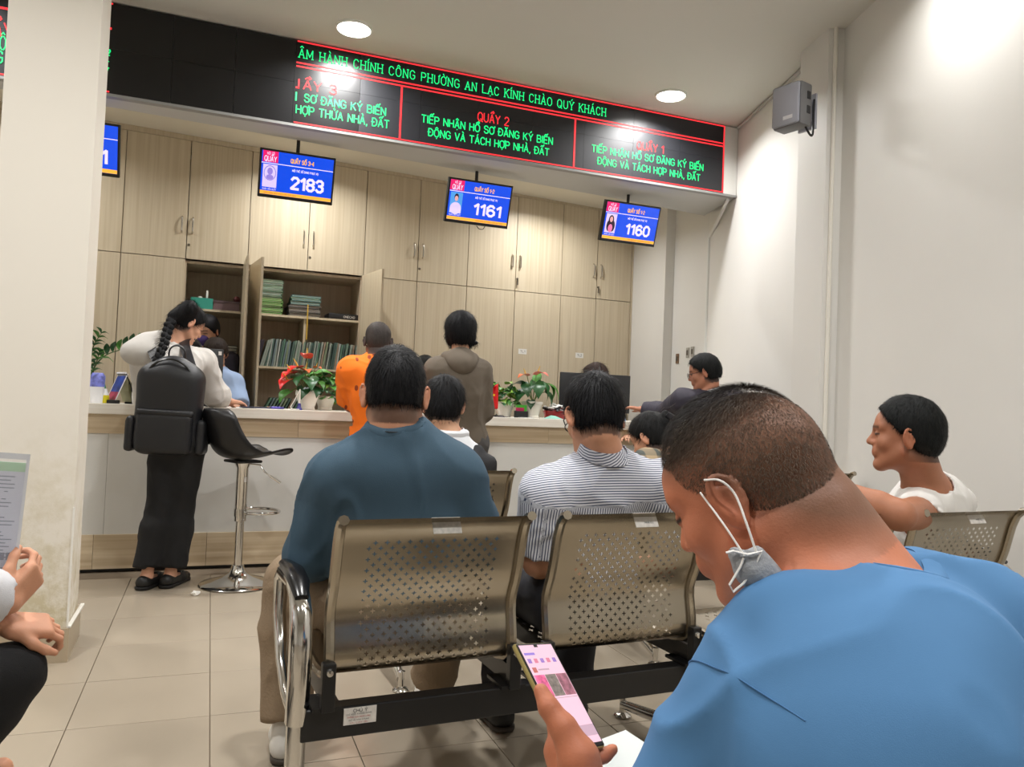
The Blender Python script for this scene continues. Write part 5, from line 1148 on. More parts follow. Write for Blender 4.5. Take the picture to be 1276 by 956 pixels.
    def collar(s, m, r=.068, th=.008, drop=.012, tilt=.0, name='collar'):
        U = unit(s.hl(0, -.03, -.07)-s.N); x, y = s.Rc[:, 0], s.Rc[:, 1]; c = s.N-s.U*drop; pts = []
        for i in range(28):
            a = 2*pi*i/28; pts.append(c+x*r*1.08*cos(a)*s.s+y*r*sin(a)*s.s-U*.03*sin(a)*(1 if sin(a) > 0 else .1)+U*tilt*(-sin(a)))
        bm = B(); tube(bm, [tuple(p-s.base) for p in pts], th, 8, closed=True, flat=1.6); return finish(name, bm, m, s.root, True)
    def rim(s, shirt, m, neck_r=.064, width=.017, lift=.0022, name='rib_collar', lines=True):
        me = shirt.data; n = len(me.vertices); co = np.empty(n*3, np.float32); me.vertices.foreach_get('co', co); co = co.reshape(-1, 3)
        T = BVHTree.FromPolygons([tuple(v) for v in co], [tuple(p_.vertices) for p_ in me.polygons])
        a0 = s.N-s.U*.022; b0 = s.hl(0, -.03, -.07)+s.U*.10; ax = unit(b0-a0); x = unit(np.cross(ax, [0, 0, 1.0])) if abs(ax[2]) < .95 else unit(np.cross(ax, s.f)); y = np.cross(ax, x); K = 56; rows = []
        r0 = neck_r*s.s
        for j in range(4):
            r = r0+.002+width*j/3; row = []
            for i in range(K):
                a = 2*pi*i/K; o = a0+(x*cos(a)+y*sin(a))*r; h_ = T.ray_cast(Vector(o+ax*.16-s.base), Vector(-ax), .34)
                row.append(np.array(h_[0]) if h_[0] is not None else None)
            rows.append(row)
        for row in rows:
            last = next((q for q in row if q is not None), None)
            for i in range(K):
                if row[i] is None: row[i] = last
                last = row[i]
        for _ in range(2):
            rows = [[(row[i-1]+row[i]*2+row[(i+1) % K])/4 for i in range(K)] for row in rows]
        bm = B(); top = [[bm.verts.new(q+ax*(lift+(.0012 if j in (1, 2) else 0))) for q in row] for j, row in enumerate(rows)]; bot = [[bm.verts.new(q-ax*.004) for q in row] for row in (rows[0], rows[-1])]
        for j in range(3):
            for i in range(K): bm.faces.new((top[j][i], top[j][(i+1) % K], top[j+1][(i+1) % K], top[j+1][i]))
        for A_, B_ in ((bot[0], top[0]), (top[3], bot[1])):
            for i in range(K): bm.faces.new((A_[i], A_[(i+1) % K], B_[(i+1) % K], B_[i]))
        return finish(name, bm, m, s.root, True)
    def seam(s, shirt, m, c, ax, name='sleeve_seam', r=.0011):
        me = shirt.data; n = len(me.vertices); co = np.empty(n*3, np.float32); me.vertices.foreach_get('co', co); co = co.reshape(-1, 3)
        T = BVHTree.FromPolygons([tuple(v) for v in co], [tuple(p_.vertices) for p_ in me.polygons]); ax = unit(ax); x = unit(np.cross(ax, [0, 0, 1.0])); y = np.cross(ax, x); pts = []
        for i in range(48):
            a = 2*pi*i/48; d = x*cos(a)+y*sin(a); h_ = T.ray_cast(Vector(c-s.base), Vector(d), .16)
            if h_[0] is not None: pts.append(np.array(h_[0])+d*.0009)
        if len(pts) < 12: return
        pts = [(pts[i-1]+pts[i]*2+pts[(i+1) % len(pts)])/4 for i in range(len(pts))]; runs = [[pts[0]]]
        for q in pts[1:]+[pts[0]]:
            if np.linalg.norm(q-runs[-1][-1]) < .03: runs[-1].append(q)
            else: runs.append([q])
        bm = B()
        for r_ in runs:
            if len(r_) > 4: tube(bm, [tuple(q) for q in r_], r, 5)
        return finish(name, bm, m, s.root, True)
    def hair(s, top=.016, side=.010, line=0.0, back=-.070, tint=(.010, .009, .010), h=.005, amp=.0015, extra=None, nst=1500, slen=.03, swid=.0011, lift=.25, front=.085, hl_tilt=1.0, name='hair', crown=(0, -.06, .12), scut=None, colf=None, topvar=.35, gravity=.4):
        hs = s.hs; pr = [(ell(s.hl(0, -.012, .035), np.array([.076+side, .096+side, .088+side])*hs, s.Rh), 0), (ell(s.hl(0, -.004, .060), np.array([.070+side, .086+side*.8, .064+top])*hs, s.Rh), .02), (ell(s.hl(0, -.045, -.012), np.array([.058+side*.6, .052+side, .060])*hs, s.Rh), .03)]
        ex = extra(s) if extra else []; allp = pr+[e[:2] for e in ex if e[2] == 'u']; lo, hi = bounds(allp, .02); F = Field(lo, hi, h)
        for p, k in pr: F.op(p, k)
        n = s.Rh @ unit([0, .74*hl_tilt, -.67]); F.cut(s.hl(0, .02+line, .02), n, None, .008); F.cut(s.hl(0, 0, back), s.Rh @ np.array([0, 0, -1.]), None, .006)
        F.op(ell(s.hl(0, .085, .012), np.array([.062, .045, .050])*hs, s.Rh), .012, 's')
        for e in (-1, 1): F.op(ell(s.hl(e*.088, -.002, -.006), np.array([.022, .018, .030])*hs, s.Rh), .006, 's')
        for p, k, md in ex: F.op(p, k, md)
        co, Q = F.mesh(); n = vnormals(co, Q); co = co+n*(amp*wob(co, 120, 4, (1, 1, .3)))[:, None]
        tint = np.array(tint); c = np.tile(tint, (len(co), 1))*(1+.25*wob(co, 60, 8))[:, None]
        if colf: c = colf(s, co, c)
        ob = mk(name, co, Q, HAIRM, None, s.base, np.clip(c, 0, 1)); link(ob, s.root)
        if nst: s.strands(co, Q, nst, slen, swid, lift, tint, crown, topvar, gravity)
        return ob
    def strands(s, co, Q, n, L_, wd, lift, tint, crown=(0, -.06, .12), var=.35, grav=.4, name='hair_strands', lenf=None, colf=None):
        rg = np.random.default_rng(int(abs(s.H[0])*1000)+n); a, b, c, d = (co[Q[:, i]] for i in range(4)); ar = np.linalg.norm(np.cross(c-a, d-b), axis=1); p = ar/ar.sum(); fi = rg.choice(len(Q), n, p=p)
        u, v = rg.random(n)[:, None], rg.random(n)[:, None]; P = (a[fi]*(1-u)+b[fi]*u)*(1-v)+(d[fi]*(1-u)+c[fi]*u)*v; nn = np.cross(c[fi]-a[fi], d[fi]-b[fi]); nn /= np.linalg.norm(nn, axis=1)[:, None]+1e-12
        cr = s.hl(*crown); t = P-cr; t = t/(np.linalg.norm(t, axis=1)[:, None]+1e-9)+rg.normal(size=(n, 3))*.22; t[:, 2] -= grav; t -= nn*(t*nn).sum(1)[:, None]; t /= np.linalg.norm(t, axis=1)[:, None]+1e-9
        Ln = L_*(1-var+2*var*rg.random(n))[:, None]
        if lenf is not None: Ln = Ln*lenf(s.local(P))[:, None]
        d0 = t+nn*lift; d0 /= np.linalg.norm(d0, axis=1)[:, None]; p0 = P-nn*.001; p1 = p0+d0*Ln*.5; d1 = t+nn*lift*.2; p2 = p1+d1/np.linalg.norm(d1, axis=1)[:, None]*Ln*.5
        sd = np.cross(d0, nn); sd /= np.linalg.norm(sd, axis=1)[:, None]+1e-9; w = wd
        V = np.stack([p0-sd*w, p0+sd*w, p1-sd*w*.8, p1+sd*w*.8, p2-sd*w*.15, p2+sd*w*.15], 1).reshape(-1, 3); k = np.arange(n)[:, None]*6
        Fq = np.concatenate([k+[0, 1, 3, 2], k+[2, 3, 5, 4]]); c = np.tile(np.array(tint), (n, 1))*rg.uniform(.6, 1.7, n)[:, None]
        if colf is not None: c = colf(s.local(P), c)
        ob = mk(name, V, Fq, STRM, None, s.base, np.clip(np.repeat(c, 6, 0), 0, 1)); ob['kind'] = 'stuff'; link(ob, s.root); return ob
    def glasses(s, m=BLACK, full=True):
        ob = empty('glasses', (0, 0, 0)); ob.parent = s.root; L_ = lambda *p: tuple(s.hl(*p)-s.base); bm = B()
        for e in (-1, 1):
            pts = [L_(e*.033+.023*cos(a)*(1-.12*abs(sin(2*a))), .112-abs(.033+.023*cos(a))*.14, .006+.018*sin(a)) for a in np.linspace(0, 2*pi, 18)[:-1]]; tube(bm, pts, .0018, 6, closed=True)
        tube(bm, [L_(-.011, .111, .010), L_(0, .113, .012), L_(.011, .111, .010)], .0016, 6); finish('frame', bm, m, ob, True)
        for e in (-1, 1):
            bm = B(); tube(bm, [L_(e*.056, .104, .012), L_(e*.078, .06, .013), L_(e*.083, .0, .014), L_(e*.082, -.018, .004), L_(e*.078, -.024, -.012)], .0019, 6); finish('temple', bm, m, ob, True)
        return ob

def scalp_fade(dark, z0=.0, z1=.05):
    def f(s, c, x, y, z, near, blend, sm):
        m = near*sm(z-y*.9+.02, z0, z1)*(y < .085); blend(m*.92, dark)
    return f
def scalp_std(s, c, x, y, z, near, blend, sm):
    m = near*sm(z-y*.9+.05*(y < 0), -.015, .02)*(y < .075)*(z > -.075)*(np.abs(x) < .079); blend(m*.9, (.014, .012, .012))
def scalp_soft(s, c, x, y, z, near, blend, sm):
    m = near*sm(z-y*.9+.05*(y < 0), -.02, .05)*(y < .075)*(z > -.075)*(np.abs(x) < .079); blend(m*.8, (.03, .022, .018))

# ---------------------------------------------------------------- 1. man in teal sweatshirt, nearest seat
TEAL_S = cloth('teal_sweatshirt', rgb(61, 86, 104), bump=.2); KHAKI = cloth('khaki', rgb(142, 122, 98), noise=.08, bump=.6, bscale=120)
SNK = mat('sneaker_white', rgb(222, 218, 210), .6); SOLED = mat('sole_dark', rgb(70, 62, 54), .7)
p = Person('broad man in a teal sweatshirt and khaki trousers seated with his back to us', radians(-3), (.525, 2.17, .53), cp(494, 535, 2.14), cp(492, 495, 2.16), (radians(-12), radians(4)),
           sL=cp(422, 600, 2.14), sR=cp(568, 593, 2.22), eL=cp(384, 692, 2.18), wL=cp(415, 705, 2.42), eR=cp(600, 680, 2.28), wR=cp(570, 700, 2.5),
           kL=cp(362, 722, 2.50), aL=(.262, 2.50, .085), kR=(.78, 2.52, .49), aR=(.79, 2.72, .085), hs=1.0, size=1.05, skin=rgb(200, 146, 116), belly=1.08, chest=(.50, 2.165, .76))
p.body(scalp=scalp_soft, neck_r=.062); sh_ = p.shirt(TEAL_S, t=.016, w=1.06, amp=.010, freq=13, puff=.012); p.trousers(KHAKI, loose=.03, amp=.007); p.shoes(SNK, SOLED)
p.rim(sh_, TEAL_S); p.hair(top=.022, side=.005, back=-.024, nst=2600, slen=.022, tint=(.006, .006, .007))
bm = B(); U = p.U; tube(bm, [tuple(p.hl(*q)-p.base) for q in ((-.03, -.082, -.098), (-.012, -.098, -.100), (.012, -.098, -.100), (.035, -.078, -.096))], .0016, 6); finish('neck_cord', bm, BLACK, p.root)

# ---------------------------------------------------------------- 2. man in striped shirt
def stripe_mat():
    m = mat('striped_cotton', rgb(220, 222, 230), .8, bump=0.2, bscale=300); nt = m.node_tree; N = nt.nodes; L = nt.links; b = N['Principled BSDF']
    a = N.new('ShaderNodeAttribute'); a.attribute_name = 'su'; mu = N.new('ShaderNodeMath'); mu.operation = 'MULTIPLY'; mu.inputs[1].default_value = 2*pi/.0078; L.new(a.outputs['Fac'], mu.inputs[0])
    sn = N.new('ShaderNodeMath'); sn.operation = 'SINE'; L.new(mu.outputs[0], sn.inputs[0]); mr = N.new('ShaderNodeMapRange'); mr.inputs['From Min'].default_value = .1; mr.inputs['From Max'].default_value = .55; L.new(sn.outputs[0], mr.inputs[0])
    mx = N.new('ShaderNodeMix'); mx.data_type = 'RGBA'; mx.inputs[6].default_value = (*rgb(222, 224, 232), 1); mx.inputs[7].default_value = (*rgb(74, 82, 110), 1); L.new(mr.outputs[0], mx.inputs[0]); L.new(mx.outputs[2], b.inputs['Base Color']); return m
STRIPE = stripe_mat()
p = Person('man in a blue and white striped shirt and glasses, looking down', radians(4), (1.11, 2.17, .53), cp(752, 565, 2.32), cp(741, 522, 2.33), (radians(-4), radians(20)),
           sL=cp(682, 618, 2.28), sR=cp(822, 607, 2.42), eL=cp(670, 700, 2.30), wL=cp(690, 712, 2.55), eR=cp(850, 700, 2.45), wR=cp(790, 705, 2.6), kL=(.98, 2.52, .49), kR=(1.26, 2.52, .49), hs=.98, size=1.0, skin=rgb(200, 146, 116), chest=(1.10, 2.165, .76))
def sattr(co, p=p):
    x = (co-p.C) @ p.Rc; u = x[:, 0].copy(); z = x[:, 2]; yk = (co-p.N) @ p.U > -.115; u[yk] = ((co-p.N) @ (p.U*.78+p.Rc[:, 1]*.75))[yk]
    for S_, E_ in ((p.SL, p.EL), (p.SR, p.ER)):
        d = E_-S_; L2 = d@d; t = (co-S_) @ d/L2; q = co-S_-np.clip(t, 0, 1)[:, None]*d; r = np.linalg.norm(q, axis=1); a = unit(np.cross(d, p.f)); b = unit(np.cross(a, d))
        out = np.abs(x[:, 0]) > .205; m = out & (t > .08) & (r < .1); u[m] = (np.arctan2(q[m] @ b, q[m] @ a)*.068)
    return {'su': u}
p.body(scalp=scalp_soft); p.shirt(STRIPE, t=.013, sleeve='short', slen=.9, h=.008, amp=.008, puff=.012, attrs=sattr)
bm = B(); c = p.N-p.U*.006; ring = []
U_ = unit(p.hl(0, -.03, -.07)-p.N)
for k in range(22):
    a = 2*pi*k/22; ring.append([c+U_*.018+p.Rc[:, 0]*r_*cos(a)+p.Rc[:, 1]*r_*.95*sin(a)+U_*z_-U_*.035*max(0, sin(a)) for r_, z_ in ((.066, .030), (.074, .012), (.084, -.012), (.080, -.014), (.068, .010), (.062, .028))])
vs = [[bm.verts.new(q-p.base) for q in r] for r in ring]
for i in range(22):
    for j in range(6): bm.faces.new((vs[i][j], vs[(i+1) % 22][j], vs[(i+1) % 22][(j+1) % 6], vs[i][(j+1) % 6]))
o = finish('collar', bm, STRIPE, p.root, True); av = o.data.attributes.new('su', 'FLOAT', 'POINT'); av.data.foreach_set('value', [float((Vector(p.base)+v.co-Vector(p.N)).dot(Vector(U_))*1.0) for v in o.data.vertices])
p.trousers(cloth('dark_trousers', rgb(34, 34, 40)), loose=.015); p.shoes(mat('shoe_black', rgb(24, 24, 24), .5), SOLED); p.hair(top=.024, side=.010, back=-.040, nst=2600, slen=.034, tint=(.006, .006, .007)); p.glasses()

# ---------------------------------------------------------------- 3. dark-haired person in white shirt beyond teal man
WHT = cloth('white_cotton', rgb(226, 228, 232))
p = Person('dark-haired person in a white shirt, half hidden by the man in teal', radians(-8), (1.02, 3.44, .53), cp(562, 543, 3.46), cp(553, 508, 3.50), (radians(-22), radians(14)), hs=1.0, size=.92, sR=cp(586, 585, 3.50), sL=cp(522, 588, 3.46), skin=rgb(206, 160, 130))
p.body(h=.012, hf=.006, scalp=scalp_std); p.shirt(WHT, h=.011, t=.018); p.collar(WHT, .066, .016, -.006); p.trousers(cloth('dark_trousers', rgb(34, 34, 40)), h=.012); p.shoes(mat('shoe_black', rgb(24, 24, 24), .5), SOLED)
p.hair(top=.026, side=.016, back=-.085, nst=1800, slen=.04, tint=(.007, .007, .008), h=.006)
def blob(name, prims, m, base, h=.01, cuts=(), amp=.004, freq=18, parent=None, subs=(), it=2, seed=2):
    lo, hi = bounds(prims, .03); F = Field(lo, hi, h)
    for q, k in prims: F.op(q, k)
    for q, k in subs: F.op(q, k, 's')
    for c_ in cuts: F.cut(*c_)
    co, Q = F.mesh(); co = relax(co, Q, it); n = vnormals(co, Q); co = co+n*(amp*wob(co, freq, seed))[:, None]; ob = mk(name, co, Q, m, None, base if parent is None else (0, 0, 0)); 
    if parent is None: ob.location = base
    return link(ob, parent)
BAGM = cloth('bag_black', rgb(30, 30, 34), rough=.7)
q = cp(600, 572, 3.42); tag(blob('shoulder_bag', [(rbox((q[0]-.01, 3.27, .72), (.085, .06, .165), None, .04), .03), (cone((q[0]-.07, 3.27, .84), (q[0]-.01, 3.27, .905), .03, .025), .05)], BAGM, (q[0], 3.27, .44)), 'black bag propped on the bench beside the person in white, right of the teal man', 'bag')

# ---------------------------------------------------------------- 4. woman in plaid jacket
def plaid_mat():
    m = mat('plaid_wool', rgb(170, 152, 122), .9, bump=.3, bscale=300); nt = m.node_tree; N = nt.nodes; L = nt.links; b = N['Principled BSDF']; tc = N.new('ShaderNodeTexCoord'); sp = N.new('ShaderNodeSeparateXYZ'); L.new(tc.outputs['Object'], sp.inputs[0]); outs = []
    for ax, fr in ((0, 2*pi/.075), (2, 2*pi/.075)):
        mu = N.new('ShaderNodeMath'); mu.operation = 'MULTIPLY'; mu.inputs[1].default_value = fr; L.new(sp.outputs[ax], mu.inputs[0]); sn = N.new('ShaderNodeMath'); sn.operation = 'SINE'; L.new(mu.outputs[0], sn.inputs[0])
        mr = N.new('ShaderNodeMapRange'); mr.inputs['From Min'].default_value = .2; mr.inputs['From Max'].default_value = .5; L.new(sn.outputs[0], mr.inputs[0]); outs.append(mr)
    ad = N.new('ShaderNodeMath'); ad.operation = 'ADD'; L.new(outs[0].outputs[0], ad.inputs[0]); L.new(outs[1].outputs[0], ad.inputs[1]); hf_ = N.new('ShaderNodeMath'); hf_.operation = 'MULTIPLY'; hf_.inputs[1].default_value = .5; L.new(ad.outputs[0], hf_.inputs[0])
    cr = N.new('ShaderNodeValToRGB'); cr.color_ramp.elements[0].color = (*rgb(186, 164, 132), 1); cr.color_ramp.elements[1].color = (*rgb(88, 92, 88), 1); L.new(hf_.outputs[0], cr.inputs[0]); L.new(cr.outputs[0], b.inputs['Base Color']); return m
PLD = plaid_mat()
p = Person('woman in a beige plaid jacket with a bun held by a black clip, bending forward', radians(6), (2.13, 3.42, .53), cp(846, 568, 3.66), cp(812, 548, 3.72), (radians(28), radians(30)), hs=.97, size=.94, skin=rgb(202, 150, 120), wL=(1.95, 3.86, .72), wR=(2.25, 3.88, .72))
p.body(h=.012, hf=.006, scalp=scalp_std); p.shirt(PLD, h=.010, name='jacket', t=.02); p.collar(PLD, .066, .016, .0); p.trousers(cloth('dark_trousers', rgb(34, 34, 40)), h=.012); p.shoes(mat('shoe_black', rgb(24, 24, 24), .5), SOLED)
p.hair(top=.014, side=.012, back=-.06, nst=1200, slen=.035, tint=(.008, .008, .008), h=.006, extra=lambda s: [(ell(s.hl(.0, -.115, .035), (.036, .034, .042)), .02, 'u'), (ell(s.hl(.0, -.125, .07), (.024, .02, .024)), .01, 'u')])
bm = B(); a = p.hl(0, -.145, .03)-p.base; tube(bm, [tuple(a+[-.03, 0, .03]), tuple(a+[.0, -.01, .005]), tuple(a+[.03, .0, -.02])], [.008, .012, .008], 8, flat=1.8); finish('hair_clip', bm, mat('clip_black', rgb(30, 30, 36), .3), p.root, True)
bm = B(); a = p.hl(0, -.11, .10)-p.base; tube(bm, spline([tuple(a), tuple(a+[.02, 0, .02]), tuple(a+[.05, 0, .022]), tuple(a+[.08, 0, .04])]), .0012, 5); finish('loose_strand', bm, mat('hair_loose', rgb(40, 30, 28), .5), p.root)

# ---------------------------------------------------------------- 5. man in dark jacket leaning on counter
NAVY = cloth('navy_jacket', rgb(46, 42, 56), rough=.7)
p = Person('man in a dark jacket and glasses leaning on the counter near the right wall', radians(22), (3.20, 4.46, .86), cp(884, 492, 5.22), cp(878, 466, 5.25), (radians(48), radians(14)), sL=cp(852, 500, 5.25), sR=cp(915, 500, 5.5),
           eL=cp(828, 518, 5.66)+[0, 0, .015], wL=cp(800, 512, 5.76)+[0, 0, .01], eR=cp(900, 518, 5.78), wR=cp(858, 514, 5.86), stand=True, hs=.98, size=1.0, skin=rgb(178, 122, 96))
p.body(h=.012, hf=.006, scalp=scalp_std); p.shirt(NAVY, h=.011, name='jacket', t=.022, puff=.012); p.collar(WHT, .062, .010, -.018, .012, name='shirt_collar'); p.trousers(cloth('dark_trousers', rgb(34, 34, 40)), h=.012); p.shoes(mat('shoe_black', rgb(24, 24, 24), .5), SOLED)
p.hair(top=.020, side=.014, back=-.045, nst=1200, slen=.03, tint=(.008, .009, .009), h=.006); p.glasses()

# ---------------------------------------------------------------- 6. man in white sleeveless top
TANK = cloth('tank_white', rgb(230, 228, 224), bump=.2)
p = Person('man in a white sleeveless top in profile, arm along the bench back', radians(34), (2.40, 2.17, .53), cp(1158, 606, 2.66), cp(1129, 546, 2.60), (radians(38), radians(0)), sL=cp(1146, 640, 2.56), sR=cp(1190, 628, 2.88),
           eL=cp(1120, 642, 2.34), wL=cp(1036, 606, 2.46), eR=cp(1150, 720, 2.9), wR=cp(1090, 730, 2.95), kL=(2.10, 2.42, .49), kR=(2.36, 2.52, .49), hs=1.02, size=1.06, skin=rgb(172, 116, 88), belly=1.10, handL=dict(curl=[.5, .5, .5, .5]))
p.body(scalp=scalp_soft, hf=.0042, neck_r=.060)
p.shirt(TANK, t=.012, sleeve='none', amp=.005, h=.009, name='sleeveless_top', neck_r=.072, subs=[(cone(p.SL+(p.SL-p.N)*.12+[0, 0, -.02], p.EL, .072, .075), .01), (cone(p.SR+(p.SR-p.N)*.12+[0, 0, -.02], p.ER, .072, .075), .01)]); 
p.trousers(cloth('grey_trousers', rgb(74, 72, 72)), h=.012); p.shoes(mat('shoe_black', rgb(24, 24, 24), .5), SOLED); p.hair(top=.018, side=.011, back=-.058, line=-.004, nst=3500, slen=.014, swid=.0008, tint=(.007, .008, .008), h=.0045, lift=.5)

# ---------------------------------------------------------------- 7. person in orange shirt at the counter
def orange_mat():
    m = cloth('orange_print', rgb(255, 124, 22)); nt = m.node_tree; N = nt.nodes; L = nt.links; b = N['Principled BSDF']; tc = N.new('ShaderNodeTexCoord'); v = N.new('ShaderNodeTexVoronoi'); v.inputs['Scale'].default_value = 13; v.inputs['Randomness'].default_value = .55
    mp = N.new('ShaderNodeMapping'); mp.inputs['Scale'].default_value = (1.4, .6, .8); L.new(tc.outputs['Object'], mp.inputs[0]); L.new(mp.outputs[0], v.inputs['Vector']); mr = N.new('ShaderNodeMapRange'); mr.inputs['From Min'].default_value = .20; mr.inputs['From Max'].default_value = .16; L.new(v.outputs['Distance'], mr.inputs[0])
    mx = N.new('ShaderNodeMix'); mx.data_type = 'RGBA'; mx.inputs[6].default_value = (*rgb(255, 122, 20), 1); mx.inputs[7].default_value = (*rgb(150, 60, 20), 1); L.new(mr.outputs[0], mx.inputs[0]); L.new(mx.outputs[2], b.inputs['Base Color']); return m
ORG = orange_mat()
p = Person('grey-haired person in an orange patterned shirt standing at the counter, seen from behind', radians(-4), (.975, 4.86, .80), cp(470, 447, 4.86), cp(471, 427, 4.90), (radians(-14), radians(10)), stand=True, sL=cp(440, 463, 4.80), sR=cp(503, 463, 4.98), eL=cp(437, 505, 4.92), wL=cp(452, 506, 5.08), eR=cp(512, 505, 5.08), wR=cp(500, 508, 5.2), hs=.98, size=1.0, skin=rgb(158, 112, 88))
p.body(h=.012, hf=.006, scalp=scalp_fade((.05, .045, .045), -.03, .01)); p.shirt(ORG, t=.022, hem=-.02, sleeve='short', slen=.95, puff=.02, amp=.008, h=.011); p.collar(ORG, .062, .009, .004); p.trousers(cloth('dark_trousers', rgb(34, 34, 40)), h=.012); p.shoes(mat('shoe_black', rgb(24, 24, 24), .5), SOLED)
p.hair(top=.006, side=.004, back=-.055, nst=2500, slen=.008, swid=.0009, lift=.6, tint=(.050, .041, .037), h=.005)

# ---------------------------------------------------------------- 8. person in brown hooded top
BRN = cloth('brown_hoodie', rgb(104, 94, 82))
p = Person('person with a black bob in a brown hooded top standing at the counter', radians(-6), (1.545, 4.84, .86), cp(572, 444, 4.92), cp(574, 416, 4.96), (radians(-16), radians(6)), stand=True, sL=cp(545, 462, 4.88), sR=cp(597, 464, 5.02), eL=cp(542, 508, 5.0), wL=cp(556, 512, 5.2), eR=cp(602, 512, 5.1), wR=cp(590, 512, 5.26), hs=.96, size=.92, skin=rgb(206, 160, 130))
p.body(h=.012, hf=.006, scalp=scalp_std); p.shirt(BRN, t=.020, hem=.0, puff=.015, amp=.006, h=.011, name='hooded_top')
blob('hood', [(ell(p.N+[0, -.045, .012], (.072, .045, .045)), .03), (cone(p.N+p.rt*-.09+[0, -.02, -.01], p.N+[0, -.085, -.055], .035, .045), .04), (cone(p.N+p.rt*.09+[0, -.02, -.01], p.N+[0, -.085, -.055], .035, .045), .04), (ell(p.N+[0, -.078, -.05], (.085, .030, .045)), .06)], BRN, (0, 0, 0), parent=p.root).location = tuple(-p.base)
p.trousers(cloth('grey_trousers', rgb(74, 72, 72)), h=.012); p.shoes(mat('shoe_black', rgb(24, 24, 24), .5), SOLED)
p.hair(top=.020, side=.030, back=-.070, line=.03, nst=2200, slen=.04, tint=(.006, .006, .007), h=.006, gravity=1.2, extra=lambda s: [(ell(s.hl(e*.062, -.02, -.035), np.array([.034, .052, .055])*s.hs, s.Rh), .02, 'u') for e in (-1, 1)]+[(ell(s.hl(0, -.07, -.035), np.array([.065, .040, .055])*s.hs, s.Rh), .02, 'u'), (ell(s.hl(.098, -.03, -.062), np.array([.02, .02, .014])*s.hs, s.Rh), .012, 'u')])
bm = B(); tube(bm, [tuple(p.hl(-.10, .0, .01)-p.base), tuple(p.hl(-.112, .01, -.02)-p.base), tuple(p.hl(-.095, .0, -.05)-p.base)], .0018, 6); finish('mask_loop', bm, mat('strap_dark', rgb(60, 58, 60), .6), p.root)

# ---------------------------------------------------------------- 9. girl with the black backpack
GRYH = cloth('light_grey_hoodie', rgb(206, 202, 196), noise=.07, bump=.5)
BLKT = cloth('black_trousers', rgb(16, 16, 18))
g = p = Person('girl with a long braid in a light grey hoodie leaning over the counter', radians(-28), (-.165, 4.86, .84), cp(216, 436, 4.82), cp(233, 405, 4.86), (radians(-62), radians(30)), stand=True, sL=cp(185, 455, 4.72), sR=cp(252, 452, 4.90), eL=cp(185, 510, 4.9), wL=cp(215, 505, 5.12), eR=cp(268, 492, 4.98), wR=cp(284, 499, 5.06),
           kL=(-.235, 4.90, .44), aL=(-.285, 4.84, .085), kR=(-.135, 4.92, .44), aR=(-.165, 4.86, .085), hs=.96, size=.95, skin=rgb(216, 164, 136), handR=dict(N=[0, 0, -1], D=[.8, .5, -.15], curl=[.25, .3, .35, .4]))
p.body(h=.012, hf=.005, scalp=scalp_std, fine_hands=('R',)); p.shirt(GRYH, t=.022, hem=-.10, puff=.018, amp=.009, h=.010, name='hoodie')
blob('hood', [(cone(p.N+[-.05, .02, .03], cp(185, 432, 4.70), .055, .085), .05), (ell(cp(180, 440, 4.66), (.13, .10, .085)), .04), (cone(p.N+[.07, 0, .0], p.N+[.02, -.08, -.02], .045, .05), .04), (cone(cp(162, 437, 4.66), cp(200, 422, 4.72), .03, .05), .04)], GRYH, (0, 0, 0), parent=p.root, amp=.006).location = tuple(-p.base)
p.trousers(BLKT, t=.004, loose=.042, amp=.006, h=.009, top=-.05); p.shoes(mat('shoe_black', rgb(24, 24, 24), .5), mat('sole_black', rgb(20, 20, 20), .6), low=True)
bp_ = [cp(236, 384, 4.80), cp(217, 394, 4.76), cp(210, 408, 4.68), cp(206, 424, 4.56), cp(200, 440, 4.44), cp(193, 456, 4.38)]
def braid(s):
    e = [(cone(bp_[0], bp_[1], .05, .036), .03, 'u')]
    P = spline([tuple(q) for q in bp_[1:]], 5)
    for i, q in enumerate(P[::1]):
        t = i/len(P); sd = .012 if i % 2 else -.012; e.append((ell(np.array(q)+[sd, 0, 0], (.024*(1-.5*t), .022*(1-.5*t), .020)), .006, 'u'))
    return e
p.hair(top=.016, side=.014, back=-.045, line=.012, nst=1800, slen=.04, tint=(.009, .009, .010), h=.006, extra=braid)
# backpack
BPM = mat('backpack_nylon', rgb(24, 25, 29), .42, noise=.08, nscale=5, bump=.25, bscale=400)
c0 = cp(212, 503, 4.42); Rb = Rz(radians(-12)) @ Ry(radians(2))
bpk = empty('backpack', tuple(c0), 0, 'large black backpack on the back of the girl in the light grey hoodie', 'backpack')
W2 = lambda x, y, z: Rb @ np.array([x, y, z])
o = blob('pack_body', [(rbox(W2(0, 0, -.04), (.178, .085, .25), Rb, .07), .03), (ell(W2(0, .0, .11), (.158, .085, .165), Rb), .05)], BPM, (0, 0, 0), parent=bpk, amp=.004, freq=14)
o = blob('front_pocket', [(rbox(W2(0, -.075, -.165), (.150, .035, .115), Rb, .03), .02)], BPM, (0, 0, 0), parent=bpk, amp=.004)
o = blob('pocket_flap', [(rbox(W2(0, -.088, -.052), (.152, .022, .018), Rb, .014), .02)], BPM, (0, 0, 0), parent=bpk, h=.008, amp=.003)
for e in (-1, 1): blob('side_pocket', [(rbox(W2(e*.188, -.0, -.18), (.026, .07, .10), Rb, .022), .02)], BPM, (0, 0, 0), parent=bpk, amp=.003)
bm = B(); pts = [tuple(W2(.145*cos(a), -.062-.01*abs(sin(a)), .06+.19*sin(a))) for a in np.linspace(radians(-15), radians(195), 20)]; pts = [tuple(W2(.150, -.075, -.10))]+pts+[tuple(W2(-.150, -.075, -.10))]; tube(bm, pts, .006, 6); finish('zip', bm, mat('zip_black', rgb(12, 12, 13), .3), bpk, True)
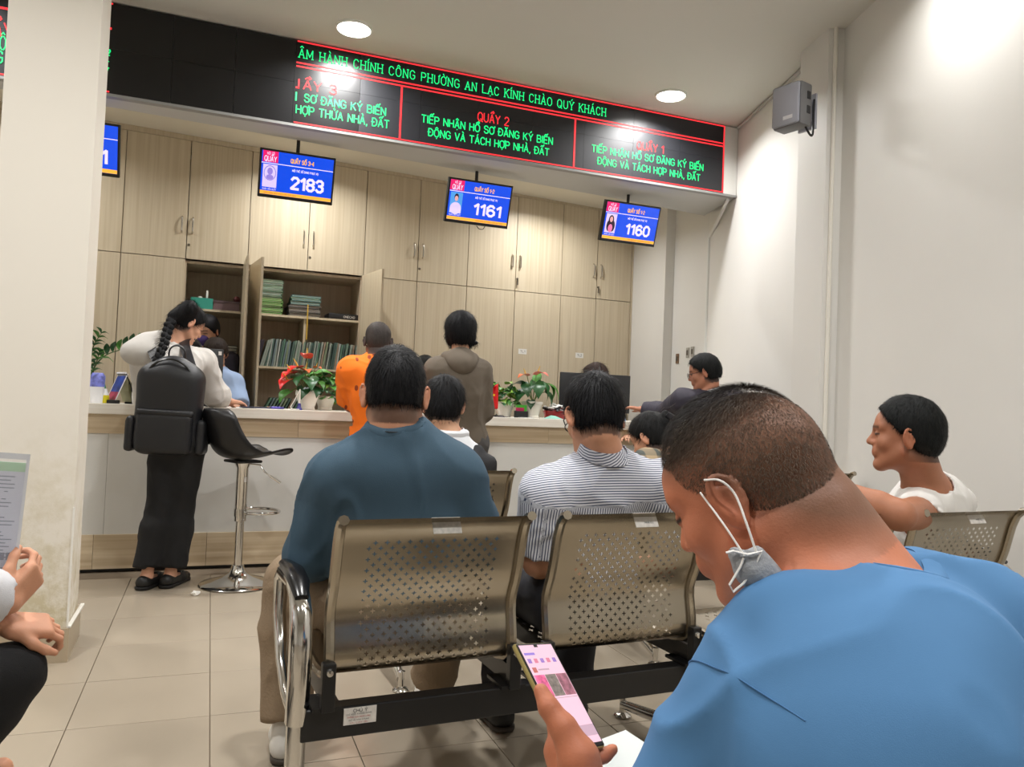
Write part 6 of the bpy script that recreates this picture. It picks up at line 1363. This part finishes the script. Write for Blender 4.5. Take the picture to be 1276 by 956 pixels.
bm = B(); tube(bm, spline([tuple(W2(-.045, .06, .24)), tuple(W2(-.04, .05, .31)), tuple(W2(0, .04, .335)), tuple(W2(.04, .05, .31)), tuple(W2(.045, .06, .24))]), .010, 8, flat=.5); finish('grab_handle', bm, BPM, bpk, True)
for e, S_ in ((-1, p.SL), (1, p.SR)):
    bm = B(); s_ = S_-c0; n_ = p.N-c0; top = s_*.62+n_*.38+[0, 0, .105]
    pts = spline([tuple(W2(e*.09, .05, .20)), tuple(top+p.f*-.09+[0, 0, -.01]), tuple(top+p.f*.04+[0, 0, -.01]), tuple(s_*.8+n_*.2+p.f*.15+[0, 0, -.12]), tuple(s_*.9+p.f*.16+[0, 0, -.28]), tuple(W2(e*.19, .08, -.22))], 6)
    vs = []; 
    for i, q in enumerate(pts):
        t = Vector(pts[min(i+1, len(pts)-1)])-Vector(pts[max(i-1, 0)]); sd = Vector(p.rt)*.034; nn = t.cross(sd).normalized()*.008; q = Vector(q); vs.append([bm.verts.new(q+a_*sd+b_*nn) for a_, b_ in ((-1, -.4), (-.8, 1), (.8, 1), (1, -.4))])
    for a_, b_ in zip(vs, vs[1:]):
        for j in range(4): bm.faces.new((a_[j], a_[(j+1) % 4], b_[(j+1) % 4], b_[j]))
    finish('shoulder_strap', bm, BPM, bpk, True)

# ---------------------------------------------------------------- 10. clerks behind the counter
LBL = cloth('light_blue_shirt', rgb(168, 192, 230))
p = Person('clerk in a light blue shirt bent behind the monitor beside the girl', radians(172), (.22, 6.14, .53), cp(272, 462, 5.98), cp(268, 443, 5.92), (radians(190), radians(34)), hs=.98, size=.95, skin=rgb(210, 160, 132), sL=cp(290, 482, 5.98), sR=cp(250, 482, 6.0), eL=cp(298, 507, 5.88), wL=cp(285, 512, 5.62), eR=cp(240, 500, 5.95), wR=cp(250, 505, 5.9))
p.body(h=.013, hf=.007, scalp=scalp_std); p.shirt(LBL, h=.012, sleeve='short', slen=.95, puff=.02, name='blouse'); p.trousers(BLKT, h=.014); p.shoes(mat('shoe_black', rgb(24, 24, 24), .5), SOLED); p.hair(top=.016, side=.014, back=-.06, line=.01, nst=700, slen=.04, tint=(.028, .018, .014), h=.007)
p = Person('clerk with black speckled hair covering and purple mask standing behind the girl\'s face', radians(165), (.0, 6.48, .82), cp(262, 440, 6.30), cp(258, 414, 6.25), (radians(150), radians(20)), stand=True, hs=.98, size=.9, skin=rgb(210, 160, 132))
p.body(h=.013, hf=.007, scalp=scalp_std); p.shirt(cloth('dark_blouse', rgb(40, 36, 48)), h=.012, name='blouse'); p.trousers(BLKT, h=.014); p.shoes(mat('shoe_black', rgb(24, 24, 24), .5), SOLED)
p.hair(top=.02, side=.02, back=-.09, line=.02, nst=0, tint=(.012, .012, .016), h=.007)
blob('face_mask', [(ell(p.hl(0, .085, -.045), np.array([.058, .042, .048])*p.hs, p.Rh), .01)], mat('mask_purple', rgb(70, 50, 110), .8), (0, 0, 0), parent=p.root, h=.008, amp=.002).location = tuple(-p.base)
p = Person('clerk whose brown hair shows over the large monitor behind the striped man', radians(178), (3.18, 6.45, .55), cp(742, 498, 6.25), cp(742, 474, 6.2), (radians(185), radians(25)), hs=.98, size=.92, skin=rgb(210, 160, 132))
p.body(h=.013, hf=.007, scalp=scalp_std); p.shirt(LBL, h=.013, name='blouse'); p.trousers(BLKT, h=.014); p.shoes(mat('shoe_black', rgb(24, 24, 24), .5), SOLED); p.hair(top=.022, side=.018, back=-.06, line=.01, nst=1200, slen=.05, tint=(.035, .020, .016), h=.007, extra=lambda s: [(ell(s.hl(.055, -.05, .07), (.045, .04, .03)), .02, 'u')])
p = Person('clerk of whom only dark hair shows between the teal man and the hooded person', radians(178), (1.60, 6.35, .50), cp(529, 488, 6.1), cp(529, 464, 6.05), (radians(185), radians(25)), hs=.96, size=.9, skin=rgb(210, 160, 132))
p.body(h=.013, hf=.007, scalp=scalp_std); p.shirt(WHT, h=.013, name='blouse'); p.trousers(BLKT, h=.014); p.shoes(mat('shoe_black', rgb(24, 24, 24), .5), SOLED); p.hair(top=.014, side=.012, back=-.06, line=.01, nst=600, slen=.04, tint=(.01, .01, .01), h=.007)
# ---------------------------------------------------------------- 11. person at the left edge holding papers
LGJ = cloth('pale_jacket', rgb(206, 206, 210), rough=.6)
wR = cp(8, 752, 1.76); wL = cp(8, 778, 1.80)
p = Person('person at the left edge in a pale jacket and black trousers holding papers', radians(-34), (-.84, 1.90, .53), (-.86, 1.93, 1.0), (-.82, 1.99, 1.20), (radians(-40), radians(20)), eR=(-.60, 1.80, .76), wR=wR, eL=(-.70, 2.14, .74), wL=wL, sR=(-.72, 1.83, .95), sL=(-1.0, 2.04, .95),
           kR=cp(12, 842, 1.80), aR=cp(-60, 960, 1.72), kL=(-.62, 2.24, .50), aL=(-.60, 2.26, .085), skin=rgb(206, 150, 120), size=1.0,
           handR=dict(D=CW*.72+CR*.25-CD*.55, N=-CR*.8-CD*.2+CW*.1, curl=[.9, 1.0, 1.05, 1.1], thumb=.5), handL=dict(D=CW*.6+CR*.55+CD*.22, N=CD*.75-CR*.5, curl=[.8, .85, .9, .95], thumb=.3))
p.body(h=.011, hf=.009, fine_hands=('L', 'R'), scalp=scalp_std); p.shirt(LGJ, t=.016, puff=.012, name='jacket'); p.trousers(cloth('black_trousers', rgb(16, 16, 18)), t=.004, loose=.012); p.shoes(mat('shoe_black', rgb(24, 24, 24), .5), SOLED); p.hair(nst=0, h=.007)
# the clear sleeve with the form
c = [cp(-72, 558, 1.78), cp(39, 566, 1.74), cp(20, 722, 1.82), cp(-92, 722, 1.86)]
dcm = empty('document_sleeve', tuple(c[3]), 0, 'clear plastic sleeve with a printed form held at the left edge', 'document')
def quad_on(name, u0, u1, v0, v1, m, off, th=.0006, parent=dcm):
    P_ = lambda u, v: (c[3]*(1-u)+c[2]*u)*(1-v)+(c[0]*(1-u)+c[1]*u)*v
    n = unit(np.cross(c[2]-c[3], c[0]-c[3])); n = n if n @ CW < 0 else -n; bm = B(); f = [P_(u0, v0), P_(u1, v0), P_(u1, v1), P_(u0, v1)]
    a = [bm.verts.new(q+n*off-c[3]) for q in f]; b = [bm.verts.new(q+n*(off-th)-c[3]) for q in f]; bm.faces.new(a); bm.faces.new(b[::-1])
    for i in range(4): bm.faces.new((a[i], a[(i+1) % 4], b[(i+1) % 4], b[i]))
    return finish(name, bm, m, parent)
quad_on('form', 0.03, 0.965, 0.03, 0.93, mat('form_paper', rgb(216, 216, 226), .7), 0); quad_on('green_band', 0.03, 0.965, 0.86, 0.93, mat('pale_green', rgb(176, 220, 166), .7), .0007, .0004)
INK = mat('ink', rgb(120, 124, 136), .7); rr = random.Random(3)
for k in range(26):
    v = .82-.029*k
    if v < .06 or k in (5, 9, 10, 14): continue
    u0 = .08+rr.choice([0, 0, .06, .5]); quad_on('print_line', u0, rr.uniform(.75, .93), v-.004, v+.004, INK, .0009, .0003)
for k in range(4): quad_on('stamp_box', .62+.08*k, .68+.08*k, .16, .22, INK, .0009, .0003)
m = mat('clear_film', rgb(240, 244, 250), .08, trans=.0, alpha=.18); quad_on('film', 0, 1, 0, 1, m, .0022, .0003); quad_on('film', 0.965, 1, 0, 1, mat('film_edge', rgb(226, 228, 232), .2, alpha=.6), .0026, .0002); quad_on('film', 0, 1, .955, 1, mat('film_edge', rgb(226, 228, 232), .2, alpha=.6), .0026, .0002)

# ---------------------------------------------------------------- 12. the man in the bright blue T-shirt, nearest to us
BLU = cloth('blue_tshirt', rgb(76, 124, 170), noise=.03, bump=.06, bscale=900)
pc_ = cp(695, 866, 1.0)                                      # phone frame: u width, v length, n screen normal
PK = .90; vL = unit(-(CR*.07+CD*.108-CW*.103)); nn = -CD*-.30; nn = CR*.24-CD*.30-CW*.16; nn = unit(nn-vL*(nn@vL)); uu = np.cross(vL, nn)
PH = lambda u, v, n: pc_+uu*u*.0094+vL*v*.0094+nn*n*.0094
chains = [([PH(-1.2, -14, -3.2), PH(-1.3, -10.5, -3.0), PH(-1.2, -6.5, -2.6)], [.027, .027, .024]), ([PH(0.6, -11, -3.0), PH(1.0, -7.5, -2.4)], [.022, .018]), ([PH(-1.6, -9, -2.4), PH(-.6, -3.5, -2.0)], [.020, .014]),
          ([PH(-1.6, -13.5, -2.0), PH(-2.6, -9.0, .4), PH(-3.6, -5.2, 1.2), PH(-4.4, -2.2, 1.2), PH(-4.3, .2, 1.2)], [.028, .0245, .0165, .0125, .0095]),
          ([PH(-.8, -3.2, -1.9), PH(1.8, -.6, -1.9), PH(3.2, .2, -1.9), PH(3.9, .3, -1.4)], [.0105, .0095, .0085, .007]), ([PH(-.6, -4.8, -2.1), PH(2.0, -2.9, -2.0), PH(3.4, -2.5, -1.9), PH(4.1, -2.4, -1.3)], [.0105, .0095, .0088, .0072]),
          ([PH(-.4, -6.2, -2.2), PH(2.0, -5.2, -2.1), PH(3.5, -5.0, -1.8), PH(4.3, -4.9, -1.1)], [.010, .0095, .0085, .007]), ([PH(.6, -8.2, -2.1), PH(2.6, -8.6, -1.9), PH(4.3, -8.7, -1.0), PH(5.0, -8.6, .2)], [.0105, .0095, .0085, .0072])]
sc_dark = np.array((.022, .018, .016))
def blue_scalp(s, c, x, y, z, near, blend, sm):
    m = near*sm(z-y*.80+.035*sm(-y, 0, .08), -.010, .055)*(y < .088); top = near*sm(z+.30*y, .055, .095)
    blend(m*.78, (.12, .075, .048)); blend(top*m*.9, (.02, .016, .014))
p = Person('man in a bright blue T-shirt bent over his phone, grey mask under his chin', radians(4), (.92, .66, .53), cp(1064, 722, .95), cp(938, 620, .99), (radians(24), radians(30), radians(-4)), sL=cp(945, 890, .85), sR=cp(1204, 792, .97),
           eL=cp(812, 1075, .86), wL=PH(-1.2, -14, -3.2), eR=cp(1150, 1040, 1.08), wR=cp(960, 1030, 1.10), kL=(.92, 1.10, .48), kR=(1.16, 1.14, .50), hs=1.06, size=1.05, skin=rgb(196, 122, 90), belly=1.1, trap=.040, chest=cp(1092, 940, .79), handL=dict(chains=chains))
p.body(h=.010, hf=.0036, scalp=blue_scalp, fine_hands=('L',), neck_r=.069, bw=.80, skinx=[(cone(p.hl(.02, -.055, -.045), p.N+(p.SR-p.N)*.18, .046, .046), .05)])
def sleeve_seam(F): pass
sh_ = p.shirt(BLU, t=.012, w=.90, sleeve='short', slen=.98, puff=.012, amp=.011, freq=12, h=.008, name='t_shirt', neck_r=.078, extra=lambda F: F.op(cone(cp(1138, 740, .955), cp(1204, 792, .97), .056, .066), .05))
p.rim(sh_, BLU, neck_r=.078)
SEAM = mat('seam_blue', rgb(60, 104, 148), .9)
for S_, E_ in ((p.SL, p.EL), (p.SR, p.ER)): p.seam(sh_, SEAM, S_+unit(S_-p.N)*.004, unit(E_-S_)*.42+unit(S_-p.N)*.75)
# cropped hair: short dark top, faded sides; their lit brown is painted into the strands
hs = p.hs; F = Field(p.H-.16, p.H+.17, .004)
F.op(ell(p.hl(0, -.012, .035), np.array([.0765, .0965, .0885])*hs, p.Rh)); F.op(ell(p.hl(0, .0, .062), np.array([.068, .086, .073])*hs, p.Rh), .02); F.op(ell(p.hl(0, -.045, -.012), np.array([.058, .053, .060])*hs, p.Rh), .03)
F.cut(p.hl(0, .030, .018), p.Rh @ unit([0, .74, -.67]), None, .01); F.cut(p.hl(0, 0, -.058), p.Rh @ np.array([0, 0, -1.]), None, .01); F.op(ell(p.hl(0, .098, .020), np.array([.066, .035, .045])*hs, p.Rh), .01, 's')
for e in (-1, 1): F.op(ell(p.hl(e*.09, -.004, -.004), np.array([.024, .020, .034])*hs, p.Rh), .006, 's')
co, Q = F.mesh(); co = relax(co, Q, 1)
fac = lambda L_: np.clip((L_[:, 2]+.12*L_[:, 1]-.070)/.05, 0, 1)
p.strands(co, Q, 46000, .009, .00030, .65, (.030, .021, .015), (.02, -.055, .125), .4, .0, lenf=lambda L_: .38+1.4*fac(L_)*np.clip(1.3-L_[:, 1]*7, .5, 1)*np.clip((L_[:, 2]-.9*L_[:, 1]*(L_[:, 1] > 0)+.062)/.035, .25, 1), colf=lambda L_, c: c*(3.0-2.65*fac(L_))[:, None], name='cropped_hair')
# mask hanging from the ears
GRM = mat('mask_grey', rgb(158, 161, 165), .85, noise=.1, nscale=60, bump=.4, bscale=200); WST = mat('elastic_white', rgb(236, 234, 230), .7)
mk_ = empty('face_mask', (0, 0, 0)); mk_.parent = p.root; mc = cp(934, 708, .885); hb = lambda q: tuple(q-p.base)
X1, Y1, Z1 = CR, -CD, -CW
o = blob('mask_cloth', [(cone(mc+X1*-.016+Y1*.016, mc+X1*.020-Y1*.022, .010, .014), .012), (cone(mc+X1*.008+Y1*.018, mc+X1*.030-Y1*.014, .008, .012), .012), (cone(mc+X1*.0-Y1*.004, mc+X1*.05-Y1*.03+CW*.05, .016, .020), .015)], GRM, (0, 0, 0), parent=mk_, h=.003, amp=.0016, freq=70); o.location = tuple(-p.base)
bm = B(); tube(bm, [hb(mc+X1*a+Y1*b+Z1*.012) for a, b in ((-.030, .020), (-.022, .022), (-.006, .018), (.010, .022), (.002, .004), (-.010, -.014), (-.022, -.024), (-.026, -.016), (-.014, .004), (-.010, .014))], .0022, 6, flat=.6); finish('edge_binding', bm, WST, mk_, True)
ear = [p.hl(-.090, .010, .022), p.hl(-.095, -.004, .032), p.hl(-.093, -.020, .024), p.hl(-.088, -.026, .004)]
bm = B(); a = mc+X1*-.010+Y1*.017+Z1*.014; b = mc+X1*.004+Y1*.020+Z1*.012
tube(bm, [hb(q) for q in spline([a, (a+ear[0])/2+Z1*.010, ear[0]], 5)], .0012, 6); finish('ear_loop', bm, WST, mk_, True)
bm = B(); tube(bm, [hb(q) for q in spline([ear[1]+Z1*.002, ear[2]+Z1*.004, ear[3]+Z1*.004, (b+ear[3])/2+Z1*.006, b], 5)], .0014, 6); finish('ear_loop', bm, WST, mk_, True)
p.trousers(cloth('dark_trousers', rgb(34, 34, 40)), h=.012); p.shoes(mat('shoe_black', rgb(24, 24, 24), .5), SOLED)

# phone in his hand
ph = empty('smartphone', tuple(pc_), 0, 'smartphone with a pink glowing screen and gold case in the blue-shirted man\'s left hand', 'phone')
Mph = Matrix((tuple(uu), tuple(vL), tuple(nn))).transposed().to_4x4()
def pbox(name, x0, x1, y0, y1, z0, z1, m, bev=0, parent=ph): return finish(name, bx(B(), x0*.0091, x1*.0091, y0*.0091, y1*.0091, z0*.0091, z1*.0091, bev, Mph), m, parent, bev > 0)
pbox('case', -4.0, 4.0, -8.4, 8.4, -.55, .28, mat('gold_case', rgb(168, 152, 96), .3, metal=.4), .0035); pbox('bezel', -3.75, 3.75, -8.15, 8.15, .2, .42, BLACK, .0012)
scr = pbox('display', -3.5, 3.5, -7.6, 7.85, .42, .43, mat('phone_pink', (.3, .2, .25), .2, emit=rgb(244, 196, 212), estr=.85))
bm = B(); bx(bm, -.4*.0091, .4*.0091, 7.45*.0091, 7.86*.0091, .43*.0091, .435*.0091, 0, Mph); finish('notch', bm, BLACK, scr)
E_ = lambda n, c_: mat('phone_'+n, (.1, .1, .1), .2, emit=rgb(*c_), estr=.9)
pbox('header_text', -3.2, -1.0, 6.2, 6.6, .43, .437, E_('violet', (150, 120, 220)), parent=scr)
for i in range(5): pbox('avatar', -3.1+1.3*i, -2.4+1.3*i, 4.9, 5.6, .43, .437, E_('rose%d' % (i % 2), (226, 120, 150) if i % 2 else (150, 110, 200)), .0003, parent=scr)
pbox('avatar', -3.0, -2.2, 3.4, 4.2, .43, .437, E_('brick', (200, 90, 80)), .0003, parent=scr); pbox('caption', -1.9, .4, 3.7, 3.95, .43, .437, E_('grey', (200, 160, 176)), parent=scr)
for i, c_ in enumerate(((214, 96, 140), (120, 110, 104), (150, 96, 110))): pbox('photo', -3.4+2.3*i, -1.2+2.3*i, -.4, 3.0, .43, .437, mat('phone_photo%d' % i, rgb(*c_), .3, emit=rgb(*c_), estr=.45, noise=.7, nscale=120), parent=scr)
pbox('divider', -3.4, 3.4, -.75, -.65, .43, .437, E_('grey', (200, 160, 176)), parent=scr); pbox('caption_bar', -3.5, 3.5, -6.6, -5.0, .43, .436, E_('dusk', (206, 166, 186)), parent=scr)
# papers on his lap
lp = cp(838, 1000, 1.05); lapd = tag(finish('lap_papers', bx(B(), -.10, .10, -.14, .14, 0, .004), mat('lap_paper', rgb(232, 238, 236), .5), loc=tuple(lp), rot=(radians(14), radians(6), radians(30))), 'white papers lying on the blue-shirted man\'s lap under his phone hand', 'paper')
